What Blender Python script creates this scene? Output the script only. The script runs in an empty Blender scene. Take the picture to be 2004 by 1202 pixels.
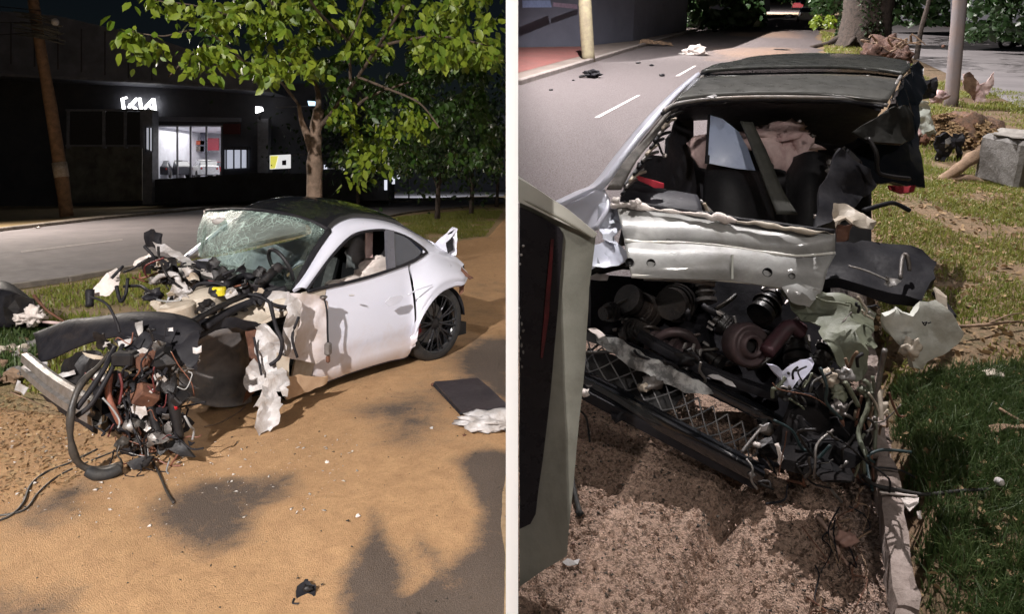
import bpy, math, random
import numpy as np
from mathutils import Vector, Matrix, noise
from mathutils.geometry import delaunay_2d_cdt

random.seed(7); np.random.seed(7)
scene = bpy.context.scene
COL = scene.collection

# ------------------------------------------------------------ camera, sky, exposure
FPX, W_PX, H_PX, HOR = 1300.0, 2004.0, 1202.0, 350.0
EYE = 1.7
cam_d = bpy.data.cameras.new('camera'); cam = bpy.data.objects.new('camera', cam_d); COL.objects.link(cam)
cam.location = (0, 0, EYE); cam.rotation_euler = (math.radians(90), 0, 0)
cam_d.sensor_width = 36; cam_d.lens = 36 * FPX / W_PX
cam_d.shift_y = -(H_PX / 2 - HOR) / W_PX
cam_d.clip_start = 0.05; cam_d.clip_end = 2000
scene.camera = cam

world = bpy.data.worlds.new('World'); scene.world = world; world.use_nodes = True
wn = world.node_tree; bg = wn.nodes['Background']
sky = wn.nodes.new('ShaderNodeTexSky'); sky.sky_type = 'NISHITA'; sky.sun_disc = False
sky.sun_elevation = math.radians(16); sky.sun_rotation = math.radians(200)
wn.links.new(sky.outputs[0], bg.inputs[0]); bg.inputs[1].default_value = 0.0015
sun_d = bpy.data.lights.new('moon', 'SUN'); sun_d.energy = 0.012; sun_d.angle = math.radians(0.5); sun_d.color = (.8, .88, 1)
sun = bpy.data.objects.new('moon', sun_d); COL.objects.link(sun)
sun.rotation_euler = (math.radians(55), 0, math.radians(-20))
scene.view_settings.view_transform = 'Standard'; scene.view_settings.look = 'None'
scene.view_settings.exposure = 0.0; scene.view_settings.gamma = 1.0
scene.view_settings.use_curve_mapping = False
scene.cycles.max_bounces = 6; scene.cycles.diffuse_bounces = 3; scene.cycles.glossy_bounces = 3
scene.cycles.transparent_max_bounces = 10; scene.cycles.sample_clamp_indirect = 4.0

P_LEFT, P_LEFT_FAR, P_RIGHT, P_RIGHT_FLOOD = 13200, 11000, 5400, 620


# ------------------------------------------------------------ frames of reference
class Frame:
    """A stretch of ground: local z = height over it. M takes local to world."""
    def __init__(s, M): s.M = M; s.I = M.inverted(); s.o = s.I @ Vector((0, 0, EYE))
    def ray(s, x, y):
        d = Vector(((x - W_PX / 2) / FPX, 1, (HOR - y) / FPX)); return s.I.to_3x3() @ d
    def g(s, x, y, z=0.0):
        d = s.ray(x, y); t = (z - s.o.z) / d.z; return s.o + d * t
    def d(s, x, y, Y):
        d = s.ray(x, y); return s.o + d * ((Y - s.o.y) / d.y)
    def w(s, x, y, Y):
        return s.o + s.ray(x, y) * Y
    def pl(s, x, y, p, n):
        d = s.ray(x, y); return s.o + d * ((p - s.o).dot(n) / d.dot(n))


L = Frame(Matrix.Identity(4))
SLOPE = math.atan(360 / FPX); HR = 2.0
R = Frame(Matrix.Translation((0, 0, EYE)) @ Matrix.Rotation(SLOPE, 4, 'X') @ Matrix.Translation((0, 0, -HR)))


# ------------------------------------------------------------ mesh helpers
class MB:
    def __init__(s): s.v = []; s.f = []
    def add(s, v, f):
        n = len(s.v); s.v += [tuple(p) for p in v]; s.f += [tuple(i + n for i in q) for q in f]; return s
    def join(s, o): return s.add(o.v, o.f)


def box(c, size, rot=None, mb=None, bev=0.0):
    mb = mb or MB(); c = Vector(c); x, y, z = [a / 2 for a in size]
    rot = rot or Matrix.Identity(3)
    if bev <= 0:
        v = [c + rot @ Vector((sx * x, sy * y, sz * z)) for sx in (-1, 1) for sy in (-1, 1) for sz in (-1, 1)]
        f = [(0, 1, 3, 2), (4, 6, 7, 5), (0, 4, 5, 1), (2, 3, 7, 6), (0, 2, 6, 4), (1, 5, 7, 3)]
        return mb.add(v, f)
    b = min(bev, x * .9, y * .9, z * .9)
    ring = []
    for zz, k in ((-z, b), (-z + b, 0), (z - b, 0), (z, b)):
        X, Y = x - k, y - k; c2 = b * .9 if k == 0 else b * .5
        ring.append([(X - c2, -Y), (X, -Y + c2), (X, Y - c2), (X - c2, Y), (-X + c2, Y), (-X, Y - c2), (-X, -Y + c2), (-X + c2, -Y)])
        ring[-1] = [c + rot @ Vector((p[0], p[1], zz)) for p in ring[-1]]
    v = sum(ring, []); f = [tuple(range(7, -1, -1)), tuple(range(24, 32))]
    for r in range(3):
        for i in range(8):
            j = (i + 1) % 8; f.append((r * 8 + i, r * 8 + j, r * 8 + 8 + j, r * 8 + 8 + i))
    return mb.add(v, f)


def catmull(pts, n=6):
    pts = [Vector(p) for p in pts]; out = []
    if len(pts) < 3 or n <= 1:
        return [pts[0].lerp(pts[-1], i / n) for i in range(n + 1)] if len(pts) == 2 and n > 1 else pts
    for i in range(len(pts) - 1):
        p0 = pts[max(i - 1, 0)]; p1 = pts[i]; p2 = pts[i + 1]; p3 = pts[min(i + 2, len(pts) - 1)]
        for k in range(n):
            t = k / n
            out.append(.5 * ((2 * p1) + (p2 - p0) * t + (2 * p0 - 5 * p1 + 4 * p2 - p3) * t * t + (3 * p1 - p0 - 3 * p2 + p3) * t ** 3))
    out.append(pts[-1]); return out


def tube(pts, r, mb=None, seg=8, smooth=4, r_end=None, wob=0.0):
    mb = mb or MB()
    pts = catmull(pts, smooth) if smooth > 1 else [Vector(p) for p in pts]
    n = len(pts); base = []
    up = Vector((0.13, 0.21, 1)).normalized()
    for i, p in enumerate(pts):
        t = (pts[min(i + 1, n - 1)] - pts[max(i - 1, 0)])
        t = t.normalized() if t.length > 1e-9 else Vector((0, 0, 1))
        a = t.cross(up)
        if a.length < .05: a = t.cross(Vector((1, 0, 0)))
        a.normalize(); b = t.cross(a)
        rr = r if r_end is None else r + (r_end - r) * i / max(n - 1, 1)
        if wob: rr *= 1 + wob * noise.noise(p * 9)
        base.append([p + (a * math.cos(2 * math.pi * k / seg) + b * math.sin(2 * math.pi * k / seg)) * rr for k in range(seg)])
    v = sum(base, []); f = []
    for i in range(n - 1):
        for k in range(seg):
            j = (k + 1) % seg; f.append((i * seg + k, i * seg + j, (i + 1) * seg + j, (i + 1) * seg + k))
    f.append(tuple(range(seg - 1, -1, -1))); f.append(tuple((n - 1) * seg + k for k in range(seg)))
    return mb.add(v, f)


def lathe(c, axis, prof, seg=32, mb=None, a0=0, a1=2 * math.pi):
    """prof: (radius, offset along axis) pairs."""
    mb = mb or MB(); c = Vector(c); axis = Vector(axis).normalized()
    a = axis.cross(Vector((0, 0, 1)))
    if a.length < .05: a = Vector((1, 0, 0))
    a.normalize(); b = axis.cross(a); full = abs(a1 - a0 - 2 * math.pi) < 1e-6
    ns = seg if full else seg + 1
    v = []
    for k in range(ns):
        t = a0 + (a1 - a0) * k / seg; d = a * math.cos(t) + b * math.sin(t)
        v += [c + d * r + axis * h for r, h in prof]
    m = len(prof); f = []
    for k in range(seg):
        j = (k + 1) % ns
        for i in range(m - 1): f.append((k * m + i, j * m + i, j * m + i + 1, k * m + i + 1))
    return mb.add(v, f)


def grid(rows, mb=None, keep=None):
    mb = mb or MB(); nr = len(rows); nc = len(rows[0]); v = [p for r in rows for p in r]; f = []
    for i in range(nr - 1):
        for j in range(nc - 1):
            if keep and not keep(i, j): continue
            f.append((i * nc + j, i * nc + j + 1, (i + 1) * nc + j + 1, (i + 1) * nc + j))
    return mb.add(v, f)


def solid(mb, t):
    """Gives a sheet a thickness t."""
    v = [Vector(p) for p in mb.v]; n = [Vector() for _ in v]
    used = set(); ed = {}
    for q in mb.f:
        k = (v[q[1]] - v[q[0]]).cross(v[q[-1]] - v[q[0]])
        if k.length > 0: k.normalize()
        for i in q: n[i] += k
        for i in range(len(q)):
            a, b = q[i], q[(i + 1) % len(q)]; ed[(a, b)] = ed.get((a, b), 0) + 1
    N = len(v)
    for i in range(N):
        if n[i].length > 0: n[i].normalize()
    out = MB(); out.v = [tuple(p) for p in v] + [tuple(v[i] - n[i] * t) for i in range(N)]
    out.f = list(mb.f) + [tuple(i + N for i in reversed(q)) for q in mb.f]
    for (a, b) in ed:
        if (b, a) not in ed: out.f.append((b, a, a + N, b + N))
    return out


def frag(pts, cell=.06, amp=.01, jag=.006, t=.003, seed=0, nscale=9.0):
    """A torn piece of sheet bounded by the 3D polygon pts: crumpled, ragged edge, real thickness."""
    rnd = random.Random(seed); P = [Vector(p) for p in pts]
    c = sum(P, Vector()) / len(P); nrm = Vector()
    for i in range(len(P)): nrm += (P[i] - c).cross(P[(i + 1) % len(P)] - c)
    nrm.normalize(); a = nrm.orthogonal().normalized(); b = nrm.cross(a)
    B = []
    for i in range(len(P)):
        p, q = P[i], P[(i + 1) % len(P)]; k = max(1, int((q - p).length / cell + .5))
        for j in range(k):
            s = p.lerp(q, j / k)
            if j: s = s + a * rnd.uniform(-jag, jag) + b * rnd.uniform(-jag, jag)
            B.append(s)
    b2 = [((p - c).dot(a), (p - c).dot(b), (p - c).dot(nrm)) for p in B]
    x0, x1 = min(p[0] for p in b2), max(p[0] for p in b2); y0, y1 = min(p[1] for p in b2), max(p[1] for p in b2)
    pts2 = [Vector((p[0], p[1])) for p in b2]; n = len(pts2)
    nx = min(40, int((x1 - x0) / cell) + 1); ny = min(40, int((y1 - y0) / cell) + 1)
    for i in range(nx):
        for j in range(ny):
            pts2.append(Vector((x0 + (i + .5 + rnd.uniform(-.25, .25)) * (x1 - x0) / nx, y0 + (j + .5 + rnd.uniform(-.25, .25)) * (y1 - y0) / ny)))
    vs, es, fs, *_ = delaunay_2d_cdt(pts2, [], [list(range(n))], 1, 1e-5)
    ax = np.array([[p[0], p[1]] for p in b2]); hz = np.array([p[2] for p in b2])
    v = []
    for p in vs:
        d2 = ((ax - np.array([p.x, p.y])) ** 2).sum(1) + 1e-7; w = d2 ** -1.5; h = float((w * hz).sum() / w.sum())
        q = c + a * p.x + b * p.y + nrm * h
        q += nrm * amp * (noise.noise(q * nscale + Vector((seed, 0, 0))) * 1.6 + .5 * noise.noise(q * nscale * 3))
        v.append(q)
    m = MB(); m.add(v, [tuple(f) for f in fs])
    return solid(m, t)


def lump(c, r, amp=.25, seed=0, sub=3, nscale=None, flat=None, rot=None):
    """A crumpled rounded solid."""
    import bmesh
    bm = bmesh.new(); bmesh.ops.create_icosphere(bm, subdivisions=sub, radius=1)
    r = Vector(r) if not isinstance(r, (int, float)) else Vector((r, r, r)); c = Vector(c)
    bm.verts.ensure_lookup_table(); v = []
    for p in bm.verts:
        d = p.co.normalized(); s = 1 + amp * 2 * noise.noise(d * (nscale or 1.7) + Vector((seed * 3.1, seed, 0))) + amp * noise.noise(d * 5 + Vector((seed, 7, 0)))
        q = Vector((d.x * r.x, d.y * r.y, d.z * r.z)) * s
        if flat is not None: q.z = max(q.z, -flat)
        v.append(c + (rot @ q if rot else q))
    f = [tuple(x.index for x in q.verts) for q in bm.faces]; bm.free()
    return MB().add(v, f)


INFO = {}


def setp(o, label=None, cat=None, group=None, kind=None):
    for k, val in (('label', label), ('category', cat), ('group', group), ('kind', kind)):
        if val: o[k] = val
    return o


def thing(name, label, cat, base, F=L, group=None):
    o = bpy.data.objects.new(name, None); COL.objects.link(o); base = Vector(base)
    o.matrix_world = F.M @ Matrix.Translation(base); o.empty_display_size = .2
    INFO[o.name] = (F, base); return setp(o, label, cat, group)


def obj(name, mb, mat, parent=None, F=L, smooth=False, label=None, cat=None, group=None, kind=None, autos=None):
    if parent is not None: F, base = INFO[parent.name]
    else:
        a = np.array(mb.v) if not isinstance(mb.v, np.ndarray) else mb.v
        base = Vector(((a[:, 0].min() + a[:, 0].max()) / 2, (a[:, 1].min() + a[:, 1].max()) / 2, a[:, 2].min()))
    me = bpy.data.meshes.new(name)
    a = np.array(mb.v, dtype=np.float64) - np.array(base)
    me.from_pydata(a.tolist() if len(a) < 300000 else a, [], mb.f); me.update()
    if smooth: me.shade_smooth()
    if autos: me.set_sharp_from_angle(angle=math.radians(autos))
    me.materials.append(mat)
    o = bpy.data.objects.new(name, me); COL.objects.link(o)
    if parent is not None: o.parent = parent
    else: o.matrix_world = F.M @ Matrix.Translation(base)
    INFO[o.name] = (F, base)
    return setp(o, label, cat, group, kind)


def fast(name, V, Fc, mat, F=L, parent=None, **kw):
    """Large mesh from numpy arrays (faces all of one size)."""
    if parent is not None: F, base = INFO[parent.name]
    else: base = Vector((0, 0, 0))
    V = V - np.array(base); me = bpy.data.meshes.new(name); k = Fc.shape[1]
    me.vertices.add(len(V)); me.vertices.foreach_set('co', V.astype(np.float32).ravel())
    me.loops.add(Fc.size); me.loops.foreach_set('vertex_index', Fc.astype(np.int32).ravel())
    me.polygons.add(len(Fc)); me.polygons.foreach_set('loop_start', np.arange(0, Fc.size, k, dtype=np.int32))
    me.update(calc_edges=True); me.materials.append(mat)
    o = bpy.data.objects.new(name, me); COL.objects.link(o)
    if parent is not None: o.parent = parent
    else: o.matrix_world = F.M.copy()
    INFO[o.name] = (F, base); return setp(o, **kw)


# ------------------------------------------------------------ numpy noise and polygons
_RT = np.random.RandomState(3).rand(512, 512)


def vn(x, y, s=0):
    x = np.asarray(x) + s * 17.3; y = np.asarray(y) + s * 9.1
    xi = np.floor(x).astype(int); yi = np.floor(y).astype(int); u = x - xi; v = y - yi
    u = u * u * (3 - 2 * u); v = v * v * (3 - 2 * v); g = lambda a, b: _RT[a % 512, b % 512]
    return (g(xi, yi) * (1 - u) + g(xi + 1, yi) * u) * (1 - v) + (g(xi, yi + 1) * (1 - u) + g(xi + 1, yi + 1) * u) * v


def fbm(x, y, o=4, s=0):
    t = 0; a = .5; n = 0
    for i in range(o): t = t + a * vn(x * 2 ** i, y * 2 ** i, s + i); n += a; a *= .5
    return t / n


def sdpoly(x, y, P):
    """Signed distance to a polygon, positive inside."""
    P = np.array([(p[0], p[1]) for p in P]); best = np.full(x.shape, 1e9); ins = np.zeros(x.shape, bool)
    for i in range(len(P)):
        ax, ay = P[i]; bx, by = P[(i + 1) % len(P)]; ex, ey = bx - ax, by - ay
        t = np.clip(((x - ax) * ex + (y - ay) * ey) / (ex * ex + ey * ey + 1e-12), 0, 1)
        best = np.minimum(best, np.hypot(x - ax - t * ex, y - ay - t * ey))
        c = ((ay > y) != (by > y)) & (x < (bx - ax) * (y - ay) / ((by - ay) if by != ay else 1e-12) + ax); ins ^= c
    return np.where(ins, best, -best)


# ------------------------------------------------------------ materials
def newmat(name):
    m = bpy.data.materials.new(name); m.use_nodes = True; nt = m.node_tree; b = nt.nodes['Principled BSDF']; return m, nt, b


def nd(nt, typ, **kw):
    n = nt.nodes.new(typ)
    for k, v in kw.items():
        if isinstance(k, str) and k.startswith('i_'): n.inputs[k[2:]].default_value = v
        else: setattr(n, k, v)
    return n


def noise_node(nt, scale, detail=6, rough=.6, coord='Object', dist=0.0):
    tc = nd(nt, 'ShaderNodeTexCoord'); n = nd(nt, 'ShaderNodeTexNoise')
    n.inputs['Scale'].default_value = scale; n.inputs['Detail'].default_value = detail
    n.inputs['Roughness'].default_value = rough; n.inputs['Distortion'].default_value = dist
    nt.links.new(tc.outputs[coord], n.inputs['Vector']); return n


def ramp(nt, src, a, b, lo=0.0, hi=1.0):
    m = nd(nt, 'ShaderNodeMapRange'); m.inputs[1].default_value = a; m.inputs[2].default_value = b
    m.inputs[3].default_value = lo; m.inputs[4].default_value = hi; nt.links.new(src, m.inputs[0]); return m.outputs[0]


def mix(nt, fac, a, b):
    m = nd(nt, 'ShaderNodeMix', data_type='RGBA')
    if hasattr(fac, 'node'): nt.links.new(fac, m.inputs[0])
    else: m.inputs[0].default_value = fac
    for s, i in ((a, 6), (b, 7)):
        if hasattr(s, 'node'): nt.links.new(s, m.inputs[i])
        else: m.inputs[i].default_value = (*s, 1)
    return m.outputs[2]


def math_(nt, op, a, b=0.0):
    m = nd(nt, 'ShaderNodeMath', operation=op)
    for s, i in ((a, 0), (b, 1)):
        if hasattr(s, 'node'): nt.links.new(s, m.inputs[i])
        else: m.inputs[i].default_value = s
    return m.outputs[0]


def bump(nt, b, src, strength=.4, dist=.01):
    n = nd(nt, 'ShaderNodeBump'); n.inputs['Strength'].default_value = strength; n.inputs['Distance'].default_value = dist
    nt.links.new(src, n.inputs['Height']); nt.links.new(n.outputs[0], b.inputs['Normal'])


_M = {}


def pbr(name, c1, c2=None, rough=.6, metal=0.0, scale=8.0, lo=.35, hi=.65, bs=None, bd=.01, bst=.4, coat=0.0, dirt=None, spec=None, rvar=.12):
    """General worn surface: two colours broken up by noise, varied gloss, fine relief, optional dirt."""
    if name in _M: return _M[name]
    m, nt, b = newmat(name)
    n = noise_node(nt, scale, 8, .65, dist=.3); c2 = c2 or tuple(x * .75 for x in c1)
    col = mix(nt, ramp(nt, n.outputs[0], lo, hi), c1, c2)
    n2 = noise_node(nt, scale * 5, 5, .7)
    if dirt:
        dc, dlo, dhi, amt = dirt
        n3 = noise_node(nt, 3.1, 9, .72, dist=.8)
        col = mix(nt, ramp(nt, n3.outputs[0], dlo, dhi, 0, amt), col, dc)
    nt.links.new(col, b.inputs['Base Color'])
    nt.links.new(ramp(nt, n2.outputs[0], .3, .7, max(0, rough - rvar), min(1, rough + rvar)), b.inputs['Roughness'])
    b.inputs['Metallic'].default_value = metal; b.inputs['Coat Weight'].default_value = coat
    if coat: b.inputs['Coat Roughness'].default_value = .06
    if spec is not None: b.inputs['Specular IOR Level'].default_value = spec
    if bs: bump(nt, b, noise_node(nt, bs, 8, .7).outputs[0], bst, bd)
    _M[name] = m; return m


def paint_mat():
    m, nt, b = newmat('white_paint')
    tc = nd(nt, 'ShaderNodeTexCoord'); sp = nd(nt, 'ShaderNodeSeparateXYZ'); nt.links.new(tc.outputs['Object'], sp.inputs[0])
    n = noise_node(nt, 4, 9, .7, dist=.6); n2 = noise_node(nt, 40, 6, .7)
    # road dirt thrown up on the sill, fading with a noisy edge above it; fine dust everywhere
    h = math_(nt, 'ADD', math_(nt, 'MULTIPLY', sp.outputs[2], -2.6), math_(nt, 'MULTIPLY', n.outputs[0], 1.5))
    d = ramp(nt, h, -.35, .75, 0, .75)
    dust = ramp(nt, n2.outputs[0], .45, .8, 0, .12)
    col = mix(nt, dust, (.60, .61, .70), (.50, .49, .52))
    col = mix(nt, d, col, (.46, .31, .19))
    nt.links.new(col, b.inputs['Base Color'])
    nt.links.new(ramp(nt, n.outputs[0], .3, .7, .25, .5), b.inputs['Roughness'])
    b.inputs['Coat Weight'].default_value = .6; b.inputs['Coat Roughness'].default_value = .12
    bump(nt, b, noise_node(nt, 1.2, 2, .5).outputs[0], .15, .02)
    return m


def emit(name, c, s):
    m, nt, b = newmat(name); b.inputs['Base Color'].default_value = (*c, 1)
    b.inputs['Emission Color'].default_value = (*c, 1); b.inputs['Emission Strength'].default_value = s; return m


def leaf_mat(name, c1, c2, trans=.35, rough=.45):
    m, nt, b = newmat(name); g = nd(nt, 'ShaderNodeNewGeometry')
    n = noise_node(nt, .9, 3, .5)
    f = math_(nt, 'ADD', math_(nt, 'MULTIPLY', g.outputs['Random Per Island'], .6), math_(nt, 'MULTIPLY', n.outputs[0], .4))
    col = mix(nt, f, c1, c2); nt.links.new(col, b.inputs['Base Color']); b.inputs['Roughness'].default_value = rough
    t = nd(nt, 'ShaderNodeBsdfTranslucent'); nt.links.new(col, t.inputs[0]); mx = nd(nt, 'ShaderNodeMixShader')
    mx.inputs[0].default_value = trans; nt.links.new(b.outputs[0], mx.inputs[1]); nt.links.new(t.outputs[0], mx.inputs[2])
    nt.links.new(mx.outputs[0], nt.nodes['Material Output'].inputs[0]); return m


def glass_mat(name, tint=(.02, .025, .04), rough=.05):
    m, nt, b = newmat(name); b.inputs['Base Color'].default_value = (*tint, 1); b.inputs['Roughness'].default_value = rough
    b.inputs['Coat Weight'].default_value = 1; b.inputs['Specular IOR Level'].default_value = .8; return m


def shattered_mat():
    """Laminated windscreen: clear where intact, whitened along a web of cracks."""
    m, nt, b = newmat('shattered_glass'); tc = nd(nt, 'ShaderNodeTexCoord')
    cracks = None
    warp = nd(nt, 'ShaderNodeTexNoise'); warp.inputs['Scale'].default_value = 3.0; nt.links.new(tc.outputs['Object'], warp.inputs[0])
    vm = nd(nt, 'ShaderNodeVectorMath', operation='SCALE'); vm.inputs['Scale'].default_value = .25; nt.links.new(warp.outputs[1], vm.inputs[0])
    va = nd(nt, 'ShaderNodeVectorMath', operation='ADD'); nt.links.new(tc.outputs['Object'], va.inputs[0]); nt.links.new(vm.outputs[0], va.inputs[1])
    for sc, wd, amt in ((9, .035, .9), (24, .07, .7), (55, .12, .5)):
        v = nd(nt, 'ShaderNodeTexVoronoi', feature='DISTANCE_TO_EDGE'); v.inputs['Scale'].default_value = sc
        nt.links.new(va.outputs[0], v.inputs['Vector']); r = ramp(nt, v.outputs['Distance'], 0, wd, amt, 0)
        cracks = r if cracks is None else math_(nt, 'MAXIMUM', cracks, r)
    at = nd(nt, 'ShaderNodeAttribute', attribute_name='crack')
    n = noise_node(nt, 5, 7, .7, dist=1.2)
    dens = math_(nt, 'MULTIPLY', at.outputs['Fac'], ramp(nt, n.outputs[0], .32, .62, .25, 1.0))
    haze = math_(nt, 'MULTIPLY', dens, .20)
    fac = math_(nt, 'MINIMUM', math_(nt, 'ADD', math_(nt, 'MULTIPLY', cracks, dens), haze), .96)
    b.inputs['Base Color'].default_value = (.42, .55, .50, 1); b.inputs['Roughness'].default_value = .35
    gl = nd(nt, 'ShaderNodeBsdfGlossy'); gl.inputs['Roughness'].default_value = .06; gl.inputs[0].default_value = (.8, .95, .9, 1)
    tr = nd(nt, 'ShaderNodeBsdfTransparent'); tr.inputs[0].default_value = (.82, .93, .88, 1)
    m1 = nd(nt, 'ShaderNodeMixShader'); m1.inputs[0].default_value = .08; nt.links.new(tr.outputs[0], m1.inputs[1]); nt.links.new(gl.outputs[0], m1.inputs[2])
    m2 = nd(nt, 'ShaderNodeMixShader'); nt.links.new(fac, m2.inputs[0]); nt.links.new(m1.outputs[0], m2.inputs[1]); nt.links.new(b.outputs[0], m2.inputs[2])
    nt.links.new(m2.outputs[0], nt.nodes['Material Output'].inputs[0]); return m


PAINT = paint_mat()
PDUST = pbr('dusty_paint', (.62, .58, .60), (.46, .38, .33), .5, scale=4, bs=9, bd=.012, bst=.5, dirt=((.42, .30, .20), .5, .75, .6))
CREAM = pbr('cream_primer', (.52, .46, .38), (.36, .31, .25), .5, scale=5, bs=18, bd=.01, bst=.5, dirt=((.30, .20, .12), .48, .72, .8))
WHITEP = pbr('white_plastic', (.54, .53, .54), (.33, .30, .28), .45, scale=7, bs=16, bd=.012, bst=.6, dirt=((.20, .15, .11), .48, .66, .75))
BLACKP = pbr('black_plastic', (.009, .009, .012), (.02, .019, .022), .6, scale=9, bs=60, bd=.003, bst=.35, spec=.2, dirt=((.09, .065, .045), .55, .8, .35))
BLACKM = pbr('black_metal', (.008, .008, .010), (.022, .019, .018), .5, .2, spec=.35, scale=12, bs=30, bd=.006, bst=.5)
GLOSSK = pbr('gloss_black', (.008, .009, .011), (.014, .014, .016), .14, scale=6, coat=.7, rvar=.05, dirt=((.14, .13, .09), .55, .85, .35))
RUBBER = pbr('rubber', (.014, .014, .015), (.03, .027, .024), .75, scale=20, bs=50, bd=.003, bst=.4)
HOSEM = pbr('hose_rubber', (.02, .02, .021), (.06, .05, .04), .5, scale=14, bs=40, bd=.003, bst=.4)
ALU = pbr('aluminium', (.34, .33, .325), (.20, .185, .17), .48, .6, scale=10, bs=25, bd=.005, bst=.4, dirt=((.2, .13, .08), .5, .75, .6))
STEEL = pbr('dirty_steel', (.30, .29, .28), (.12, .10, .09), .5, .7, scale=12, bs=22, bd=.006, bst=.5)
LINER = pbr('liner_grey', (.17, .155, .15), (.075, .07, .07), .6, scale=6, bs=24, bd=.006, bst=.5, dirt=((.33, .24, .15), .5, .75, .7))
CLOTH = pbr('airbag_cloth', (.74, .68, .64), (.62, .54, .50), .85, scale=9, bs=14, bd=.02, bst=.7)
PINKCLOTH = pbr('pink_airbag', (.72, .56, .53), (.46, .30, .29), .85, scale=6, bs=12, bd=.02, bst=.8)
LEATHER = pbr('leather', (.007, .007, .009), (.013, .012, .014), .6, scale=10, bs=70, bd=.002, bst=.4)
YELLOW = pbr('yellow_plastic', (.65, .55, .02), (.5, .4, .02), .4, scale=10)
REDP = pbr('red_paint', (.42, .015, .02), (.25, .01, .015), .4, scale=10)
RUST = pbr('rust', (.16, .07, .04), (.07, .03, .02), .8, scale=14, bs=30, bd=.006)
WOODP = pbr('pole_wood', (.26, .15, .085), (.13, .08, .05), .85, scale=5, bs=30, bd=.01, bst=.6)
BARK = pbr('bark', (.26, .18, .13), (.12, .085, .06), .9, scale=9, bs=16, bd=.03, bst=.8)
DBARK = pbr('dark_bark', (.075, .055, .045), (.03, .024, .02), .95, scale=7, bs=10, bd=.06, bst=1)
CONC = pbr('concrete', (.30, .28, .255), (.17, .155, .14), .9, scale=6, bs=40, bd=.008, bst=.6)
KERB = pbr('kerb_stone', (.40, .33, .30), (.20, .155, .135), .9, scale=14, bs=45, bd=.012, bst=.8, dirt=((.12, .09, .07), .45, .7, .7))
STONE = pbr('stone', (.24, .23, .22), (.12, .11, .10), .9, scale=5, bs=20, bd=.03, bst=.7)
DARKWALL = pbr('dark_facade', (.05, .052, .066), (.075, .075, .088), .7, scale=.7, bs=4, bd=.02)
CANOPYM = pbr('canopy_sheet', (.20, .205, .24), (.12, .12, .15), .6, scale=.8, bs=6, bd=.02)
PLASTER = pbr('plaster', (.20, .19, .165), (.09, .085, .07), .9, scale=1.3, bs=12, bd=.02)
GREYPOST = pbr('grey_post', (.24, .24, .27), (.15, .15, .17), .6, scale=3)
SHOWWHITE = pbr('showroom_white', (.72, .74, .80), (.6, .6, .66), .5, scale=2)
DIVIDER_WHITE = pbr("divider_white", (.90, .90, .90), (.88, .88, .88), .7, scale=2, bs=30, bd=.001, bst=.2)
LINEL = pbr('dark_marking', (.34, .31, .30), (.17, .15, .15), .85, scale=9, bs=60, bd=.003)  # darker copy of the road marking, used on the left
LINEW = pbr('road_marking', (.72, .69, .67), (.50, .47, .46), .8, scale=14, bs=60, bd=.003)
OLIVE = pbr('olive_panel', (.25, .25, .215), (.16, .16, .135), .4, scale=3, coat=.3, bs=10, bd=.01, bst=.4, dirt=((.07, .06, .045), .5, .8, .6))
DRYW = pbr('dry_wood', (.30, .20, .13), (.13, .085, .055), .9, scale=9, bs=14, bd=.02, bst=.8)
GLASSD = glass_mat('dark_glass'); SHATTER = shattered_mat()
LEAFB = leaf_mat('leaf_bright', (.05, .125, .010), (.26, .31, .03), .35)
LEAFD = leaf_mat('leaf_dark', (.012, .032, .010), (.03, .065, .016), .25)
GRASSM = leaf_mat('grass_blade', (.10, .17, .02), (.33, .30, .08), .35)
GRASSR = leaf_mat('grass_blade_deep', (.03, .075, .018), (.11, .14, .05), .3)
DRYL = leaf_mat('dry_leaf', (.20, .12, .06), (.36, .25, .13), .15, .8)
CHIPM = leaf_mat('light_chip', (.50, .44, .38), (.72, .70, .68), .0, .6)
DARKCHIP = leaf_mat('dark_chip', (.02, .018, .016), (.10, .08, .06), .0, .7)


# ============================================================ SETTING
def soil_mat(name, a, b, c, bare_dark=False):
    m, nt, bs = newmat(name); n = noise_node(nt, 1.6, 10, .7, dist=.4); n2 = noise_node(nt, 26, 8, .75)
    col = mix(nt, ramp(nt, n.outputs[0], .38, .62), a, b); col = mix(nt, ramp(nt, n2.outputs[0], .4, .7), col, c)
    nt.links.new(col, bs.inputs['Base Color']); bs.inputs['Roughness'].default_value = .95
    bump(nt, bs, n2.outputs[0], .8, .03); return m


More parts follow.
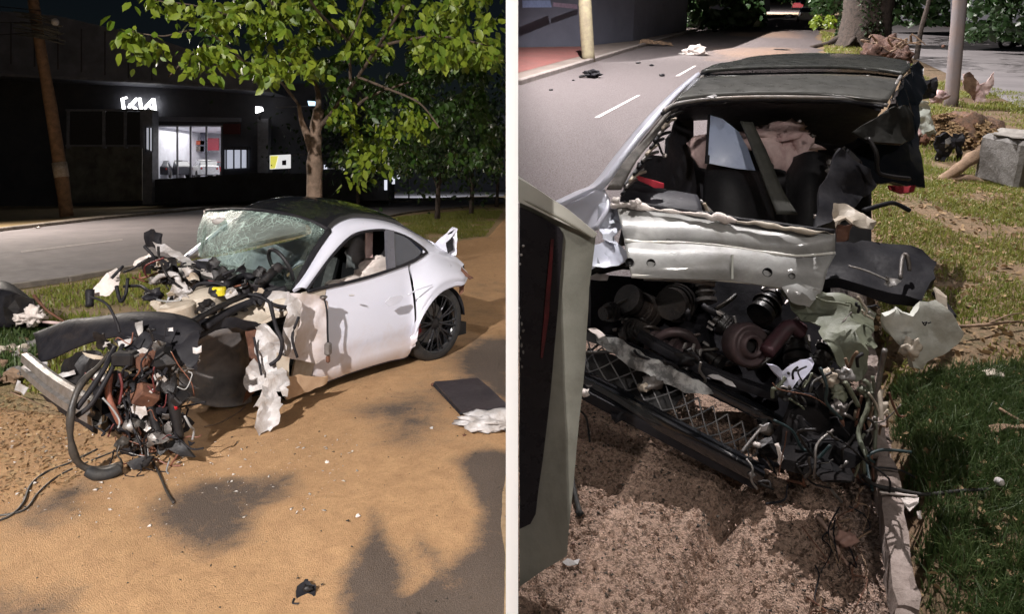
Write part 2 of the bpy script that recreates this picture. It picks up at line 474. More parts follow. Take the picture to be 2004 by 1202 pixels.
def road_mat(name, asph1, asph2, sand1, sand2, grain=1.0, speck=(.6, .5, .45), pit=0.0):
    """Asphalt under spilled sand: the 'sand' attribute says how much lies there, noise frays its edge."""
    m, nt, b = newmat(name); at = nd(nt, 'ShaderNodeAttribute', attribute_name='sand')
    n = noise_node(nt, 3.0, 12, .72, dist=.5); n2 = noise_node(nt, 95 * grain, 8, .8); n3 = noise_node(nt, 9, 9, .7, dist=.6)
    v = nd(nt, 'ShaderNodeTexVoronoi'); v.inputs['Scale'].default_value = 210 * grain
    tc = nd(nt, 'ShaderNodeTexCoord'); nt.links.new(tc.outputs['Object'], v.inputs['Vector'])
    s = math_(nt, 'ADD', at.outputs['Fac'], math_(nt, 'MULTIPLY', math_(nt, 'SUBTRACT', n.outputs[0], .5), .9))
    s = math_(nt, 'ADD', s, math_(nt, 'MULTIPLY', math_(nt, 'SUBTRACT', n2.outputs[0], .5), .85))
    s = math_(nt, 'ADD', s, math_(nt, 'MULTIPLY', math_(nt, 'SUBTRACT', n3.outputs[0], .5), 1.1))
    f = ramp(nt, s, .16, .80)
    asp = mix(nt, ramp(nt, v.outputs['Distance'], .1, .6), asph1, asph2)
    asp = mix(nt, ramp(nt, n2.outputs[0], .62, .75, 0, .5), asp, speck)
    snd = mix(nt, ramp(nt, n3.outputs[0], .35, .65), sand1, sand2)
    snd = mix(nt, ramp(nt, n2.outputs[0], .38, .30, 0, .45), snd, tuple(x * .45 for x in sand2))
    col = mix(nt, f, asp, snd)
    h0 = None
    if pit:      # coarse open grain: hollows between the stones darkened, their shade put into the colour
        p1 = noise_node(nt, 62, 3, .6); p2 = nd(nt, 'ShaderNodeTexVoronoi', feature='DISTANCE_TO_EDGE'); p2.inputs['Scale'].default_value = 85; nt.links.new(tc.outputs['Object'], p2.inputs['Vector'])
        hol = ramp(nt, p1.outputs[0], .50, .40, 0, pit); col = mix(nt, hol, col, tuple(x * .16 for x in sand2))
        col = mix(nt, ramp(nt, p2.outputs['Distance'], .12, .0, 0, pit * .6), col, tuple(x * .3 for x in sand2))
        h0 = math_(nt, 'ADD', math_(nt, 'MULTIPLY', p1.outputs[0], 2.2 * (1 if pit > .4 else .12)), math_(nt, 'MULTIPLY', p2.outputs['Distance'], 2.0 * (1 if pit > .4 else .0)))
    nt.links.new(col, b.inputs['Base Color'])
    b.inputs['Roughness'].default_value = .9; b.inputs['Specular IOR Level'].default_value = .25
    h = math_(nt, 'ADD', math_(nt, 'MULTIPLY', n2.outputs[0], 1.0), math_(nt, 'MULTIPLY', v.outputs['Distance'], -.5))
    if h0 is not None: h = math_(nt, 'ADD', h, h0)
    bump(nt, b, h, .75, .012); return m


def sheet(name, xs, ys, zf, attr, mat, F=L, **kw):
    X, Y = np.meshgrid(xs, ys); V = np.stack([X, Y, zf(X, Y)], -1).reshape(-1, 3)
    nx, ny = len(xs), len(ys); i = np.arange(nx * ny).reshape(ny, nx)
    Fc = np.stack([i[:-1, :-1], i[:-1, 1:], i[1:, 1:], i[1:, :-1]], -1).reshape(-1, 4)
    o = fast(name, V, Fc, mat, F, **kw); o.data.shade_smooth()
    if attr is not None:
        a = o.data.attributes.new('sand', 'FLOAT', 'POINT'); a.data.foreach_set('value', attr(X, Y).astype(np.float32).ravel())
    return o


def flat_poly(name, pts, z, mat, F=L, thick=0, **kw):
    P = [Vector((p[0], p[1], z)) for p in pts]; n = len(P); mb = MB()
    if sum(P[i].x * P[(i + 1) % n].y - P[(i + 1) % n].x * P[i].y for i in range(n)) < 0: P.reverse()
    if thick:
        mb.add(P + [p - Vector((0, 0, thick)) for p in P], [tuple(range(n)), tuple(range(2 * n - 1, n - 1, -1))] + [(i, i + n, (i + 1) % n + n, (i + 1) % n) for i in range(n)])
    else: mb.add(P, [tuple(range(n))])
    return obj(name, mb, mat, F=F, **kw)


G = lambda x, y, z=0.0: L.g(x, y, z)
SOILL = soil_mat('verge_soil', (.34, .22, .12), (.20, .18, .06), (.42, .30, .18))
# --- left ground
xs = np.concatenate([np.linspace(-400, -40, 12), np.linspace(-35, -6.2, 40), np.linspace(-6, -.004, 60)])
ys = np.concatenate([np.linspace(-30, 0, 6), np.linspace(.5, 14, 70), np.linspace(15, 60, 40), np.linspace(70, 900, 20)])
sheet('ground', xs, ys, lambda X, Y: (fbm(X * 1.3, Y * 1.3, 4) - .5) * .03 * (Y < 14) - .02, None, SOILL, kind='structure')
# boundary between the sanded carriageway in front and the verge behind
near_edge = [G(-900, 840), G(-300, 800), G(0, 790), G(150, 810), G(330, 700), G(560, 560), G(700, 495), G(800, 478), G(900, 470), G(955, 462), G(975, 440), G(989, 425)]
near_poly = [(p.x, p.y) for p in near_edge] + [(-.004, 40), (-.004, -3), (-14, -3)]
BARE = [([(395, 940), (590, 925), (588, 975), (520, 1000), (470, 1070), (400, 1100), (290, 1020), (330, 970)], .95, .06),  # outlines of the darker patches on the left sand
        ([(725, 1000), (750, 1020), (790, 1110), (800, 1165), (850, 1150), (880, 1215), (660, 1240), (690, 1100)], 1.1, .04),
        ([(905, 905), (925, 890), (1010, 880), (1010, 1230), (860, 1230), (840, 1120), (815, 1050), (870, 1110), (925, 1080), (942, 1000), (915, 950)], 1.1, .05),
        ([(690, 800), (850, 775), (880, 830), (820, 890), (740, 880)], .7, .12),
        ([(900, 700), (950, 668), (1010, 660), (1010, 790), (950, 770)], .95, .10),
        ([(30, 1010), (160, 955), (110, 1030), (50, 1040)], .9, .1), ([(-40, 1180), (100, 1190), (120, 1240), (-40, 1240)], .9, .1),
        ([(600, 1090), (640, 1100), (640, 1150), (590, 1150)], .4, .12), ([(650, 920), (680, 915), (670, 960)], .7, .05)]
DARK_PATCH_XY = [([(q.x, q.y) for q in (G(*p) for p in P)], a, w) for P, a, w in BARE]  # outlines where the darker asphalt colour replaces the sand colour


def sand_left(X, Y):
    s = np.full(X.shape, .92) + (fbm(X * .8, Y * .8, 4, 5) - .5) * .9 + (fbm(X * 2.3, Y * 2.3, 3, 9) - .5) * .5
    for P, a, w in DARK_PATCH_XY:
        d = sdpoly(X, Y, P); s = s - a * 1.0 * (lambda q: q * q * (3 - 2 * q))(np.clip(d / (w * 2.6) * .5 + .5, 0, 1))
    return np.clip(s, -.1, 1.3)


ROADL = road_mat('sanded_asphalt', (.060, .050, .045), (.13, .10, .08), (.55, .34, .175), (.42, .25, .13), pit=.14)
xs = np.concatenate([np.linspace(-14, -5.6, 60), np.linspace(-5.5, -.004, 200)])
ys = np.concatenate([np.linspace(-3, 2.2, 12), np.linspace(2.3, 6, 150), np.linspace(6.05, 14, 100), np.linspace(14.5, 40, 40)])
NP = near_poly


def z_near(X, Y):
    d = sdpoly(X, Y, NP); e = np.clip(d / .12 * .5 + .5, 0, 1)
    return .012 * e - .06 * (1 - e) + e * ((fbm(X * 3, Y * 3, 4, 2) - .5) * .018)


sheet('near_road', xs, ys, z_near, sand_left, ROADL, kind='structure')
# far road, its kerbs, dashes, pavement
ASPH = pbr('far_asphalt', (.20, .18, .185), (.15, .135, .14), .85, scale=.7, bs=60, bd=.006, dirt=((.25, .22, .20), .5, .7, .5))
fk = [G(-500, 520), G(0, 453), G(200, 430), G(420, 408), G(700, 399), G(985, 389)]      # far kerb line
nk = [G(-500, 640), G(0, 566), G(130, 549), G(400, 500), G(600, 455), G(800, 416), G(985, 397)]
flat_poly('far_road', fk + nk[::-1], .006, ASPH, kind='structure')
for line, nm, w in ((fk, 'far_kerb', .18), (nk, 'near_kerb', .16)):
    mb = MB()
    for a, b in zip(line[:-1], line[1:]):
        t = (b - a).normalized(); n = Vector((-t.y, t.x, 0)) * w; hgt = .13 if nm == 'far_kerb' else .06
        m = Matrix((t, Vector((-t.y, t.x, 0)), Vector((0, 0, 1)))).transposed()
        box((a + b) / 2 + Vector((0, 0, hgt / 2 - .02)), ((b - a).length, w, hgt + .04), m, mb, .02)
    obj(nm, mb, pbr('kerb_concrete', (.30, .26, .22), (.16, .14, .12), .9, scale=3, bs=30, bd=.01), kind='structure')
d1, d2, d3, d4 = G(40, 492), G(240, 468), G(240, 471), G(42, 496)
flat_poly('lane_marking', [d1, d2, d3, d4], .012, LINEL, kind='structure')
d1, d2, d3, d4 = G(-600, 570), G(-150, 512), G(-150, 518), G(-600, 578)
flat_poly('lane_marking', [d1, d2, d3, d4], .012, LINEL, kind='structure')
PAVE = soil_mat('pavement', (.17, .13, .10), (.10, .085, .05), (.21, .16, .12))
off = [Vector((p.x - 1.2, p.y + 5.5, 0)) for p in fk]
flat_poly('far_pavement', [p + Vector((-.1, .1, 0)) for p in fk] + off[::-1], .11, PAVE, kind='structure')
# street in the distance, lit pale
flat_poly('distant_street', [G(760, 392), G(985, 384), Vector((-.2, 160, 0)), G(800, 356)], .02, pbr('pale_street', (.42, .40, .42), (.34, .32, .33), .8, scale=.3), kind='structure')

# --- added white wall standing in for the blank strip between two views
T = 24 / FPX * 1.85 / 2
zr = lambda Y: EYE + math.tan(SLOPE) * Y - HR / math.cos(SLOPE)
prof = [(1.85, 2.75), (6, zr(6) + 2.6), (70, zr(70) + 2.6), (70, -.3), (1.85, -1.6)]
mb = MB(); mb.add([(-T, y, z) for y, z in prof] + [(T, y, z) for y, z in prof],
                  [(0, 1, 2, 3, 4), (9, 8, 7, 6, 5)] + [(i, i + 5, (i + 1) % 5 + 5, (i + 1) % 5) for i in range(5)])
obj('added_divider', mb, DIVIDER_WHITE, kind='structure')

# ------------------------------------------------------------ plants
def grass(name, X, Y, Z, h, mat, F, w=.006, lean=.6, **kw):
    n = len(X); a = np.random.rand(n) * 2 * np.pi; ln = (np.random.rand(n) ** .8) * lean; hh = h * (.5 + np.random.rand(n))
    ca, sa = np.cos(a), np.sin(a); p = np.random.rand(n) * 2 * np.pi; wx, wy = np.cos(p) * w, np.sin(p) * w
    V = np.zeros((n, 5, 3)); 
    for k, (t, ww) in enumerate(((0, 1), (0, -1), (.55, .8), (.55, -.8), (1, 0))):
        V[:, k, 0] = X + ca * ln * hh * t * t + wx * ww; V[:, k, 1] = Y + sa * ln * hh * t * t + wy * ww
        V[:, k, 2] = Z + hh * t * (1 - .35 * ln * t)
    b = np.arange(n)[:, None] * 5
    Fc = np.concatenate([b + np.array([[0, 1, 3]]), b + np.array([[0, 3, 2]]), b + np.array([[2, 3, 4]])], 1).reshape(-1, 3)
    return fast(name, V.reshape(-1, 3), Fc, mat, F, kind='stuff', **kw)


def leaves(name, C, size, mat, F, parent=None, droop=.8, **kw):
    """C: centres (n,3); each leaf a folded blade hanging from its stalk."""
    C = np.array(C); n = len(C); a = np.random.rand(n) * 2 * np.pi; pit = -droop * (.3 + np.random.rand(n) * .9)
    d = np.stack([np.cos(a) * np.cos(pit), np.sin(a) * np.cos(pit), np.sin(pit)], 1)
    s = np.cross(d, np.random.randn(n, 3)); s /= np.linalg.norm(s, axis=1)[:, None]; u = np.cross(s, d)
    sz = size * (.55 + .8 * np.random.rand(n))[:, None] * (1 if np.isscalar(size) else 1)
    V = np.zeros((n, 8, 3))
    for k, (t, ww, uu) in enumerate(((0, 0, 0), (.25, .24, .05), (.25, -.24, .05), (.6, .26, .06), (.6, -.26, .06), (1.0, 0, -.05), (.25, 0, 0), (.6, 0, 0))):
        V[:, k] = C + d * sz * t + s * sz * ww + u * sz * uu
    b = np.arange(n)[:, None] * 8
    Fc = np.concatenate([b + np.array([q]) for q in ([0, 6, 1], [0, 2, 6], [1, 6, 7], [1, 7, 3], [6, 2, 4], [6, 4, 7], [3, 7, 5], [7, 4, 5])], 1).reshape(-1, 3)
    return fast(name, V.reshape(-1, 3), Fc, mat, F, parent, kind='stuff', **kw)


def scatter_poly(P, n, seed=0):
    """Random points inside a polygon (x, y)."""
    rs = np.random.RandomState(seed); P = [(p[0], p[1]) for p in P]; xs = [p[0] for p in P]; ys = [p[1] for p in P]; out = []
    while sum(len(o[0]) for o in out) < n:
        x = rs.uniform(min(xs), max(xs), n); y = rs.uniform(min(ys), max(ys), n); k = sdpoly(x, y, P) > 0; out.append((x[k], y[k]))
    return np.concatenate([o[0] for o in out])[:n], np.concatenate([o[1] for o in out])[:n]


verge = [G(-500, 655), G(0, 580), G(130, 560), G(400, 508), G(600, 465), G(780, 425), G(960, 408), G(985, 412), G(950, 462), G(800, 476), G(650, 505), G(560, 555), G(330, 690), G(120, 770), G(60, 770), G(0, 720), G(-500, 760)]
X, Y = scatter_poly(verge, 60000, 1)
k = (fbm(X * 1.1, Y * 1.1, 3, 8) + np.random.rand(len(X)) * .25) > .52
X, Y = X[k], Y[k]
k = X < -.03; X, Y = X[k], Y[k]
grass('verge_grass', X, Y, X * 0 - .01, .075, GRASSM, L, .010, label='yellow green grass growing on the verge behind the wrecked car')
X, Y = scatter_poly([G(-60, 590), G(70, 600), G(110, 680), G(40, 740), G(-60, 760)], 5000, 3)
grass('verge_grass', X, Y, X * 0, .13, GRASSR, L, .009, label='taller green grass clump at the left edge')
# leaf litter and grit beside the front of the wreck
litter = [G(-60, 760), G(130, 800), G(260, 900), G(140, 960), G(-60, 1000)]
X, Y = scatter_poly(litter, 1100, 5)
leaves('leaf_litter', np.stack([X, Y, X * 0 + .02], 1), .03, DRYL, L, droop=.1, label='dry leaves and straw littering the kerb edge')
X, Y = scatter_poly(near_poly, 16000, 6); k = (Y < 14) & (Y > 2) & (X > -6); X, Y = X[k], Y[k]
def chips(name, X, Y, Z, s, mat, F, **kw):
    n = len(X); V = np.random.randn(n, 4, 3); V /= np.linalg.norm(V, axis=2)[..., None]; sz = s * (.3 + np.random.rand(n) ** 3 * 1.6)
    V = V * sz[:, None, None]; V[:, :, 2] *= .5; V += np.stack([X, Y, Z + .3 * sz], 1)[:, None, :]
    b = np.arange(n)[:, None] * 4
    Fc = np.concatenate([b + np.array([q]) for q in ([0, 1, 2], [0, 2, 3], [0, 3, 1], [1, 3, 2])], 1).reshape(-1, 3)
    return fast(name, V.reshape(-1, 3), Fc, mat, F, kind='stuff', **kw)
chips('sand_grit', X, Y, X * 0 + .014, .006, DARKCHIP, L, label='dark grit scattered over the orange sand')
X, Y = scatter_poly([G(0, 800), G(300, 880), G(700, 850), G(700, 1000), G(300, 1060), G(0, 1000)], 420, 9)
chips('glass_chips', X, Y, X * 0 + .014, .010, CHIPM, L, label='pale chips of glass and paint lying on the sand')


def D(x, y, Y): return L.d(x, y, Y)


def branch_tubes(F, specs, mb=None):
    mb = mb or MB()
    for pts, r0, r1 in specs: tube([F.d(*p) for p in pts], r0, mb, 8, 4, r1, .25)
    return mb


# --- the tree behind the car, whose boughs hang towards the camera
tr = thing('street_tree', 'tree with pale forked trunk and bright leaves hanging before the dark building', 'tree', (D(615, 480, 9.2).x, 9.2, 0))
trunk = branch_tubes(L, [([(616, 560, 9.2), (616, 480, 9.2), (615, 395, 9.2), (616, 300, 9.2), (618, 250, 9.2), (624, 215, 9.1)], .13, .075),
                         ([(612, 300, 9.2), (600, 262, 9.2), (590, 235, 9.1), (585, 205, 9.0)], .06, .025)])
obj('trunk', trunk, BARK, tr, smooth=True)
br = branch_tubes(L, [([(622, 250, 9.2), (640, 232, 9.1), (660, 205, 8.9), (700, 150, 8.4), (740, 90, 7.9), (790, 10, 7.2)], .035, .015),
                      ([(622, 218, 9.1), (622, 180, 9.0), (600, 120, 8.6), (560, 60, 8.0), (520, -20, 7.5)], .045, .02),
                      ([(636, 240, 9.1), (680, 225, 8.9), (720, 190, 8.6), (800, 160, 8.4)], .028, .012),
                      ([(686, 160, 8.5), (684, 110, 8.2), (680, 80, 7.9), (650, 50, 7.2), (610, 5, 6.6), (590, -60, 6)], .02, .014),
                      ([(680, 80, 7.9), (695, 55, 7.6), (720, -20, 7.2)], .014, .009),
                      ([(585, 205, 9.0), (540, 150, 8.4), (480, 120, 7.8), (400, 90, 7.2), (330, 150, 6.8)], .02, .008),
                      ([(480, 120, 7.8), (400, 60, 7), (320, 70, 6.6), (250, 60, 6.4)], .012, .005),
                      ([(560, 60, 8.0), (450, 30, 7.4), (380, 10, 7), (300, 0, 6.8)], .016, .006),
                      ([(600, 120, 8.6), (570, 125, 7.8), (540, 130, 7.2), (520, 150, 7)], .012, .005),
                      ([(740, 90, 7.9), (850, 70, 7.2), (960, 90, 6.8)], .02, .008),
                      ([(700, 150, 8.4), (800, 190, 8.2), (830, 210, 8.0), (860, 250, 7.8)], .018, .008)])
obj('bough', br, pbr('bough_bark', (.12, .085, .06), (.06, .045, .035), .9, scale=9, bs=16, bd=.03, bst=.8), tr, smooth=True)
C = []


def spray(pts, n, spread=.09, dz=.05):
    P = catmull([D(*p) for p in pts], 8)
    for _ in range(n):
        t = random.random() * (len(P) - 1); i = int(t); q = P[i].lerp(P[min(i + 1, len(P) - 1)], t - i)
        q = q + Vector((random.gauss(0, spread), random.gauss(0, spread), random.gauss(0, dz) - .02))
        if q.x < -.12: C.append(q)
        if random.random() < .35 and q.x < -.2: C.append(q + Vector((random.gauss(0, .05), random.gauss(0, .05), random.gauss(0, .05))))


for s in [([(245, 62, 6.3), (290, 78, 6.4), (320, 95, 6.5)], 46), ([(252, 60, 6.3), (258, 90, 6.3), (262, 115, 6.3)], 20),
          ([(365, 110, 6.6), (400, 90, 6.6), (450, 105, 6.7)], 52), ([(385, 120, 6.5), (400, 140, 6.5)], 14), ([(440, 110, 6.7), (500, 125, 6.8), (530, 130, 6.9)], 40),
          ([(520, 155, 6.6), (550, 118, 6.6), (600, 118, 6.6), (632, 130, 6.6)], 56), ([(530, 118, 6.5), (525, 160, 6.5)], 16),
          ([(290, 0, 6.6), (330, 8, 6.7), (360, 2, 6.7)], 36), ([(380, 15, 6.6), (410, 30, 6.6), (440, 55, 6.8)], 56),
          ([(400, 20, 6.6), (402, 45, 6.5)], 18), ([(450, 20, 7), (520, 40, 7.2), (560, 60, 7.2)], 70), ([(820, 30, 6.4), (850, 90, 6.5), (845, 120, 6.5)], 50),
          ([(870, 80, 6.6), (920, 95, 6.6), (975, 110, 6.7)], 80), ([(930, 80, 6.6), (950, 40, 6.6), (985, 10, 6.6)], 40),
          ([(840, 20, 6.6), (870, 10, 6.6), (890, 40, 6.6)], 40), ([(670, 200, 8.6), (690, 250, 8.6), (700, 330, 8.6)], 110),
          ([(760, 230, 8.6), (740, 290, 8.6), (700, 350, 8.7)], 110), ([(800, 200, 8.4), (820, 260, 8.4)], 90)]:
    spray(*s)
def blob(x0, x1, y0, y1, Y0, Y1, n):
    for _ in range(n):
        x, y = random.uniform(x0, x1), random.uniform(y0, y1)
        if noise.noise(Vector((x / 38, y / 38, 3))) < -.12: continue
        C.append(D(x, y, random.uniform(Y0, Y1)))
C1 = C; blob(400, 640, -60, 50, 7.0, 8.6, 700); blob(560, 975, -60, 110, 7.0, 8.6, 1500); blob(820, 980, 60, 130, 7.0, 8.6, 320); blob(480, 640, 60, 150, 7.4, 8.6, 220); C = []
blob(400, 640, -60, 80, 7.6, 9.4, 1200); blob(560, 980, -60, 150, 8, 10.5, 3600); blob(640, 980, 90, 250, 8.4, 10.5, 2600)
blob(660, 960, 190, 320, 8.8, 10.2, 900)
blob(600, 985, -60, 160, 9.6, 11.5, 2400); blob(650, 985, 120, 340, 10, 12, 2600)
leaves('inner_crown', C, .11, leaf_mat('leaf_shade', (.018, .05, .008), (.045, .09, .014), .3), L, tr, droop=1.1); C = C1  # darker leaves carry the shade inside the crown in their colour
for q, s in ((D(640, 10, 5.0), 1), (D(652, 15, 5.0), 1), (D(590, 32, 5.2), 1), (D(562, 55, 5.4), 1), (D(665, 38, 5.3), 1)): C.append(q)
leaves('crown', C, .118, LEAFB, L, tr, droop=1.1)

# --- slender dark trees further along the verge
def small_tree(bx, by, Yb, topy, spread, n, label, seed, hx=0):
    b = G(bx, by); r = np.random.RandomState(seed)
    t = thing('young_tree', label, 'tree', b, group='young trees on the far verge')
    top = D(bx + hx, topy, b.y)
    obj('trunk', branch_tubes(L, [([(bx, by, b.y), (bx + 2, (by + topy) / 2, b.y), (bx + hx, topy, b.y)], .13, .05), ([(bx + hx * .5, (by + topy) / 2, b.y), (bx + hx + 25, topy - 10, b.y + .4)], .06, .03), ([(bx + hx * .5, (by + topy) / 2 + 10, b.y), (bx + hx - 28, topy + 5, b.y - .4)], .05, .02)]), DBARK, t, smooth=True)
    c = np.array(top) + r.randn(n, 3) * np.array([spread, spread, spread * .62]) + np.array([0, 0, .5])
    c = c[c[:, 0] < -.5]
    leaves('crown', c, .24, LEAFD, L, t, droop=1.0)
small_tree(856, 430, 0, 300, 1.5, 2600, 'dark leaning young tree nearest the car roof, on the verge', 4, 6)
small_tree(922, 419, 0, 290, 1.6, 2200, 'second dark young tree on the verge, right of the leaning one', 5, -4)
small_tree(700, 409, 0, 292, 1.7, 2200, 'small tree in the dark left of the distant lit street', 6, 4)
small_tree(972, 405, 0, 270, 2.2, 2200, 'dark tree at the edge of the verge next to the added wall', 8, -6)

# --- wooden utility pole, far side of the road
up = thing('utility_pole', 'leaning brown wooden utility pole with a bundle of cables near its top', 'utility pole', (D(130, 424, 29).x, 29, .1))
obj('pole', tube([D(131, 424, 29), D(118, 330, 29), D(98, 200, 29), (D(82, 110, 29)), D(62, -20, 29)], .27, seg=12, r_end=.2, wob=.1), WOODP, up, smooth=True)
obj('pale_band', tube([D(121, 347, 29), D(116, 318, 29)], .285, seg=12, smooth=1), pbr('band_paint', (.40, .36, .32), (.25, .2, .16), .8), up, smooth=True)
mb = MB()
for i in range(16):
    y = random.uniform(30, 75); mb = tube([D(55 + random.uniform(-30, 5), y - 8, 28.8), D(80, y, 28.6), D(120 + random.uniform(-15, 10), y + 12, 28.8)], .03, mb, 5, 3)
obj('cable_bundle', mb, pbr('cable', (.12, .12, .11), (.05, .05, .05), .6), up)
obj('insulator', lump(D(108, 42, 28.6), .16, .1, 1, 2), WHITEP, up, smooth=True)
for i, (ya, yb) in enumerate(((20, -60), (45, -10), (62, 40))):
    obj('overhead_cable', tube([D(80, ya, 28.7), D(-100, (ya + yb) / 2 + 18, 27), D(-300, yb, 25)], .022, seg=5), BLACKP, up)

# --- dealership building
YB = 42.0
bd = thing('showroom_building', 'dark dealership building with a sloping canopy and a brightly lit glass showroom', 'building', (D(300, 380, YB).x, YB, 0))
def slab(pts, Y, depth, mb=None):
    """A wall slab outlined by (x, y) picture corners at depth Y, extruded away."""
    mb = mb or MB(); P = [D(x, y, Y) for x, y in pts]; n = len(P); Q = [p + Vector((0, depth, 0)) for p in P]
    return mb.add(P + Q, [tuple(range(n)), tuple(range(2 * n - 1, n - 1, -1))] + [(i, (i + 1) % n, (i + 1) % n + n, i + n) for i in range(n)])
w = slab([(-500, 420), (-500, 60), (300, 150), (300, 240), (300, 372), (300, 420)], YB, .4)
w = slab([(300, 245), (300, 150), (760, 170), (760, 245)], YB, .4, w)
slab([(300, 352), (435, 343), (435, 400), (300, 400)], YB, .4, w)
slab([(435, 420), (435, 245), (760, 245), (760, 420)], YB, .4, w)
obj('wall', w, DARKWALL, bd)
obj('roof', slab([(-500, -20), (110, 30), (310, 75), (520, 150), (530, 178), (310, 160), (-500, 120)], YB - 3, 3.2), CANOPYM, bd)
obj('fascia', slab([(300, 228), (300, 236), (470, 238), (470, 230)], YB - .3, .25), CANOPYM, bd)
obj('podium', slab([(290, 352), (436, 343), (500, 338), (760, 342), (760, 392), (290, 396)], YB - 2.2, 2.1), pbr('podium_dark', (.055, .055, .06), (.035, .033, .032), .9, scale=1, bs=10), bd)
obj('low_wall', slab([(128, 286), (278, 286), (278, 392), (128, 398)], YB - .8, .3), PLASTER, bd)
for x in (130, 200, 242, 274):
    obj('fence_post', slab([(x, 214), (x + 6, 214), (x + 6, 290), (x, 290)], YB - 1.0, .15), GREYPOST, bd)
for y in (213, 283): obj('fence_rail', slab([(128, y), (280, y), (280, y + 4), (128, y + 4)], YB - 1.05, .1), GREYPOST, bd)
for x0, x1 in ((136, 200), (206, 242), (248, 274)):
    obj('fence_panel', slab([(x0, 218), (x1, 218), (x1, 283), (x0, 283)], YB - .95, .06), pbr('tinted', (.028, .028, .04), (.02, .02, .028), .3), bd)
obj('gate_pillar', slab([(279, 214), (298, 214), (298, 400), (279, 400)], YB - 2.5, .7), GREYPOST, bd)
obj('gate_pillar', slab([(504, 232), (525, 232), (525, 346), (504, 346)], YB - 1, .5), GREYPOST, bd)
for x in range(20, 300, 46): obj('canopy_joint', slab([(x, 40 + x * .1), (x + 1.6, 40 + x * .1), (x + 1.6, 122 + x * .12), (x, 122 + x * .12)], YB - 3.06, .05), DARKWALL, bd)
obj('canopy_edge', slab([(-500, 118), (310, 158), (530, 176), (530, 180), (310, 163), (-500, 124)], YB - 3.15, .15), GREYPOST, bd)
obj('lit_side_window', slab([(284, 250), (298, 250), (298, 296), (284, 290)], YB - 2.6, .05), emit('side_window', (.7, .72, .8), .5), bd)
for x in (284, 291, 297): obj('window_mullion', slab([(x, 249), (x + 1.5, 249), (x + 1.5, 297), (x, 297)], YB - 2.7, .08), DARKWALL, bd)
# sign letters: a lit logo
sg = []
SIGN = emit('sign_white', (1, 1, 1), 4.0)
for a, b, wd in (((238, 192), (241, 214), 4), ((238, 193), (247, 190), 3), ((250, 210), (267, 192), 4), ((252, 203), (266, 214), 4), ((272, 191), (275, 213), 4), ((281, 212), (299, 193), 4), ((299, 192), (302, 216), 4.5), ((290, 205), (297, 213), 3)):
    A, B = Vector(a), Vector(b); t = (B - A).normalized(); n = Vector((-t.y, t.x)) * wd / 2
    obj('sign_letter', slab([tuple(A + n), tuple(B + n), tuple(B - n), tuple(A - n)], YB - .4, .15), SIGN, bd)
# showroom interior: floor, walls, ceiling, mullions, glass
zt, zb = 248, 350
x0, x1 = D(303, 300, YB).x, D(433, 300, YB).x; zlo = D(300, 349, YB).z; zhi = D(300, 247, YB).z; dp = 7
mb = MB(); box(((x0 + x1) / 2, YB + dp + .1, (zlo + zhi) / 2), (x1 - x0 + 1, .2, zhi - zlo), None, mb)
box(((x0 + x1) / 2, YB + dp / 2 + .2, zlo - .1), (x1 - x0 + 1, dp, .2), None, mb); box(((x0 + x1) / 2, YB + dp / 2 + .2, zhi + .1), (x1 - x0 + 1, dp, .2), None, mb)
for x in (x0 - .1, x1 + .1): box((x, YB + dp / 2 + .2, (zlo + zhi) / 2), (.2, dp, zhi - zlo), None, mb)
obj('showroom_interior', mb, SHOWWHITE, bd)
for x in (303, 345, 371, 402, 432): obj('window_mullion', slab([(x, 247), (x + 2.5, 247), (x + 2.5, 350), (x, 350)], YB - .05, .12), GREYPOST, bd)
for i, (px0, px1, py0, py1, c) in enumerate(((306, 333, 254, 277, (.05, .05, .07)), (350, 366, 262, 276, (.35, .30, .25)), (376, 400, 275, 283, (.5, .1, .05)), (392, 402, 250, 296, (.1, .1, .14)), (404, 428, 270, 294, (.25, .02, .04)), (384, 399, 286, 296, (.15, .13, .12)), (372, 374, 248, 300, (.5, .05, .05)))):
    obj('display_board', slab([(px0, py0), (px1, py0), (px1, py1), (px0, py1)], YB + 5.5, .1), pbr('board_%d' % i, c, None, .5), bd)
for i, (px0, px1) in enumerate(((350, 395), (410, 430))): obj('ceiling_lamp', slab([(px0, 249), (px1, 249), (px1, 251), (px0, 251)], YB + 2, 1.2), emit('tube_%d' % i, (.9, .95, 1), 6), bd)
al = bpy.data.lights.new('showroom_light', 'AREA'); al.energy = 210; al.size = 4; al.color = (1, .97, .94)
ao = bpy.data.objects.new('showroom_light', al); COL.objects.link(ao); ao.parent = bd; ao.location = Vector(((x0 + x1) / 2, YB + 2.5, zhi - .15)) - INFO[bd.name][1]
lampw = emit('lamp_white', (1, 1, 1), 6)


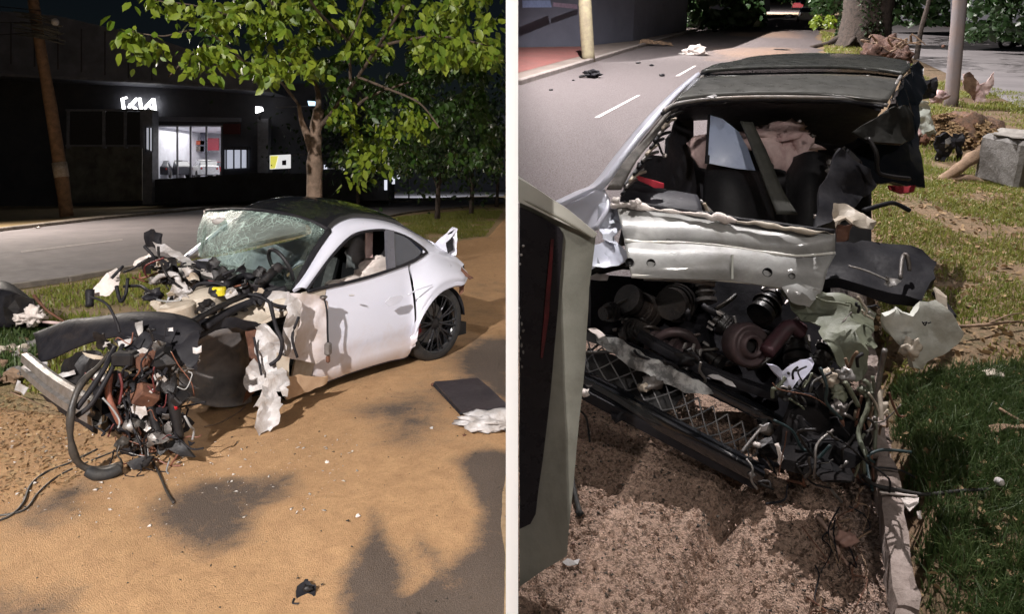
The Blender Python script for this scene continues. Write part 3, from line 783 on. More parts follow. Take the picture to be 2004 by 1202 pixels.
def small_car(base, yaw, color_mat, label, s=1.0, F=L, group=None, name='parked_car'):
    """Ordinary hatchback, nose along +x before yaw."""
    t = thing(name, label, 'car', base, F, group); M = Matrix.Rotation(yaw, 3, 'Z'); b = Vector(base)
    tr3 = lambda p: b + M @ (Vector(p) * s)
    sec = [(-2.0, .35, .95, .75), (-1.9, .30, 1.05, .8), (-1.2, .28, 1.08, .85), (.8, .28, 1.0, .85), (1.6, .28, .9, .82), (1.98, .32, .75, .7)]
    rows = [[tr3((x, -w, lo)), tr3((x, -w, (lo + hi) / 2)), tr3((x, -w * .9, hi)), tr3((x, 0, hi + .03)), tr3((x, w * .9, hi)), tr3((x, w, (lo + hi) / 2)), tr3((x, w, lo)), tr3((x, -w, lo))] for x, lo, hi, w in sec]
    m = grid(rows); m.f += [tuple(range(7)), tuple(len(m.v) - 1 - i for i in range(1, 8))]
    obj('body', m, color_mat, t, smooth=True, autos=40)
    sec = [(-1.85, .62, 1.05), (-1.5, .62, 1.42), (-.2, .64, 1.5), (.35, .62, 1.42), (1.0, .66, .98)]
    rows = [[tr3((x, -.78, .95)), tr3((x, -w, z)), tr3((x, w, z)), tr3((x, .78, .95))] for x, w, z in sec]
    obj('window_glass', grid(rows), GLASSD, t)
    rows = [[tr3((x, -.6, z)), tr3((x, 0, z + .02)), tr3((x, .6, z))] for x, z in ((-1.5, 1.45), (-.2, 1.53), (.3, 1.46))]
    obj('roof', solid(grid(rows), .03), color_mat, t, smooth=True)
    for x in (-1.25, 1.25):
        for y in (-.8, .8): obj('wheel', lathe(tr3((x, y, .32)), M @ Vector((0, 1, 0)), [(0, -.1 * s), (.3 * s, -.1 * s), (.32 * s, -.06 * s), (.32 * s, .06 * s), (.3 * s, .1 * s), (0, .1 * s)], 16), RUBBER, t)
    for y in (-.6, .6):
        obj('headlight', lump(tr3((1.93, y, .66)), (.1 * s, .16 * s, .08 * s), .05, 1, 2), WHITEP, t, smooth=True)
        obj('taillight', lump(tr3((-1.95, y, .8)), (.08 * s, .12 * s, .1 * s), .05, 1, 2), REDP, t, smooth=True)
    return t
CARW = pbr('car_white', (.7, .7, .72), None, .3, coat=.5); CARK = pbr('car_black', (.03, .03, .04), None, .3, coat=.5)
small_car((D(334, 340, YB + 3.4).x, YB + 3.4, zlo + .01), 2.6, CARK, 'dark display car standing inside the lit showroom, on its left', .8, group='display cars in the showroom')
small_car((D(400, 338, YB + 3).x, YB + 3.0, zlo + .01), 2.2, CARW, 'white display car standing inside the lit showroom, on its right', .8, group='display cars in the showroom')
small_car((D(318, 338, YB + 2).x, YB + 2.0, zlo + .01), 1.9, CARK, 'black display car nearest the left end of the lit showroom', .75, group='display cars in the showroom')
small_car((D(420, 338, YB + 5).x, YB + 5.0, zlo + .01), 2.9, pbr('car_dark_red', (.2, .02, .03), None, .3), 'dark red display car at the back right of the lit showroom', .75, group='display cars in the showroom')
# glowing panel standing in for the lit white cars beside the showroom
obj('glow_panel', slab([(440, 290), (484, 288), (484, 328), (440, 330)], YB - .1, .05), emit('bay_glow', (.72, .76, .9), .55), bd)
for x in (441, 456, 470, 482): obj('bay_post', slab([(x, 288), (x + 2, 288), (x + 2, 330), (x, 330)], YB - .3, .1), GREYPOST, bd)
obj('bay_lintel', slab([(437, 286), (488, 286), (488, 293), (437, 293)], YB - .3, .15), DARKWALL, bd)
obj('red_panel', slab([(437, 242), (470, 242), (470, 262), (437, 262)], YB - .2, .1), pbr('dull_red', (.10, .02, .02), None, .7), bd)
fl = thing('flood_light', 'small white flood light glowing on the pillar right of the showroom', 'flood light', (D(506, 215, YB - 1.2).x, YB - 1.2, D(506, 222, YB - 1.2).z))
obj('lens', slab([(500, 208), (512, 209), (514, 216), (500, 221)], YB - 1.4, .15), lampw, fl); obj('bracket', slab([(506, 218), (509, 218), (509, 234), (506, 234)], YB - 1.2, .1), BLACKM, fl)
fl2 = thing('flood_light', 'pale blue lamp glimpsed between the tree boughs left of the trunk', 'flood light', (D(610, 200, 40).x, 40, D(610, 210, 40).z))
obj('lens', slab([(602, 197), (616, 198), (616, 206), (604, 206)], 40, .15), emit('lamp_blue', (.5, .75, 1), 2), fl2); obj('arm', slab([(540, 209), (606, 206), (606, 208), (540, 211)], 40.1, .08), GREYPOST, fl2)
po = thing('poster_board', 'small lit yellow and white poster board left of the pale tree trunk', 'poster', (D(547, 335, 40).x, 40, 0))
obj('board', slab([(528, 304), (568, 302), (568, 329), (528, 331)], 40, .1), emit('poster_white', (.8, .8, .8), .9), po)
obj('yellow_print', slab([(529, 305), (544, 305), (538, 329), (529, 330)], 39.97, .02), emit('poster_yellow', (.75, .7, .12), .9), po)
obj('dark_print', slab([(552, 314), (560, 313), (560, 323), (552, 323)], 39.97, .02), pbr('print_dark', (.05, .05, .09)), po)
for x in (530, 564): obj('leg', slab([(x, 330), (x + 2, 330), (x + 2, 392), (x, 392)], 40.02, .06), GREYPOST, po)
# rail and lights right of the tree
rl = thing('boundary_rail', 'dark boundary rail with white marker posts right of the tree trunk', 'railing', (D(700, 345, 41).x, 41, 0))
for a, b in (((570, 302), (680, 296)), ((632, 328), (672, 328))): obj('rail', slab([a, b, (b[0], b[1] + 3), (a[0], a[1] + 3)], 39.5, .1), GREYPOST if a[1] < 320 else pbr('light_rail', (.5, .5, .5)), rl)
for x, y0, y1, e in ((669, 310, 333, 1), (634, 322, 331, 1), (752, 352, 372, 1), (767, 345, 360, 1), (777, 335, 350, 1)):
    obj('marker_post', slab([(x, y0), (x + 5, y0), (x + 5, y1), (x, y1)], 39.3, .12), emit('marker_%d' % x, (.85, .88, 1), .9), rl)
# dim buildings closing the right-hand background
b2 = thing('low_building', 'low dark building closing the street behind the trees', 'building', (D(870, 350, 75).x, 75, 0))
obj('wall', slab([(760, 376), (760, 250), (1000, 240), (1000, 372)], 90, .5), DARKWALL, b2)
obj('lit_wall', slab([(730, 392), (730, 345), (768, 345), (768, 388)], 60, .4), pbr('pale_plaster', (.22, .22, .27), None, .9), b2)
obj('roof', slab([(755, 252), (760, 235), (1000, 225), (1000, 242)], 89, 1.5), CANOPYM, b2)


# ------------------------------------------------------------ street lamps (their light comes with them)
def street_lamp(base, hgt, toward, power, color, label, F=L, radius=.18, cone=150, aim=None, blend=.6, blocker=0):
    t = thing('street_lamp', label, 'street lamp', base, F, 'street lamps'); b = Vector(base); u = Vector(toward).normalized()
    top = b + Vector((0, 0, hgt))
    obj('pole', tube([b, b + Vector((0, 0, hgt * .5)), top], .07, seg=10, r_end=.05), GREYPOST, t, smooth=True)
    obj('arm', tube([top, top + u * .6 + Vector((0, 0, .15)), top + u * 1.3 + Vector((0, 0, .2))], .035), GREYPOST, t, smooth=True)
    hd = top + u * 1.5 + Vector((0, 0, .2)); obj('lamp_head', lump(hd, (.3, .3, .09), .02, 1, 2), GREYPOST, t, smooth=True)
    l = bpy.data.lights.new('lamp_light', 'SPOT'); l.energy = power; l.color = color; l.shadow_soft_size = radius
    l.spot_size = math.radians(cone); l.spot_blend = blend
    o = bpy.data.objects.new('lamp_light', l); COL.objects.link(o); o.parent = t; o.location = hd - b - Vector((0, 0, .14))
    if blocker: obj('light_blocker', box(hd + Vector((-.085, 0, -.14 - blocker / 2 + .05)), (.01, 1.2, blocker + .1)), GREYPOST, t)  # added plate, blocks this lamp's spill onto the other street
    a = (Vector(aim) - hd).normalized() if aim else Vector((0, 0, -1))
    o.rotation_euler = a.to_track_quat('-Z', 'Y').to_euler(); return t


lampL = street_lamp((-3.2, -7.0, 0), 6.4, (0, 1, 0), P_LEFT, (1, .94, .90), 'street lamp behind the viewer lighting the white wreck', aim=(-2.5, 5.2, .5), cone=52, radius=.09, blend=.7)
az = math.atan2(3.2, 1.85 + 5.5) - .046; dr_, rt_ = Vector((math.sin(az), math.cos(az), 0)), Vector((math.cos(az), -math.sin(az), 0))
obj('light_blocker', box(Vector((-3.2, -5.5, 6.46)) + dr_ * .88 + rt_ * .06 + Vector((0, 0, -.75)), (1.8, .01, 1.75), Matrix((dr_, -rt_, Vector((0, 0, 1)))).transposed()), GREYPOST, lampL)  # added plate, keeps the left lamp's light off the right-hand street
street_lamp((-19.5, 20, 0), 8.0, (.8, .3, 0), P_LEFT_FAR, (1, .9, .8), 'street lamp on the far pavement beyond the left edge', aim=(-12, 19, 0), cone=140)
street_lamp((-9, 58, 0), 8.0, (1, 0, 0), 4500, (.9, .93, 1), 'street lamp over the distant pale street', aim=(-6, 70, 0), cone=120)

# ============================================================ THE WRECKED CAR SEEN FROM ITS SIDE
O = Vector((-.688, 6.17, 0)); DU = Vector((.618, .786, 0)).normalized(); DV = Vector((-DU.y, DU.x, 0)); CW = 2.05
S = lambda x, y, v: L.pl(x, y, O + DV * v, DV)
def uvz(p): q = p - O; return q.dot(DU), q.dot(DV), q.z
def far(p, lift=.10, back=.08):
    """The matching point on the car's other side, which the crash has left a little higher."""
    u, v, z = uvz(p); return O + DU * (u - back) + DV * (CW - v) + Vector((0, 0, z + lift))
car = thing('wrecked_car', 'white coupe with black roof seen from its side, nose torn off and windscreen shattered', 'car', O + DU * -.8 + DV * 1.0)
B = [S(558, 782, .05), S(600, 762, .05), S(640, 747, .05), S(700, 725, .05), S(760, 707, .05), S(798, 697, .05), S(806, 668, .01), S(817, 635, -.02), S(838, 598, -.03), S(860, 575, -.02), S(885, 563, .0), S(903, 560, .02), S(910, 546, .12)]
Tt = [S(592, 572, .12), S(640, 561, .12), S(680, 552, .12), S(722, 541, .12), S(765, 527, .12), S(790, 518, .13), S(805, 512, .14), S(818, 506, .15), S(833, 495, .18), S(850, 494, .19), S(875, 503, .18), S(890, 510, .18), S(905, 522, .2)]
Bc, Tc = catmull(B, 4), catmull(Tt, 4); NR = 14
def side_pt(i, t):
    s = i / (len(Bc) - 1); b, tp = Bc[i], Tc[i]; p = b.lerp(tp, t)
    haunch = math.exp(-((s - .72) / .2) ** 2)
    bul = math.sin(math.pi * min(1, t * 1.05) ** .8) * (.055 + .05 * haunch)
    bul += .018 * math.exp(-((t - .10) / .05) ** 2) - .012 * math.exp(-((t - .2) / .06) ** 2)
    return p - DV * bul
rows = [[side_pt(i, k / NR) for i in range(len(Bc))] for k in range(NR + 1)]
seam = 23
front_i = 4
door = solid(grid([r[front_i:seam] for r in rows]), .03)
obj('door', door, PAINT, car, smooth=True, autos=50)
rr = [[p for p in r[seam:]] for r in rows]
for r in rr: r[0] = r[0] + DU * .008
rearq = obj('rear_quarter_panel', solid(grid(rr), .03), PAINT, car, smooth=True, autos=50)
ff = [[p + DV * (.02 * noise.noise(p * 7)) for p in r[:front_i + 1]] for r in rows]
for r in ff: r[-1] = r[-1] - DU * .008
obj('front_fender_remains', solid(grid(ff), .02), CREAM, car, smooth=True, autos=50)
obj('door', solid(grid([[far(p) for p in r[::-1]] for r in rows]), .03), PAINT, car, smooth=True, autos=50, label='far side door and flank')
# greenhouse: inner line (round the window) and outer line (roof rail)
IN = [S(600, 566, .125), S(622, 535, .15), S(648, 500, .19), S(678, 468, .24), (S(700, 455, .27)), S(728, 450, .28), S(755, 450, .285), S(790, 461, .27), S(812, 474, .24), S(829, 487, .20), S(834, 494, .18), S(850, 494, .19), S(875, 503, .18), S(890, 510, .18), S(905, 522, .2)]
OUT = [S(572, 568, .17), S(592, 543, .2), S(614, 508, .25), S(634, 472, .31), S(648, 449, .35), S(672, 433, .38), S(700, 427, .40), S(745, 431, .42), S(780, 441, .44), S(808, 455, .46), S(830, 467, .48), S(850, 480, .46), S(870, 492, .42), (S(888, 502, .36)), S(906, 519, .26)]
Ic, Oc = catmull(IN, 4), catmull(OUT, 4)
rl_rows = []
for k in range(6):
    t = k / 5; rl_rows.append([a.lerp(b, t) + (Vector((0, 0, 1)) - DV).normalized() * (.028 * math.sin(math.pi * t)) for a, b in zip(Ic, Oc)])
obj('roof_rail', solid(grid(rl_rows), .025), PAINT, car, smooth=True, autos=60)
obj('roof_rail', solid(grid([[far(p) for p in r[::-1]] for r in rl_rows]), .025), PAINT, car, smooth=True, autos=60)
obj('window_seal', tube([p - DV * .012 + Vector((0, 0, -.004)) for p in IN[:11]], .013, seg=6), BLACKP, car, smooth=True)
obj('window_seal', tube([p - DV * .012 for p in ([S(600, 570, .12), S(640, 561, .12), S(680, 552, .12), S(722, 541, .12), S(765, 527, .12), S(805, 512, .14), S(822, 502, .16), S(834, 494, .18)])], .014, seg=6), BLACKP, car, smooth=True)
# roof panel, tail
near = Oc[14:]; RN = []
for p in near:
    q = far(p); u = uvz(p)[0]; crown = .11 if u < .0 else .11 * max(.15, 1 - u * 1.6)
    RN.append([p.lerp(q, k / 12) + Vector((0, 0, crown * math.sin(math.pi * k / 12) ** .7)) + (-DU * .10 * math.sin(math.pi * k / 12) if p is near[0] else Vector()) for k in range(13)])
cut = 20
obj('roof', solid(grid(RN[:cut]), .02), GLOSSK, car, smooth=True)
obj('rear_window', solid(grid([[p for p in r] for r in RN[cut - 1:cut + 10]]), .006), GLASSD, car, smooth=True)
obj('engine_cover', solid(grid(RN[cut + 9:]), .02), PAINT, car, smooth=True)
tb = [p.copy() for p in RN[-1]]; tl = [Vector((p.x, p.y, .62)) - DU * .02 for p in tb]
obj('rear_bumper_remains', solid(grid([tb, [a.lerp(b, .5) + DU * .02 for a, b in zip(tb, tl)], tl]), .02), BLACKP, car, smooth=True)
# torn tail pieces
obj('rear_lamp_fragment', frag([S(903, 522, .05), S(926, 545, -.02), S(919, 548, -.02), S(910, 540, .02), S(908, 570, .02), S(900, 578, .05), S(898, 560, .06)], .03, .012, .006, .01, 3), RUST, car)
obj('rear_spoiler_remains', frag([S(853, 477, .45), S(885, 444, .3), S(895, 447, .28), S(893, 500, .25), S(878, 504, .3), S(868, 492, .36)], .04, .02, .006, .015, 4), PAINT, car)
obj('spoiler_bracket', frag([S(872, 475, .30), S(884, 464, .28), S(886, 490, .26), S(876, 496, .28)], .03, .01, .004, .02, 5), BLACKP, car)
obj('spoiler_bracket', frag([S(876, 461, .27), S(889, 452, .26), S(884, 459, .25)], .03, .01, .003, .01, 6), BLACKP, car)
# side glass, pillar, interior
def gpoly(pts, t=.006, seed=1): return frag(pts, .15, 0.0, 0, t, seed)
obj('quarter_glass', gpoly([S(768, 455, .27), S(790, 462, .26), S(812, 476, .24), S(827, 489, .21), (S(818, 503, .18)), S(790, 516, .15), S(768, 524, .14)]), GLASSD, car)
obj('door_pillar', solid(grid([[S(752, 451, .275), S(767, 453, .275)], [S(753, 490, .21), S(768, 490, .21)], [S(756, 529, .125), S(770, 525, .125)]]), .03), pbr('pillar_grey', (.11, .11, .13), None, .35), car)
obj('mirror_mount', lump(S(633, 582, -.09), (.03, .03, .018), .2, 2, 2), STEEL, car, smooth=True)
obj('mirror_cable', tube([S(634, 582, -.10), S(640, 610, -.13), S(641, 650, -.13), S(642, 672, -.13)], .008, seg=6), BLACKP, car, smooth=True)
obj('mirror_motor', box(S(642, 683, -.13), (.05, .05, .10), None, None, .012), STEEL, car)
obj('mirror_stub', box(S(642, 703, -.12), (.03, .03, .06), None, None, .01), RUST, car)
for px, py in ((688, 578),): obj('side_lamp', lump(S(px, py, -.055), (.025, .01, .008), .05, 1, 2), WHITEP, car, smooth=True)
hp = [S(754, 592, -.075), S(765, 582, -.085), S(785, 578, -.085), S(790, 583, -.085), S(780, 595, -.085), S(762, 599, -.08)]
obj('door_handle', frag([p + DV * .012 for p in hp], .03, .0, 0, .012, 1), PAINT, car)
obj('side_crease', tube([S(798, 577, -.06), S(820, 566, -.075), S(846, 558, -.06)], .008, seg=6, r_end=.003), PAINT, car, smooth=True)
C3 = lambda u, v, z: O + DU * u + DV * v + Vector((0, 0, z))
cr = Matrix((DU, DV, Vector((0, 0, 1)))).transposed()
obj('floor_pan', box(C3(-.55, 1.02, .2), (2.2, 1.75, .12), cr), BLACKM, car)
obj('cabin_rear', box(C3(.12, 1.02, .58), (.5, 1.5, .7), cr, None, .05), LEATHER, car)
def seat(u, v, mat, nm='seat'):
    s = obj(nm, box(C3(u, v, .42), (.5, .5, .2), cr, None, .06), mat, car)
    m = Matrix.Rotation(0, 3, 'Y'); tilt = cr @ Matrix.Rotation(math.radians(18), 3, 'Y')
    obj('backrest', box(C3(u + .32, v, .82), (.16, .5, .72), tilt, None, .07), mat, s)
    obj('headrest', box(C3(u + .42, v, 1.14), (.12, .26, .16), tilt, None, .05), mat, s)
seat(-.55, .62, LEATHER); seat(-.55, 1.45, LEATHER)
obj('side_airbag', lump(C3(-.30, .46, .80), (.26, .10, .15), .25, 3, 4, rot=cr), CLOTH, car, smooth=True)
obj('seat_belt', frag([S(714, 456, .5), S(728, 457, .5), S(728, 505, .45), S(714, 505, .45)], .05, .01, .002, .01, 8), PINKCLOTH, car)
obj('head_airbag', lump(C3(-.30, .75, 1.0), (.12, .16, .22), .3, 5, 3), pbr('dim_cloth', (.30, .30, .32), None, .9), car, smooth=True)
obj('side_airbag', lump(C3(-.72, .36, .78), (.26, .06, .06), .25, 7, 3, rot=cr), CLOTH, car, smooth=True)
# dashboard and steering wheel
dash = []
for k in range(9):
    t = k / 8; v = .25 + t * 1.55; dash.append([C3(-1.62 + .0, v, .78 + .05 * t), C3(-1.45, v, .88 + .02 * math.sin(t * 9) + .06 * t), C3(-1.2, v, .86 + .05 * t), C3(-1.12, v, .70), C3(-1.2, v, .45)])
obj('dashboard', solid(grid(dash), .02), LEATHER, car, smooth=True)
wc = D(549, 522, 5.28); wax = (DU * .9 + Vector((0, 0, .42)) - DV * .1).normalized()
sw = obj('steering_wheel', lathe(wc, wax, [(.155 + .016 * math.cos(a), .016 * math.sin(a)) for a in [i * math.pi / 4 for i in range(9)]], 28), LEATHER, car, smooth=True)
obj('wheel_hub', lump(wc - wax * .03, .05, .1, 1, 2), BLACKP, sw, smooth=True)
aa = wax.cross(Vector((0, 0, 1))).normalized(); bb = wax.cross(aa)
for a in (0, math.pi, math.pi / 2 if bb.z < 0 else -math.pi / 2): obj('wheel_spoke', tube([wc, wc + (aa * math.cos(a) + bb * math.sin(a)) * .15], .014, seg=6), BLACKP, sw)
obj('steering_column', tube([wc - wax * .04, wc - wax * .32 + Vector((0, 0, -.08))], .04), BLACKM, car, smooth=True)
# windscreen
WB = [S(578, 566, .2), D(540, 560, 5.15), D(500, 548, 5.35), D(455, 532, 5.55), D(420, 515, 5.8), D(388, 500, 6.0)]
WT = [S(644, 452, .34), D(610, 434, 5.62), D(560, 420, 5.7), D(500, 412, 5.85), D(455, 410, 6.1), D(430, 409, 6.35)]
WB[-1] = D(390, 502, 6.1); WT[-1] = D(402, 413, 6.45)
wb, wt = catmull(WB, 5), catmull(WT, 5); wr = []
for k in range(15):
    t = k / 14; sag = .05 * math.sin(math.pi * t)
    wr.append([a.lerp(b, t) - DU * sag + Vector((0, 0, .02 * noise.noise(a.lerp(b, t) * 5))) for a, b in zip(wb, wt)])
ws = obj('windscreen', grid(wr), SHATTER, car, smooth=True)
cr_a = ws.data.attributes.new('crack', 'FLOAT', 'POINT')
def crackf(i, k):
    s = i / (len(wb) - 1); t = k / 14
    near_clear = math.exp(-(((s - .20) / .27) ** 2 + ((t - .36) / .44) ** 2)); low = max(0, .25 - t) * 1.2
    return max(.03, min(1.1, 1.05 - 1.9 * near_clear - low - max(0, .10 - s) * 7))
cr_a.data.foreach_set('value', [crackf(i, k) for k in range(15) for i in range(len(wb))])
obj('windscreen_frame', tube([p + DU * .01 for p in WT], .02, seg=6), BLACKP, car, smooth=True)
obj('windscreen_frame', tube([WT[0], WT[0].lerp(WB[0], .5) - DU * .03, WB[0]], .028, seg=6), BLACKP, car, smooth=True)
obj('windscreen_frame', tube([WT[-1], WT[-1].lerp(WB[-1], .5) + DU * .02, WB[-1]], .016, seg=6), ALU, car, smooth=True)
obj('rear_view_mirror', lump(D(430, 433, 6.05), (.08, .02, .035), .1, 1, 2), WHITEP, car, smooth=True)

# rear wheel
def wheel(c, ax, r, wdt, car_, F=L, blades=10):
    """Rim face looks along -ax."""
    c = Vector(c); ax = Vector(ax).normalized()
    t = obj('wheel', lathe(c, ax, [(r * .76, -wdt * .48), (r * .80, -wdt * .5), (r * .93, -wdt * .49), (r * .985, -wdt * .42), (r, -wdt * .3), (r, wdt * .3), (r * .985, wdt * .42), (r * .9, wdt * .5), (r * .76, wdt * .48)], 56), RUBBER, car_, smooth=True)
    obj('rim', lathe(c, ax, [(r * .70, -wdt * .34), (r * .77, -wdt * .50), (r * .785, -wdt * .49), (r * .76, -wdt * .40), (r * .70, -wdt * .1), (r * .68, wdt * .4)], 56), GLOSSK, t, smooth=True)
    a = ax.cross(Vector((0, 0, 1))).normalized(); b = ax.cross(a); m = MB()
    for k in range(blades):
        for off_ in (-.085, .085):
            t0 = 2 * math.pi * (k + .2) / blades; t1 = t0 + off_ * 1.3
            p0 = c + (a * math.cos(t0) + b * math.sin(t0)) * r * .16 - ax * wdt * .36; p1 = c + (a * math.cos(t1) + b * math.sin(t1)) * r * .745 - ax * wdt * .44
            tube([p0, p0.lerp(p1, .5) - ax * .008, p1], r * .028, m, 5, 2, r * .022)
    obj('spoke', m, pbr('rim_spoke', (.03, .03, .034), (.05, .05, .055), .25, .7), t, kind='stuff')
    obj('hub_cap', lathe(c, ax, [(0, -wdt * .40), (r * .1, -wdt * .39), (r * .18, -wdt * .34), (r * .2, -wdt * .1)], 24), BLACKM, t, smooth=True)
    obj('brake_disc', lathe(c, ax, [(r * .15, -wdt * .05), (r * .54, -wdt * .05), (r * .54, wdt * .06), (r * .15, wdt * .06)], 40), STEEL, t, smooth=True, autos=30)
    obj('brake_caliper', lathe(c, ax, [(r * .36, -wdt * .12), (r * .6, -wdt * .12), (r * .6, wdt * .12), (r * .36, wdt * .12)], 8, None, 2.6, 3.6), REDP, t)
    obj('wheel_backing', lathe(c, ax, [(0, wdt * .2), (r * .68, wdt * .2)], 24), BLACKM, t)
WCN = C3(.02, .155, .345)
wheel(WCN, DV, .348, .27, car)
wheel(C3(.0, 1.9, .42), -DV, .345, .27, car)
# wheel arch liner
obj('wheel_arch_liner', lathe(WCN, DV, [(.40, -.02), (.40, .4)], 24, None, 0, 2 * math.pi), BLACKP, car, smooth=True) if False else None
al_ = []
for k in range(17):
    a = math.pi * k / 16; p = C3(.02 - .40 * math.cos(a), .05, .36 + .35 * math.sin(a)); al_.append([p, p + DV * .4])
obj('wheel_arch_liner', solid(grid(al_), .006), BLACKP, car, smooth=True)
obj('sill_underside', solid(grid([[p + DV * .0 for p in Bc[:21]], [p + DV * .25 + Vector((0, 0, .02)) for p in Bc[:21]]]), .01), BLACKP, car)

# ---- torn front, fenders and structure
def T3(pts, r, mat, nm, seg=8, parent=None, re=None, wob=.15, F=L, label=None):
    return obj(nm, tube([F.d(*p) for p in pts], r, None, seg, 5, re, wob), mat, parent or car, smooth=True, label=label)
def FR(pts, mat, nm, cell=.05, amp=.012, jag=.008, t=.004, seed=0, parent=None, F=L, label=None, smooth=False):
    return obj(nm, frag([F.d(*p) for p in pts], cell, amp, jag, t, seed), mat, parent or car, autos=35, smooth=True, label=label)
# inner wheelhouse liner and its dark mouth
rows_ = []
for k in range(11):
    t = k / 10; rows_.append([])
    for j in range(13):
        s = j / 12
        x = 352 + 140 * t; ytop = 690 - 50 * math.sin(t * math.pi * .6); ybot = 775 + 22 * math.sin(t * math.pi * .8)
        y = ytop + (ybot - ytop) * s; Y = 4.62 + .35 * t + .22 * math.sin(math.pi * s) * math.sin(math.pi * (.15 + .8 * t))
        rows_[-1].append(D(x, y, Y) + Vector((0, 0, .01 * noise.noise(Vector((x / 30, y / 30, 1))))))
obj('wheelhouse_liner', solid(grid(rows_), .006), LINER, car, smooth=True)
FR([(372, 630, 4.95), (500, 628, 5.2), (515, 700, 5.2), (505, 790, 5.15), (470, 795, 5.1), (360, 770, 4.95), (350, 690, 4.9)], BLACKP, 'wheelhouse', seed=11)
FR([(370, 628, 4.45), (420, 622, 4.55), (500, 628, 4.72), (520, 640, 4.78), (500, 648, 4.8), (440, 640, 4.6), (380, 660, 4.5)], BLACKP, 'liner_lip', amp=.02, seed=12)
FR([(480, 640, 4.75), (500, 630, 4.78), (510, 700, 4.8), (498, 770, 4.8), (475, 790, 4.8), (490, 720, 4.78)], RUST, 'liner_edge', amp=.02, seed=13)
# cream structure and crumpled pillar foot
FR([(438, 600, 4.95), (470, 585, 5.0), (520, 583, 5.0), (560, 578, 4.95), (566, 605, 4.85), (540, 625, 4.82), (520, 640, 4.8), (470, 632, 4.78), (425, 634, 4.7)], CREAM, 'inner_fender', amp=.04, seed=14)
FR([(515, 572, 4.98), (568, 572, 4.92), (570, 603, 4.86), (548, 612, 4.85), (520, 600, 4.9)], WHITEP, 'firewall_piece', amp=.03, seed=15)
obj('door_hinge_panel', frag([S(562, 574, -.03), S(592, 574, -.04), S(622, 578, -.055), S(640, 590, -.065), S(642, 650, -.075), S(640, 700, -.07), S(618, 712, -.06), S(590, 706, -.05), S(562, 700, -.04), S(560, 640, -.04)], .04, .018, .004, .006, 16), PDUST, car, smooth=True, autos=50)
FR([(565, 575, 4.80), (590, 590, 4.84), (585, 640, 4.82), (565, 700, 4.76), (552, 690, 4.74), (556, 620, 4.76)], WHITEP, 'hinge_pillar', amp=.045, cell=.035, seed=17)
FR([(497, 640, 4.70), (520, 632, 4.7), (548, 660, 4.7), (556, 700, 4.7), (540, 735, 4.68), (520, 740, 4.66), (500, 690, 4.68)], WHITEP, 'torn_fender', amp=.05, cell=.035, seed=18)
FR([(492, 708, 4.62), (500, 700, 4.62), (522, 745, 4.62), (516, 762, 4.6), (490, 768, 4.6), (476, 752, 4.6), (482, 720, 4.62)], WHITEP, 'torn_flap', amp=.03, cell=.035, seed=19)
FR([(522, 735, 4.6), (552, 720, 4.62), (566, 745, 4.62), (562, 775, 4.55), (540, 765, 4.5), (556, 795, 4.45), (545, 830, 4.4), (508, 856, 4.37), (500, 840, 4.36), (508, 800, 4.42), (498, 800, 4.45), (515, 765, 4.52)], WHITEP, 'hanging_fender_strip', amp=.06, cell=.03, jag=.014, seed=20)
FR([(540, 690, 4.66), (566, 700, 4.7), (566, 750, 4.66), (548, 740, 4.62)], CREAM, 'torn_flap', amp=.03, seed=21)
FR([(560, 735, 4.7), (640, 735, 4.95), (640, 752, 4.97), (560, 782, 4.72)], pbr('dirty_sill', (.50, .36, .24), (.36, .24, .15), .8), 'sill_end', amp=.015, seed=22)
T3([(528, 590, 4.7), (540, 640, 4.68), (552, 670, 4.66), (546, 700, 4.66), (528, 715, 4.64)], .014, BLACKP, 'door_seal')
T3([(497, 660, 4.64), (505, 700, 4.62), (512, 735, 4.6)], .008, BLACKP, 'loose_wire')
T3([(585, 620, 4.78), (572, 660, 4.74), (582, 700, 4.74)], .010, BLACKP, 'loose_wire')
T3([(400, 640, 4.45), (450, 610, 4.7), (520, 580, 4.95), (560, 565, 5.0)], .035, BLACKP, 'strut_brace', re=.028)
T3([(372, 632, 4.3), (430, 600, 4.6), (490, 575, 4.9)], .022, BLACKM, 'strut_brace')
T3([(440, 560, 5.0), (480, 540, 5.3), (540, 560, 5.2)], .03, BLACKP, 'wiper_linkage')
T3([(380, 515, 5.4), (450, 545, 5.3), (520, 575, 5.1)], .035, BLACKP, 'cowl_rail')
T3([(372, 540, 5.2), (430, 566, 5.05), (470, 578, 4.95)], .022, BLACKP, 'cowl_rail')
FR([(395, 525, 5.35), (440, 548, 5.2), (450, 556, 5.2), (420, 548, 5.2), (392, 534, 5.3)], WHITEP, 'cowl_strip', seed=25)
FR([(300, 475, 5.6), (330, 482, 5.5), (370, 505, 5.4), (382, 515, 5.35), (365, 516, 5.3), (330, 500, 5.4), (306, 490, 5.55)], WHITEP, 'bonnet_hinge', amp=.02, seed=26)
FR([(280, 455, 5.7), (296, 448, 5.7), (320, 458, 5.6), (316, 480, 5.6), (300, 485, 5.6), (285, 480, 5.7)], BLACKP, 'headlamp_bracket', amp=.03, seed=27)
FR([(300, 500, 5.4), (345, 505, 5.3), (355, 540, 5.2), (300, 530, 5.3)], BLACKM, 'bracket', amp=.03, seed=28)
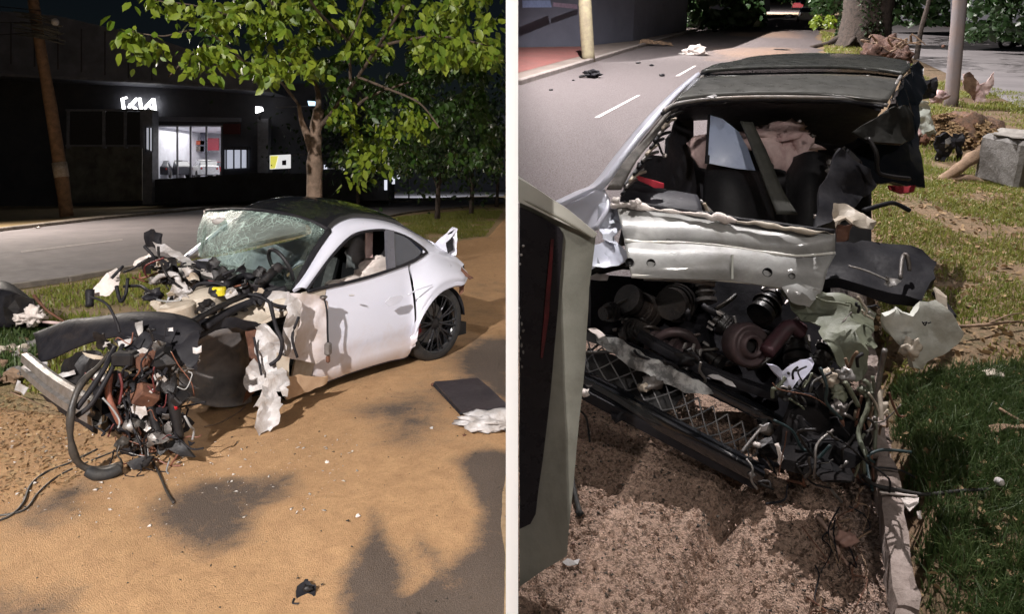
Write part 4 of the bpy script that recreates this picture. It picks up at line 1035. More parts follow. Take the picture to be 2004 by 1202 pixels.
# strut tower / tank in the middle of the nose
mc = D(385, 585, 5.0)
obj('strut_tower', lathe(mc, (DU * -.3 + Vector((0, 0, 1))), [(.19, -.22), (.19, .0), (.17, .02), (.16, .015), (.15, .04), (.13, .05), (.05, .06), (.0, .06)], 28), CREAM, car, smooth=True, autos=35)
obj('strut_tower', lathe(D(345, 600, 4.8), (DU * -.2 + Vector((0, 0, 1))), [(.13, -.2), (.13, .0), (.11, .02), (.0, .03)], 24), CREAM, car, smooth=True, autos=35)
obj('fluid_cap', lathe(D(432, 570, 4.95), (0, 0, 1), [(.0, .03), (.035, .03), (.04, .01), (.04, -.03), (0, -.03)], 14), YELLOW, car)
obj('cap_handle', box(D(422, 566, 4.94), (.06, .02, .03), None, None, .008), YELLOW, car)
for i, (x, y, Y, r) in enumerate(((332, 545, 5.1, .075), (352, 570, 4.95, .08), (300, 580, 5.0, .07), (318, 520, 5.3, .06), (372, 545, 5.15, .06), (405, 600, 4.8, .06), (302, 548, 5.2, .05))):
    obj('engine_part', lump(D(x, y, Y), (r, r * .8, r * .7), .35, i + 3, 3), (BLACKM, WHITEP, BLACKP, CREAM, STEEL, BLACKM, ALU)[i], car, smooth=True, autos=40)
T3([(300, 552, 5.05), (318, 538, 5.0), (345, 540, 4.95), (350, 560, 4.95)], .022, WHITEP, 'coolant_hose')
T3([(270, 520, 5.3), (300, 505, 5.3), (330, 520, 5.2), (340, 560, 5.0)], .016, BLACKP, 'loose_wire')
# far front corner: pale rag of bumper with black pipe
FR([(172, 575, 5.3), (200, 545, 5.4), (228, 525, 5.5), (236, 530, 5.5), (232, 565, 5.4), (215, 578, 5.3), (190, 578, 5.3)], CLOTH, 'torn_bumper_skin', amp=.03, cell=.04, seed=30)
T3([(176, 568, 5.25), (175, 600, 5.2)], .032, BLACKP, 'rubber_boot', wob=.3)
T3([(228, 560, 5.35), (236, 590, 5.3), (246, 575, 5.3), (250, 545, 5.35)], .014, BLACKP, 'loose_wire')
T3([(218, 545, 5.35), (240, 522, 5.4), (222, 540, 5.4)], .012, BLACKP, 'loose_wire')
FR([(262, 520, 5.45), (275, 505, 5.5), (296, 490, 5.5), (300, 500, 5.5), (280, 515, 5.45), (270, 523, 5.4)], CLOTH, 'torn_bumper_skin', amp=.03, seed=31)
# big curved black panel across the nose
prow = []
topx = [(66, 655, 4.75), (130, 632, 4.65), (200, 622, 4.55), (270, 613, 4.45), (330, 615, 4.35), (378, 628, 4.25), (398, 650, 4.2)]
botx = [(80, 712, 4.45), (140, 688, 4.4), (190, 668, 4.3), (250, 660, 4.2), (310, 668, 4.12), (355, 685, 4.08), (385, 690, 4.08)]
a1, a2 = catmull([D(*p) for p in topx], 5), catmull([D(*p) for p in botx], 5)
for k in range(7):
    t = k / 6; prow.append([p.lerp(q, t) + Vector((0, 0, .045 * math.sin(math.pi * t) + .01 * noise.noise(p * 4))) for p, q in zip(a1, a2)])
obj('bumper_underlay', solid(grid(prow), .012), BLACKP, car, smooth=True)
FR([(220, 665, 4.12), (300, 655, 4.1), (390, 650, 4.15), (392, 690, 4.05), (385, 725, 4.0), (355, 715, 3.98), (330, 700, 4.0), (250, 690, 4.02)], BLACKP, 'lamp_housing', amp=.04, seed=32)
FR([(265, 632, 4.15), (279, 628, 4.15), (277, 672, 4.08), (268, 675, 4.08)], ALU, 'bent_bracket', seed=33, cell=.03)
# aluminium crash bar
cb = [D(52, 712, 4.55), D(100, 752, 4.2), D(150, 785, 3.95), D(192, 808, 3.82)]
m = MB()
cbc = catmull(cb, 5); pr = []
for i, p in enumerate(cbc):
    t = (cbc[min(i + 1, len(cbc) - 1)] - cbc[max(i - 1, 0)]).normalized(); n = t.cross(Vector((0, 0, 1))).normalized()
    if n.y > 0: n = -n
    pr.append([p + n * a + Vector((0, 0, b)) for a, b in ((0, .075), (.03, .07), (.035, .02), (.015, .01), (.015, -.01), (.035, -.02), (.03, -.07), (0, -.075), (-.02, -.07), (-.02, .07), (0, .075))])
obj('crash_bar', grid(pr), ALU, car, smooth=True, autos=30)
FR([(58, 705, 4.5), (92, 708, 4.4), (92, 725, 4.35), (70, 730, 4.4), (50, 720, 4.5)], WHITEP, 'bumper_shard', amp=.03, seed=35)
FR([(36, 745, 4.5), (58, 760, 4.4), (48, 775, 4.35), (30, 765, 4.45)], WHITEP, 'bumper_shard', seed=36)
FR([(112, 735, 4.2), (146, 724, 4.15), (148, 732, 4.15), (125, 740, 4.15)], WHITEP, 'bumper_shard', seed=37)
FR([(150, 690, 4.25), (200, 690, 4.2), (212, 700, 4.15), (190, 735, 4.1), (130, 760, 4.15), (110, 730, 4.25), (130, 705, 4.3)], BLACKM, 'radiator_frame', amp=.05, seed=38)
FR([(165, 690, 4.2), (205, 698, 4.1), (208, 705, 4.1), (175, 700, 4.15)], CREAM, 'bumper_shard', seed=39)
FR([(200, 700, 4.05), (215, 695, 4.05), (212, 730, 4.0), (200, 745, 3.98)], pbr('tan_bracket', (.36, .25, .12), (.25, .17, .08), .7), 'bent_bracket', seed=40)
# grey underside ledge below the bar
FR([(190, 800, 3.84), (250, 850, 3.9), (330, 850, 4.2), (350, 800, 4.3), (280, 740, 4.2), (180, 740, 4.1)], BLACKP, 'undertray', amp=.03, cell=.07, seed=41)
FR([(75, 770, 4.35), (130, 815, 4.05), (190, 850, 3.85), (190, 825, 3.85), (130, 790, 4.0)], BLACKP, 'undertray', amp=.01, seed=42)
# large hose looping to the ground
T3([(215, 690, 3.95), (190, 720, 3.85), (160, 750, 3.75), (143, 790, 3.68), (137, 840, 3.66), (145, 890, 3.68), (165, 915, 3.72), (200, 920, 3.76), (240, 910, 3.8)], .019, HOSEM, 'wheel_arch_hose', seg=12, wob=.5, label='thick black hose looping down to the sand')
T3([(172, 922, 3.72), (190, 930, 3.72), (215, 928, 3.74), (235, 918, 3.78)], .03, RUBBER, 'wheel_arch_hose', seg=10)
T3([(225, 680, 3.95), (205, 720, 3.8), (180, 760, 3.75), (150, 800, 3.7)], .016, BLACKP, 'coolant_pipe')
T3([(240, 675, 3.95), (215, 730, 3.82), (180, 790, 3.75), (150, 815, 3.72)], .014, BLACKP, 'coolant_pipe')
rnd = random.Random(12)
mats = [BLACKM, BLACKP, BLACKP, STEEL, BLACKM, RUST, BLACKP, ALU, HOSEM, BLACKM]
# suspension and drive lumps hanging under the nose
for i in range(34):
    x, y = rnd.uniform(205, 372), rnd.uniform(700, 890)
    if y > 850 and x < 240: continue
    Y = 3.86 + rnd.uniform(0, .35); r = rnd.uniform(.03, .08)
    p = D(x, y, Y); p.z = max(p.z, r * .6)
    if rnd.random() < .45: obj('suspension_part', lump(p, (r * rnd.uniform(.7, 1.5), r, r * rnd.uniform(.6, 1.3)), .4, i, 2), mats[i % 10], car, smooth=True, autos=30)
    else: obj('bracket', box(p, (r * 2, r * rnd.uniform(.5, 1.6), r * rnd.uniform(.6, 2)), Matrix.Rotation(rnd.uniform(0, 3), 3, (rnd.random(), rnd.random(), rnd.random())), None, .012), mats[(i * 3) % 10], car)
wirecol = [BLACKP, BLACKP, BLACKP, HOSEM, pbr('dull_red_wire', (.12, .02, .02), None, .6), pbr('brown_wire', (.20, .08, .05), None, .5), BLACKM, pbr('grey_wire', (.3, .3, .3), None, .5)]
def mech(F, p, r, ax, mat, seed, parent, nm='engine_part'):
    """A turned casting with flanges, ribs and bolts."""
    rn = random.Random(seed); ax = Vector(ax).normalized(); prof = [(0, -r)]; h = -r
    while h < r:
        q = r * rn.uniform(.45, .95); st = r * rn.uniform(.12, .4); prof += [(q, h), (q, h + st)]; h += st
    prof.append((0, h)); o = obj(nm, lathe(p, ax, prof, 20), mat, parent, smooth=True, autos=30)
    a = ax.orthogonal().normalized(); b = ax.cross(a); m = MB()
    for k in range(5):
        t = k * 1.257; c = p + (a * math.cos(t) + b * math.sin(t)) * r * .82 - ax * r; lathe(c, ax, [(0, -.012), (.008, -.012), (.008, .02)], 6, m)
    obj('bolt', m, STEEL, o, kind='stuff'); return o
def tangle(cx, cy, Yc, sx, sy, sY, n, r0, r1, F=L, parent=car, seed=1, steps=4, mats=wirecol, nm='loose_wire', ground=.01):
    rn = random.Random(seed)
    for i in range(n):
        p = [cx + rn.gauss(0, sx), cy + rn.gauss(0, sy), Yc + rn.gauss(0, sY)]; d = [rn.gauss(0, 1), rn.gauss(0, 1), rn.gauss(0, .5)]; pts = []
        for k in range(steps):
            q = F.d(*p); q.z = max(q.z, ground + r1); pts.append(q)
            d = [d[0] * .6 + rn.gauss(0, .8), d[1] * .6 + rn.gauss(0.1, .8), d[2] * .6 + rn.gauss(0, .5)]
            p = [p[0] + d[0] * sx * .45, p[1] + d[1] * sy * .45, p[2] + d[2] * sY * .5]
        obj(nm, tube(pts, rn.uniform(r0, r1), None, 6, 5), mats[i % len(mats)], parent, smooth=True)
for i in range(46):
    rn = random.Random(3000 + i); x, y = rn.uniform(190, 380), rn.uniform(660, 880)
    if y > 830 and x < 230: continue
    Y = 3.82 + rn.uniform(0, .3) + max(0, 760 - y) * .001; w_ = rn.uniform(8, 30); a0 = rn.uniform(0, 6.28)
    FR([(x + math.cos(a0 + k * 1.15) * w_ * rn.uniform(.4, 1.2), y + math.sin(a0 + k * 1.15) * w_ * rn.uniform(.4, 1.2), Y + rn.uniform(-.05, .05)) for k in range(5)], (BLACKP, BLACKM, BLACKP, RUST, BLACKP, STEEL, BLACKM, LINER)[i % 8], 'torn_plastic', .03, .03, .012, .005, i)
for i in range(14):
    rn = random.Random(3100 + i); x, y = rn.uniform(200, 370), rn.uniform(700, 870); mech(L, D(x, y, 3.9 + rn.uniform(0, .2)), rn.uniform(.025, .06), (rn.uniform(-1, 1), rn.uniform(-1, 1), rn.uniform(-1, 1)), (BLACKM, STEEL, BLACKM, RUST)[i % 4], i, car, 'suspension_part')
for i in range(30):
    rn = random.Random(3200 + i); x, y = rn.uniform(285, 520), rn.uniform(510, 615); Y = 5.2 - (y - 510) / 105 * .4 + rn.uniform(-.1, .1); w_ = rn.uniform(6, 22); a0 = rn.uniform(0, 6.28)
    FR([(x + math.cos(a0 + k * 1.15) * w_ * rn.uniform(.4, 1.2), y + math.sin(a0 + k * 1.15) * w_ * rn.uniform(.4, 1.0), Y + rn.uniform(-.04, .04)) for k in range(5)], (BLACKP, BLACKM, WHITEP, BLACKP, CREAM, BLACKM)[i % 6], 'torn_metal', .03, .03, .012, .004, i)
tangle(240, 760, 3.9, 26, 50, .08, 30, .003, .008, seed=2)
tangle(310, 800, 3.95, 34, 45, .10, 34, .003, .008, seed=3)
tangle(265, 890, 3.85, 28, 22, .06, 24, .002, .005, seed=4)
tangle(320, 550, 5.1, 36, 28, .15, 16, .005, .016, seed=5)
tangle(440, 560, 5.1, 40, 18, .12, 10, .005, .014, seed=6)
T3([(216, 730, 3.86), (212, 770, 3.84), (222, 800, 3.84), (236, 830, 3.86)], .018, pbr('brown_wire2', (.24, .09, .06), (.12, .05, .03), .5), 'wiring_bundle')
for pts, sd in (([(240, 700, 3.98), (280, 680, 4.0), (330, 690, 4.0), (338, 715, 3.95), (290, 722, 3.92), (246, 725, 3.92)], 50), ([(300, 735, 3.9), (318, 725, 3.9), (330, 742, 3.9), (305, 760, 3.9)], 51),
                ([(252, 800, 3.84), (282, 790, 3.86), (290, 812, 3.84), (276, 822, 3.84)], 52), ([(282, 770, 3.85), (300, 760, 3.85), (292, 785, 3.84), (262, 805, 3.84)], 53),
                ([(338, 700, 3.95), (346, 720, 3.95), (344, 735, 3.95), (336, 722, 3.95)], 54), ([(376, 680, 3.98), (392, 676, 3.98), (394, 690, 3.97), (378, 692, 3.97)], 55),
                ([(328, 642, 4.06), (338, 641, 4.06), (338, 648, 4.05), (328, 648, 4.05)], 56), ([(232, 672, 4.05), (258, 664, 4.08), (256, 675, 4.05), (238, 684, 4.02)], 57),
                ([(285, 660, 4.1), (300, 660, 4.1), (294, 668, 4.08)], 58), ([(200, 670, 4.15), (216, 668, 4.12), (214, 678, 4.1), (202, 680, 4.1)], 59)):
    FR(pts, WHITEP, 'bumper_shard', cell=.03, amp=.02, seed=sd)
for i, (x, y, Y, r) in enumerate(((345, 792, 3.93, .03), (290, 715, 3.92, .02), (258, 832, 3.86, .045), (340, 880, 3.95, .03))):
    obj('brake_part', lump(D(x, y, Y), r, .3, i, 2), (REDP, STEEL, ALU, RUST)[i], car, smooth=True)
# struts reaching the ground
T3([(330, 700, 3.95), (340, 790, 3.93), (352, 860, 3.92)], .035, BLACKM, 'damper', re=.025)
T3([(275, 740, 3.9), (300, 820, 3.88), (318, 880, 3.86)], .03, BLACKM, 'damper', re=.02)
FR([(300, 860, 3.9), (352, 850, 3.95), (372, 880, 3.9), (384, 895, 3.88), (350, 893, 3.88), (330, 880, 3.88), (315, 893, 3.86)], BLACKM, 'wishbone', amp=.02, t=.02, seed=61)
FR([(248, 905, 3.82), (300, 895, 3.84), (290, 915, 3.8), (262, 920, 3.8)], BLACKM, 'wishbone', amp=.02, t=.015, seed=62)

# ============================================================ THE SLOPING STREET BEYOND THE ADDED WALL, WRECK SEEN FROM BEHIND
RG = lambda x, y, z=0.0: R.g(x, y, z)
KD = R.ray(1590, -10); KD.z = 0; KD.normalize(); KN = Vector((KD.y, -KD.x, 0))
K0 = RG(1694, 880)
kerb_at = lambda s, o=0.0: K0 + KD * s + KN * o
SOILR = soil_mat('bare_earth', (.17, .11, .065), (.09, .075, .035), (.28, .18, .11))
xs = np.concatenate([np.linspace(.006, 8, 90), np.linspace(8.4, 40, 40), np.linspace(45, 400, 10)])
ys = np.concatenate([np.linspace(-5, .5, 8), np.linspace(.8, 9, 100), np.linspace(9.4, 50, 50), np.linspace(60, 900, 12)])
def kd(X, Y): return (X - K0.x) * KN.x + (Y - K0.y) * KN.y      # distance to the kerb, positive on the grass side
def z_base(X, Y):
    d = kd(X, Y); e = np.clip((d - .1) / .1, 0, 1)
    return -.14 + e * (.20 + (fbm(X * 2, Y * 2, 4, 3) - .5) * .12 * (Y < 12))
sheet('hill_ground', xs, ys, z_base, None, SOILR, R, kind='structure')
SP = [[RG(*p) for p in P] for P in ([(1375, 120), (1395, 95), (1570, 90), (1590, 118)], [(1420, 72), (1430, 62), (1570, 58), (1575, 75)], [(1560, 30), (1570, 12), (1590, 20), (1590, 40)])]
SP = [[(p.x, p.y) for p in P] for P in SP]
front = [(p.x, p.y) for p in (RG(900, 700), RG(1200, 640), RG(1500, 640), RG(1760, 700), RG(1850, 1500), RG(700, 1500))]
def sand_right(X, Y):
    s = np.full(X.shape, -.25) + (fbm(X * .5, Y * .5, 4, 7) - .5) * .5
    for P in SP: s = s + 1.0 * np.clip(sdpoly(X, Y, P) / .8 * .5 + .5, 0, 1)
    return s + 1.35 * np.clip(sdpoly(X, Y, front) / .5 * .5 + .5, 0, 1)
gr_line = [(p.x, p.y) for p in (RG(1450, 925), RG(1430, 985), RG(1405, 1040), RG(1375, 1120), RG(1345, 1215))]
def pitz(X, Y, amp):
    a = fbm(X * 52, Y * 52, 3, 11); b = fbm(X * 95, Y * 95, 2, 12); c = fbm(X * 5, Y * 5, 3, 13)
    return amp * (-np.clip(.48 - a, 0, 1) * .11 + (b - .5) * .012) + (c - .5) * .014
def dline(X, Y, P):
    best = np.full(X.shape, 9.)
    for (ax, ay), (bx, by) in zip(P[:-1], P[1:]):
        ex, ey = bx - ax, by - ay; t = np.clip(((X - ax) * ex + (Y - ay) * ey) / (ex * ex + ey * ey), 0, 1)
        best = np.minimum(best, np.hypot(X - ax - t * ex, Y - ay - t * ey))
    return best
g2 = [(p.x, p.y) for p in (RG(1480, 960), RG(1468, 1040), RG(1455, 1215))]
def z_road(X, Y):
    d = kd(X, Y); nearm = np.clip((3.0 - Y) / .6, 0, 1)
    z = .004 + pitz(X, Y, 1.0) * nearm
    w = np.exp(-(dline(X, Y, gr_line) / .05) ** 2); z = z - .095 * w * nearm + .018 * nearm * np.exp(-((dline(X, Y, gr_line) - .09) / .03) ** 2)
    z = z - .02 * nearm * np.exp(-(dline(X, Y, g2) / .02) ** 2)
    return np.where(d > .06, -.08, z)
ROADR = road_mat('pink_asphalt', (.235, .21, .215), (.18, .16, .165), (.46, .325, .25), (.35, .235, .175), 1.0, (.5, .42, .38), .6)
xs = np.concatenate([np.linspace(.006, 2.6, 440), np.linspace(2.65, 12, 60), np.linspace(12.5, 60, 40)])
ys = np.concatenate([np.linspace(-4, .9, 10), np.linspace(1.0, 3.2, 370), np.linspace(3.25, 14, 60), np.linspace(14.5, 150, 60)])
road = sheet('road', xs, ys, z_road, sand_right, ROADR, R, kind='structure')
def rough_stone(p, ln, w_, h_, rt, seed):
    n = 14; rows_ = []
    for i in range(n + 1):
        x = (i / n - .5) * ln; k = .72 if i in (0, n) else 1
        rg_ = []
        for a in range(12):
            t = 2 * math.pi * (a + .5) / 12; c_, s_ = math.cos(t), math.sin(t); q = max(abs(c_), abs(s_)) ** .75
            d = Vector((x, c_ / q * w_ / 2 * k, s_ / q * h_ / 2 * (k * .5 + .5))); d *= 1
            nz = noise.noise(d * 11 + Vector((seed * 3, 0, 0))) * .016 + noise.noise(d * 40 + Vector((seed, 5, 0))) * .006
            rg_.append(p + rt @ (d + Vector((0, c_, s_)) * nz))
        rows_.append(rg_ + [rg_[0]])
    m = grid(rows_); m.f += [tuple(range(12)), tuple(len(m.v) - 2 - a for a in range(12))]; return m
# kerb on the grass side: stones end to end
mbk = None
KS = 0
for i in range(22):
    ln = .78; a = kerb_at(-1.35 + i * .8, .045 + random.uniform(-.01, .01)); p = a + Vector((0, 0, .02 + random.uniform(-.012, .012)))
    if 0.9 < (-1.35 + i * .8) < 3.2 and random.random() < .25: continue
    rt = Matrix((KD, -KN, Vector((0, 0, 1)))).transposed() @ Matrix.Rotation(random.uniform(-.02, .02), 3, 'Y')
    mb = rough_stone(p, ln, .085, .15, rt, i)
    if KS == 0: kb = obj('kerb', mb, KERB, F=R, kind='structure'); KS = 1
    else: obj('kerb_stone', mb, KERB, kb)
# left pavement with its red band, kerb and blue-grey wall
lk = [RG(870, 210), RG(1014, 166), RG(1240, 96), RG(1390, 50), RG(1500, 16)]
lk[0] = lk[1] + (lk[1] - lk[2]) * .2
lo = [RG(1014, 97), RG(1140, 95), RG(1240, 84), RG(1345, 60), RG(1490, 8)]
clipx = lambda P: [Vector((max(p.x, .02), p.y, p.z)) for p in P]
flat_poly('left_pavement', clipx([RG(1014, 166)] + lk[2:] + lo[::-1]), .10, pbr('pavement_buff', (.21, .17, .15), (.14, .115, .10), .9, scale=1.5, bs=20), R, thick=.12, kind='structure')
flat_poly('red_pavement', clipx([RG(1014, 150), RG(1148, 112), RG(1150, 96), RG(1014, 98)]), .108, pbr('red_concrete', (.21, .075, .066), (.16, .07, .062), .85, scale=1.2, bs=20), R, kind='structure')
mb = MB()
for a, b in zip([RG(1014, 166)] + lk[2:-1], lk[2:]):
    t = (b - a).normalized(); n = Vector((-t.y, t.x, 0)); box((a + b) / 2 + Vector((0, 0, .05)), ((b - a).length - .01, .16, .16), Matrix((t, n, Vector((0, 0, 1)))).transposed(), mb, .02)
obj('left_kerb', mb, pbr('pale_kerb', (.30, .26, .24), (.20, .17, .16), .9, scale=4), F=R, kind='structure')
bw = pbr('blue_grey_wall', (.13, .135, .18), (.10, .105, .14), .8, scale=.5, bs=6)
wl = thing('boundary_wall', 'long blue grey boundary wall behind the red pavement', 'wall', RG(1150, 92), R)
wp = clipx([RG(1014, 97), RG(1140, 94), RG(1240, 84)]) + [RG(1345, 62)]
for a, b in zip(wp[:-1], wp[1:]):
    t = (b - a).normalized(); n = Vector((-t.y, t.x, 0)); obj('wall_panel', box((a + b) / 2 + Vector((0, 0, 2.2)) + n * .2, ((b - a).length, .3, 4.4), Matrix((t, n, Vector((0, 0, 1)))).transposed()), bw, wl)
obj('wall_notice', frag([R.d(1022, 0, 24), R.d(1075, 0, 25), R.d(1078, 14, 25), R.d(1022, 14, 24)], .8, 0, 0, .05), pbr('notice_blue', (.2, .25, .42), None, .6), wl)
obj('wall_notice', frag([R.d(1082, 4, 25), R.d(1128, 8, 26), R.d(1128, 17, 26), R.d(1082, 12, 25)], .8, 0, 0, .05), pbr('notice_pink', (.3, .22, .3), None, .6), wl)
# dark far planting and buildings
bk = thing('background_hedge', 'dark mass of planting and buildings closing the far end of the street', 'hedge', RG(1450, 30), R)
def far_leaves(x0, x1, y0, y1, Ya, Yb, n, size, mat, parent, nm='foliage'):
    rs = np.random.RandomState(int(x0) + n); P = []
    for _ in range(n):
        x, y, Y = rs.uniform(x0, x1), rs.uniform(y0, y1), rs.uniform(Ya, Yb)
        if noise.noise(Vector((x / 30, y / 22, 5))) < -.25: continue
        P.append(tuple(R.d(x, y, Y)))
    return leaves(nm, P, size, mat, R, parent, droop=.8)
far_leaves(1340, 1490, -90, 44, 38, 46, 2600, .55, LEAFD, bk)
obj('wall', frag([R.d(1340, -120, 48), R.d(1500, -120, 60), R.d(1500, 22, 60), R.d(1340, 46, 48)], 4, 0, 0, .3), DARKWALL, bk)
hd = thing('roadside_hedge', 'dark hedge and trees along the right-hand street at the top right', 'hedge', RG(1900, 60), R)
far_leaves(1735, 1860, -80, 42, 26, 32, 1800, .32, LEAFD, hd); far_leaves(1880, 2060, -80, 74, 17, 22, 2600, .22, LEAFD, hd)
obj('wall', frag([R.d(1700, -120, 36), R.d(1870, -120, 32), R.d(1870, 50, 32), R.d(1700, 34, 36)], 4, 0, 0, .3), DARKWALL, hd)
obj('wall', frag([R.d(1870, -120, 24), R.d(2200, -120, 20), R.d(2200, 92, 20), R.d(1870, 60, 24)], 4, 0, 0, .3), DARKWALL, hd)
tp = thing('far_thicket', 'dark thicket behind the distant parked cars at the top of the street', 'hedge', RG(1600, 15), R)
far_leaves(1480, 1640, -90, -2, 60, 75, 1500, .8, LEAFD, tp)
gb = thing('verge_bush', 'bright green bush beside the big tree trunk', 'bush', RG(1612, 52), R)
far_leaves(1592, 1632, 28, 52, 20, 21.5, 420, .16, LEAFB, gb)
ly = R.d(1608, 10, 30); c = RG(1606, 50); far_leaves(1590, 1640, -30, 22, 21, 24, 500, .22, LEAFD, gb)
# right-hand street
flat_poly('right_street', [RG(1735, 40), RG(1880, 58), RG(2060, 92), RG(2140, 300), RG(2004, 222), RG(1900, 170), RG(1850, 148), RG(1760, 105)], .075, pbr('street_asphalt', (.27, .25, .255), (.20, .185, .19), .85, scale=.7, bs=40, bd=.006), R, kind='structure')
# posts and trees
def pole(pts, r, r2, mat, name, label, cat, group=None, seg=12, wob=.2):
    b = R.d(*pts[0]); t = thing(name, label, cat, b, R, group)
    obj('trunk' if cat == 'tree' else 'shaft', tube([R.d(*p) for p in pts], r, None, seg, 4, r2, wob), mat, t, smooth=True); return t
b = RG(1152, 121); pole([(1152, 121, b.y), (1146, 30, b.y), (1142, -60, b.y)], .20, .18, pbr('post_yellow', (.34, .30, .19), (.24, .20, .14), .8), 'wooden_post', 'pale yellowish post standing at the edge of the red pavement', 'post')
b = RG(1385, 50); t = pole([(1386, 51, b.y), (1384, -10, b.y), (1380, -90, b.y)], .19, .16, BARK, 'street_tree', 'thin pale trunk in front of the dark planting left of the road', 'tree')
b = RG(1338, 60); pole([(1338, 62, b.y), (1338, 0, b.y), (1338, -60, b.y)], .10, .09, RUST, 'wooden_post', 'thin reddish post at the end of the blue grey wall', 'post')
b = RG(1790, 38); pole([(1790, 38, b.y), (1790, -60, b.y)], .12, .11, DRYW, 'wooden_post', 'thin brown post across the right-hand street', 'post')
b = RG(1793, 120); pole([(1793, 120, b.y), (1802, 60, b.y), (1816, 10, b.y), (1826, -40, b.y)], .075, .06, DBARK, 'sapling', 'slim leaning dark sapling left of the grey pole', 'tree')
# the big trunk with its roots
bt = RG(1688, 92); big = thing('big_tree', 'very thick dark tree trunk at the top of the grass strip', 'tree', bt, R)
obj('trunk', lathe(bt, (0, 0, 1), [(1.35, -.2), (1.12, .1), (.95, .5), (.88, 1.2), (.92, 2.4), (1.1, 4.5)], 40), DBARK, big, smooth=True)
for i in range(7):
    a = i * .9 + .3; obj('root', tube([bt + Vector((math.cos(a) * .8, math.sin(a) * .8, .45)), bt + Vector((math.cos(a) * 1.3, math.sin(a) * 1.2, .15)), bt + Vector((math.cos(a) * 2.0, math.sin(a) * 1.8, -.02))], .14, r_end=.05, wob=.4), DBARK, big, smooth=True)
rs = np.random.RandomState(5); a = rs.rand(3000) * 6.28; h = rs.rand(3000) * 3.2
leaves('ivy', np.stack([bt.x + np.cos(a) * .98, bt.y + np.sin(a) * .98, .3 + h], 1)[noise.noise is None or (np.sin(a * 3 + h) > .3)], .12, LEAFD, R, big)
# grey pole
gp = thing('grey_pole', 'thick grey pole with a brown side rising behind the wreck', 'pole', RG(1862, 205), R)
b = RG(1862, 215); obj('shaft', tube([(1860, 215, b.y)] and [R.d(1860, 215, b.y), R.d(1870, 100, b.y), R.d(1884, -60, b.y)], .115, None, 16, 3, .11), pbr('pole_grey', (.16, .15, .16), (.20, .15, .13), .8, scale=2, bs=20), gp, smooth=True)
obj('knot', lump(R.d(1846, 90, b.y - .1), .03, .2, 1, 2), RUST, gp, smooth=True)
# vehicles far up the street
def pcar(x, y, yaw, mat, label, s=1.0): return small_car(RG(x, y), yaw, mat, label, s, R, 'cars parked far up the street')
pcar(1577, 42, 1.2, CARW, 'nearer pale car parked far up the street beside the bush', .72)
pcar(1560, 18, 1.2, pbr('car_red', (.5, .06, .07), None, .3), 'distant red and white car at the very top of the street', .9)
# motorcycle at the right edge
mo = thing('parked_motorcycle', 'dark motorcycle with a white cowl parked across the right-hand street', 'motorcycle', RG(1988, 98), R)
mb_ = RG(1988, 98)
for dx in (-.55, .62): obj('wheel', lathe(mb_ + Vector((dx * .75, 0, .3)), (0.1, 1, 0), [(.22 + .07 * math.cos(q), .05 * math.sin(q)) for q in [i * math.pi / 4 for i in range(9)]], 20), RUBBER, mo, smooth=True)
obj('engine', lump(mb_ + Vector((0, 0, .38)), (.25, .14, .2), .3, 1, 3), BLACKM, mo, smooth=True)
obj('fuel_tank', lump(mb_ + Vector((.08, 0, .68)), (.26, .13, .14), .12, 2, 3), BLACKP, mo, smooth=True)
obj('seat', lump(mb_ + Vector((-.32, 0, .66)), (.3, .12, .07), .1, 3, 3), LEATHER, mo, smooth=True)
obj('front_cowl', lump(mb_ + Vector((.42, -.02, .8)), (.16, .14, .16), .2, 4, 3), WHITEP, mo, smooth=True)
obj('handlebar', tube([mb_ + Vector((.3, -.34, .98)), mb_ + Vector((.36, 0, .92)), mb_ + Vector((.3, .34, .98))], .018), BLACKM, mo)
obj('fork', tube([mb_ + Vector((.36, .08, .9)), mb_ + Vector((.46, .08, .3))], .025), STEEL, mo)
flat_poly('dash_marking', [RG(1163, 231), RG(1172, 231), RG(1253, 187), RG(1247, 187)], .012, LINEW, R, kind='structure')
flat_poly('dash_marking', [RG(1322, 149), RG(1329, 149), RG(1363, 129), RG(1358, 129)], .012, LINEW, R, kind='structure')
mh = RG(1530, 97); tag = obj('manhole_cover', lathe(mh + Vector((0, 0, .004)), (0, 0, 1), [(0, .01), (.28, .01), (.3, 0)], 24), BLACKM, F=R, label='dark round cover in the road beyond the roof', cat='manhole cover')

# debris up the road
def debris(name, label, pts, mat, seed, amp=.05, t=.03, cell=.08, F=R, group='debris scattered up the road', cat='debris'):
    return obj(name, frag(pts, cell, amp, .01, t, seed), mat, F=F, label=label, cat=cat, group=group, autos=35, smooth=True)
p = RG(1158, 152); dk = thing('crumpled_part', 'lump of black car trim lying alone on the grey road', 'debris', p, R, 'debris scattered up the road')
obj('shell', lump(p + Vector((0, 0, .09)), (.22, .16, .1), .45, 4, 3, flat=.09), BLACKP, dk, smooth=True, autos=30)
obj('strut', tube([p + Vector((-.32, -.05, .03)), p + Vector((-.1, 0, .08)), p + Vector((.2, .03, .12))], .03), BLACKM, dk)
p = RG(1357, 107); dk = thing('crumpled_part', 'crumpled cream white panel lying on the road near the sand', 'debris', p, R, 'debris scattered up the road')
obj('shell', lump(p + Vector((.05, 0, .14)), (.34, .28, .2), .4, 9, 3, flat=.13), CLOTH, dk, smooth=True, autos=30)
obj('flap', frag([p + Vector(q) for q in ((-.2, 0, .03), (-.55, -.05, .02), (-.5, .06, .05), (-.2, .12, .1))], .08, .02, .01, .01, 2), WHITEP, dk)
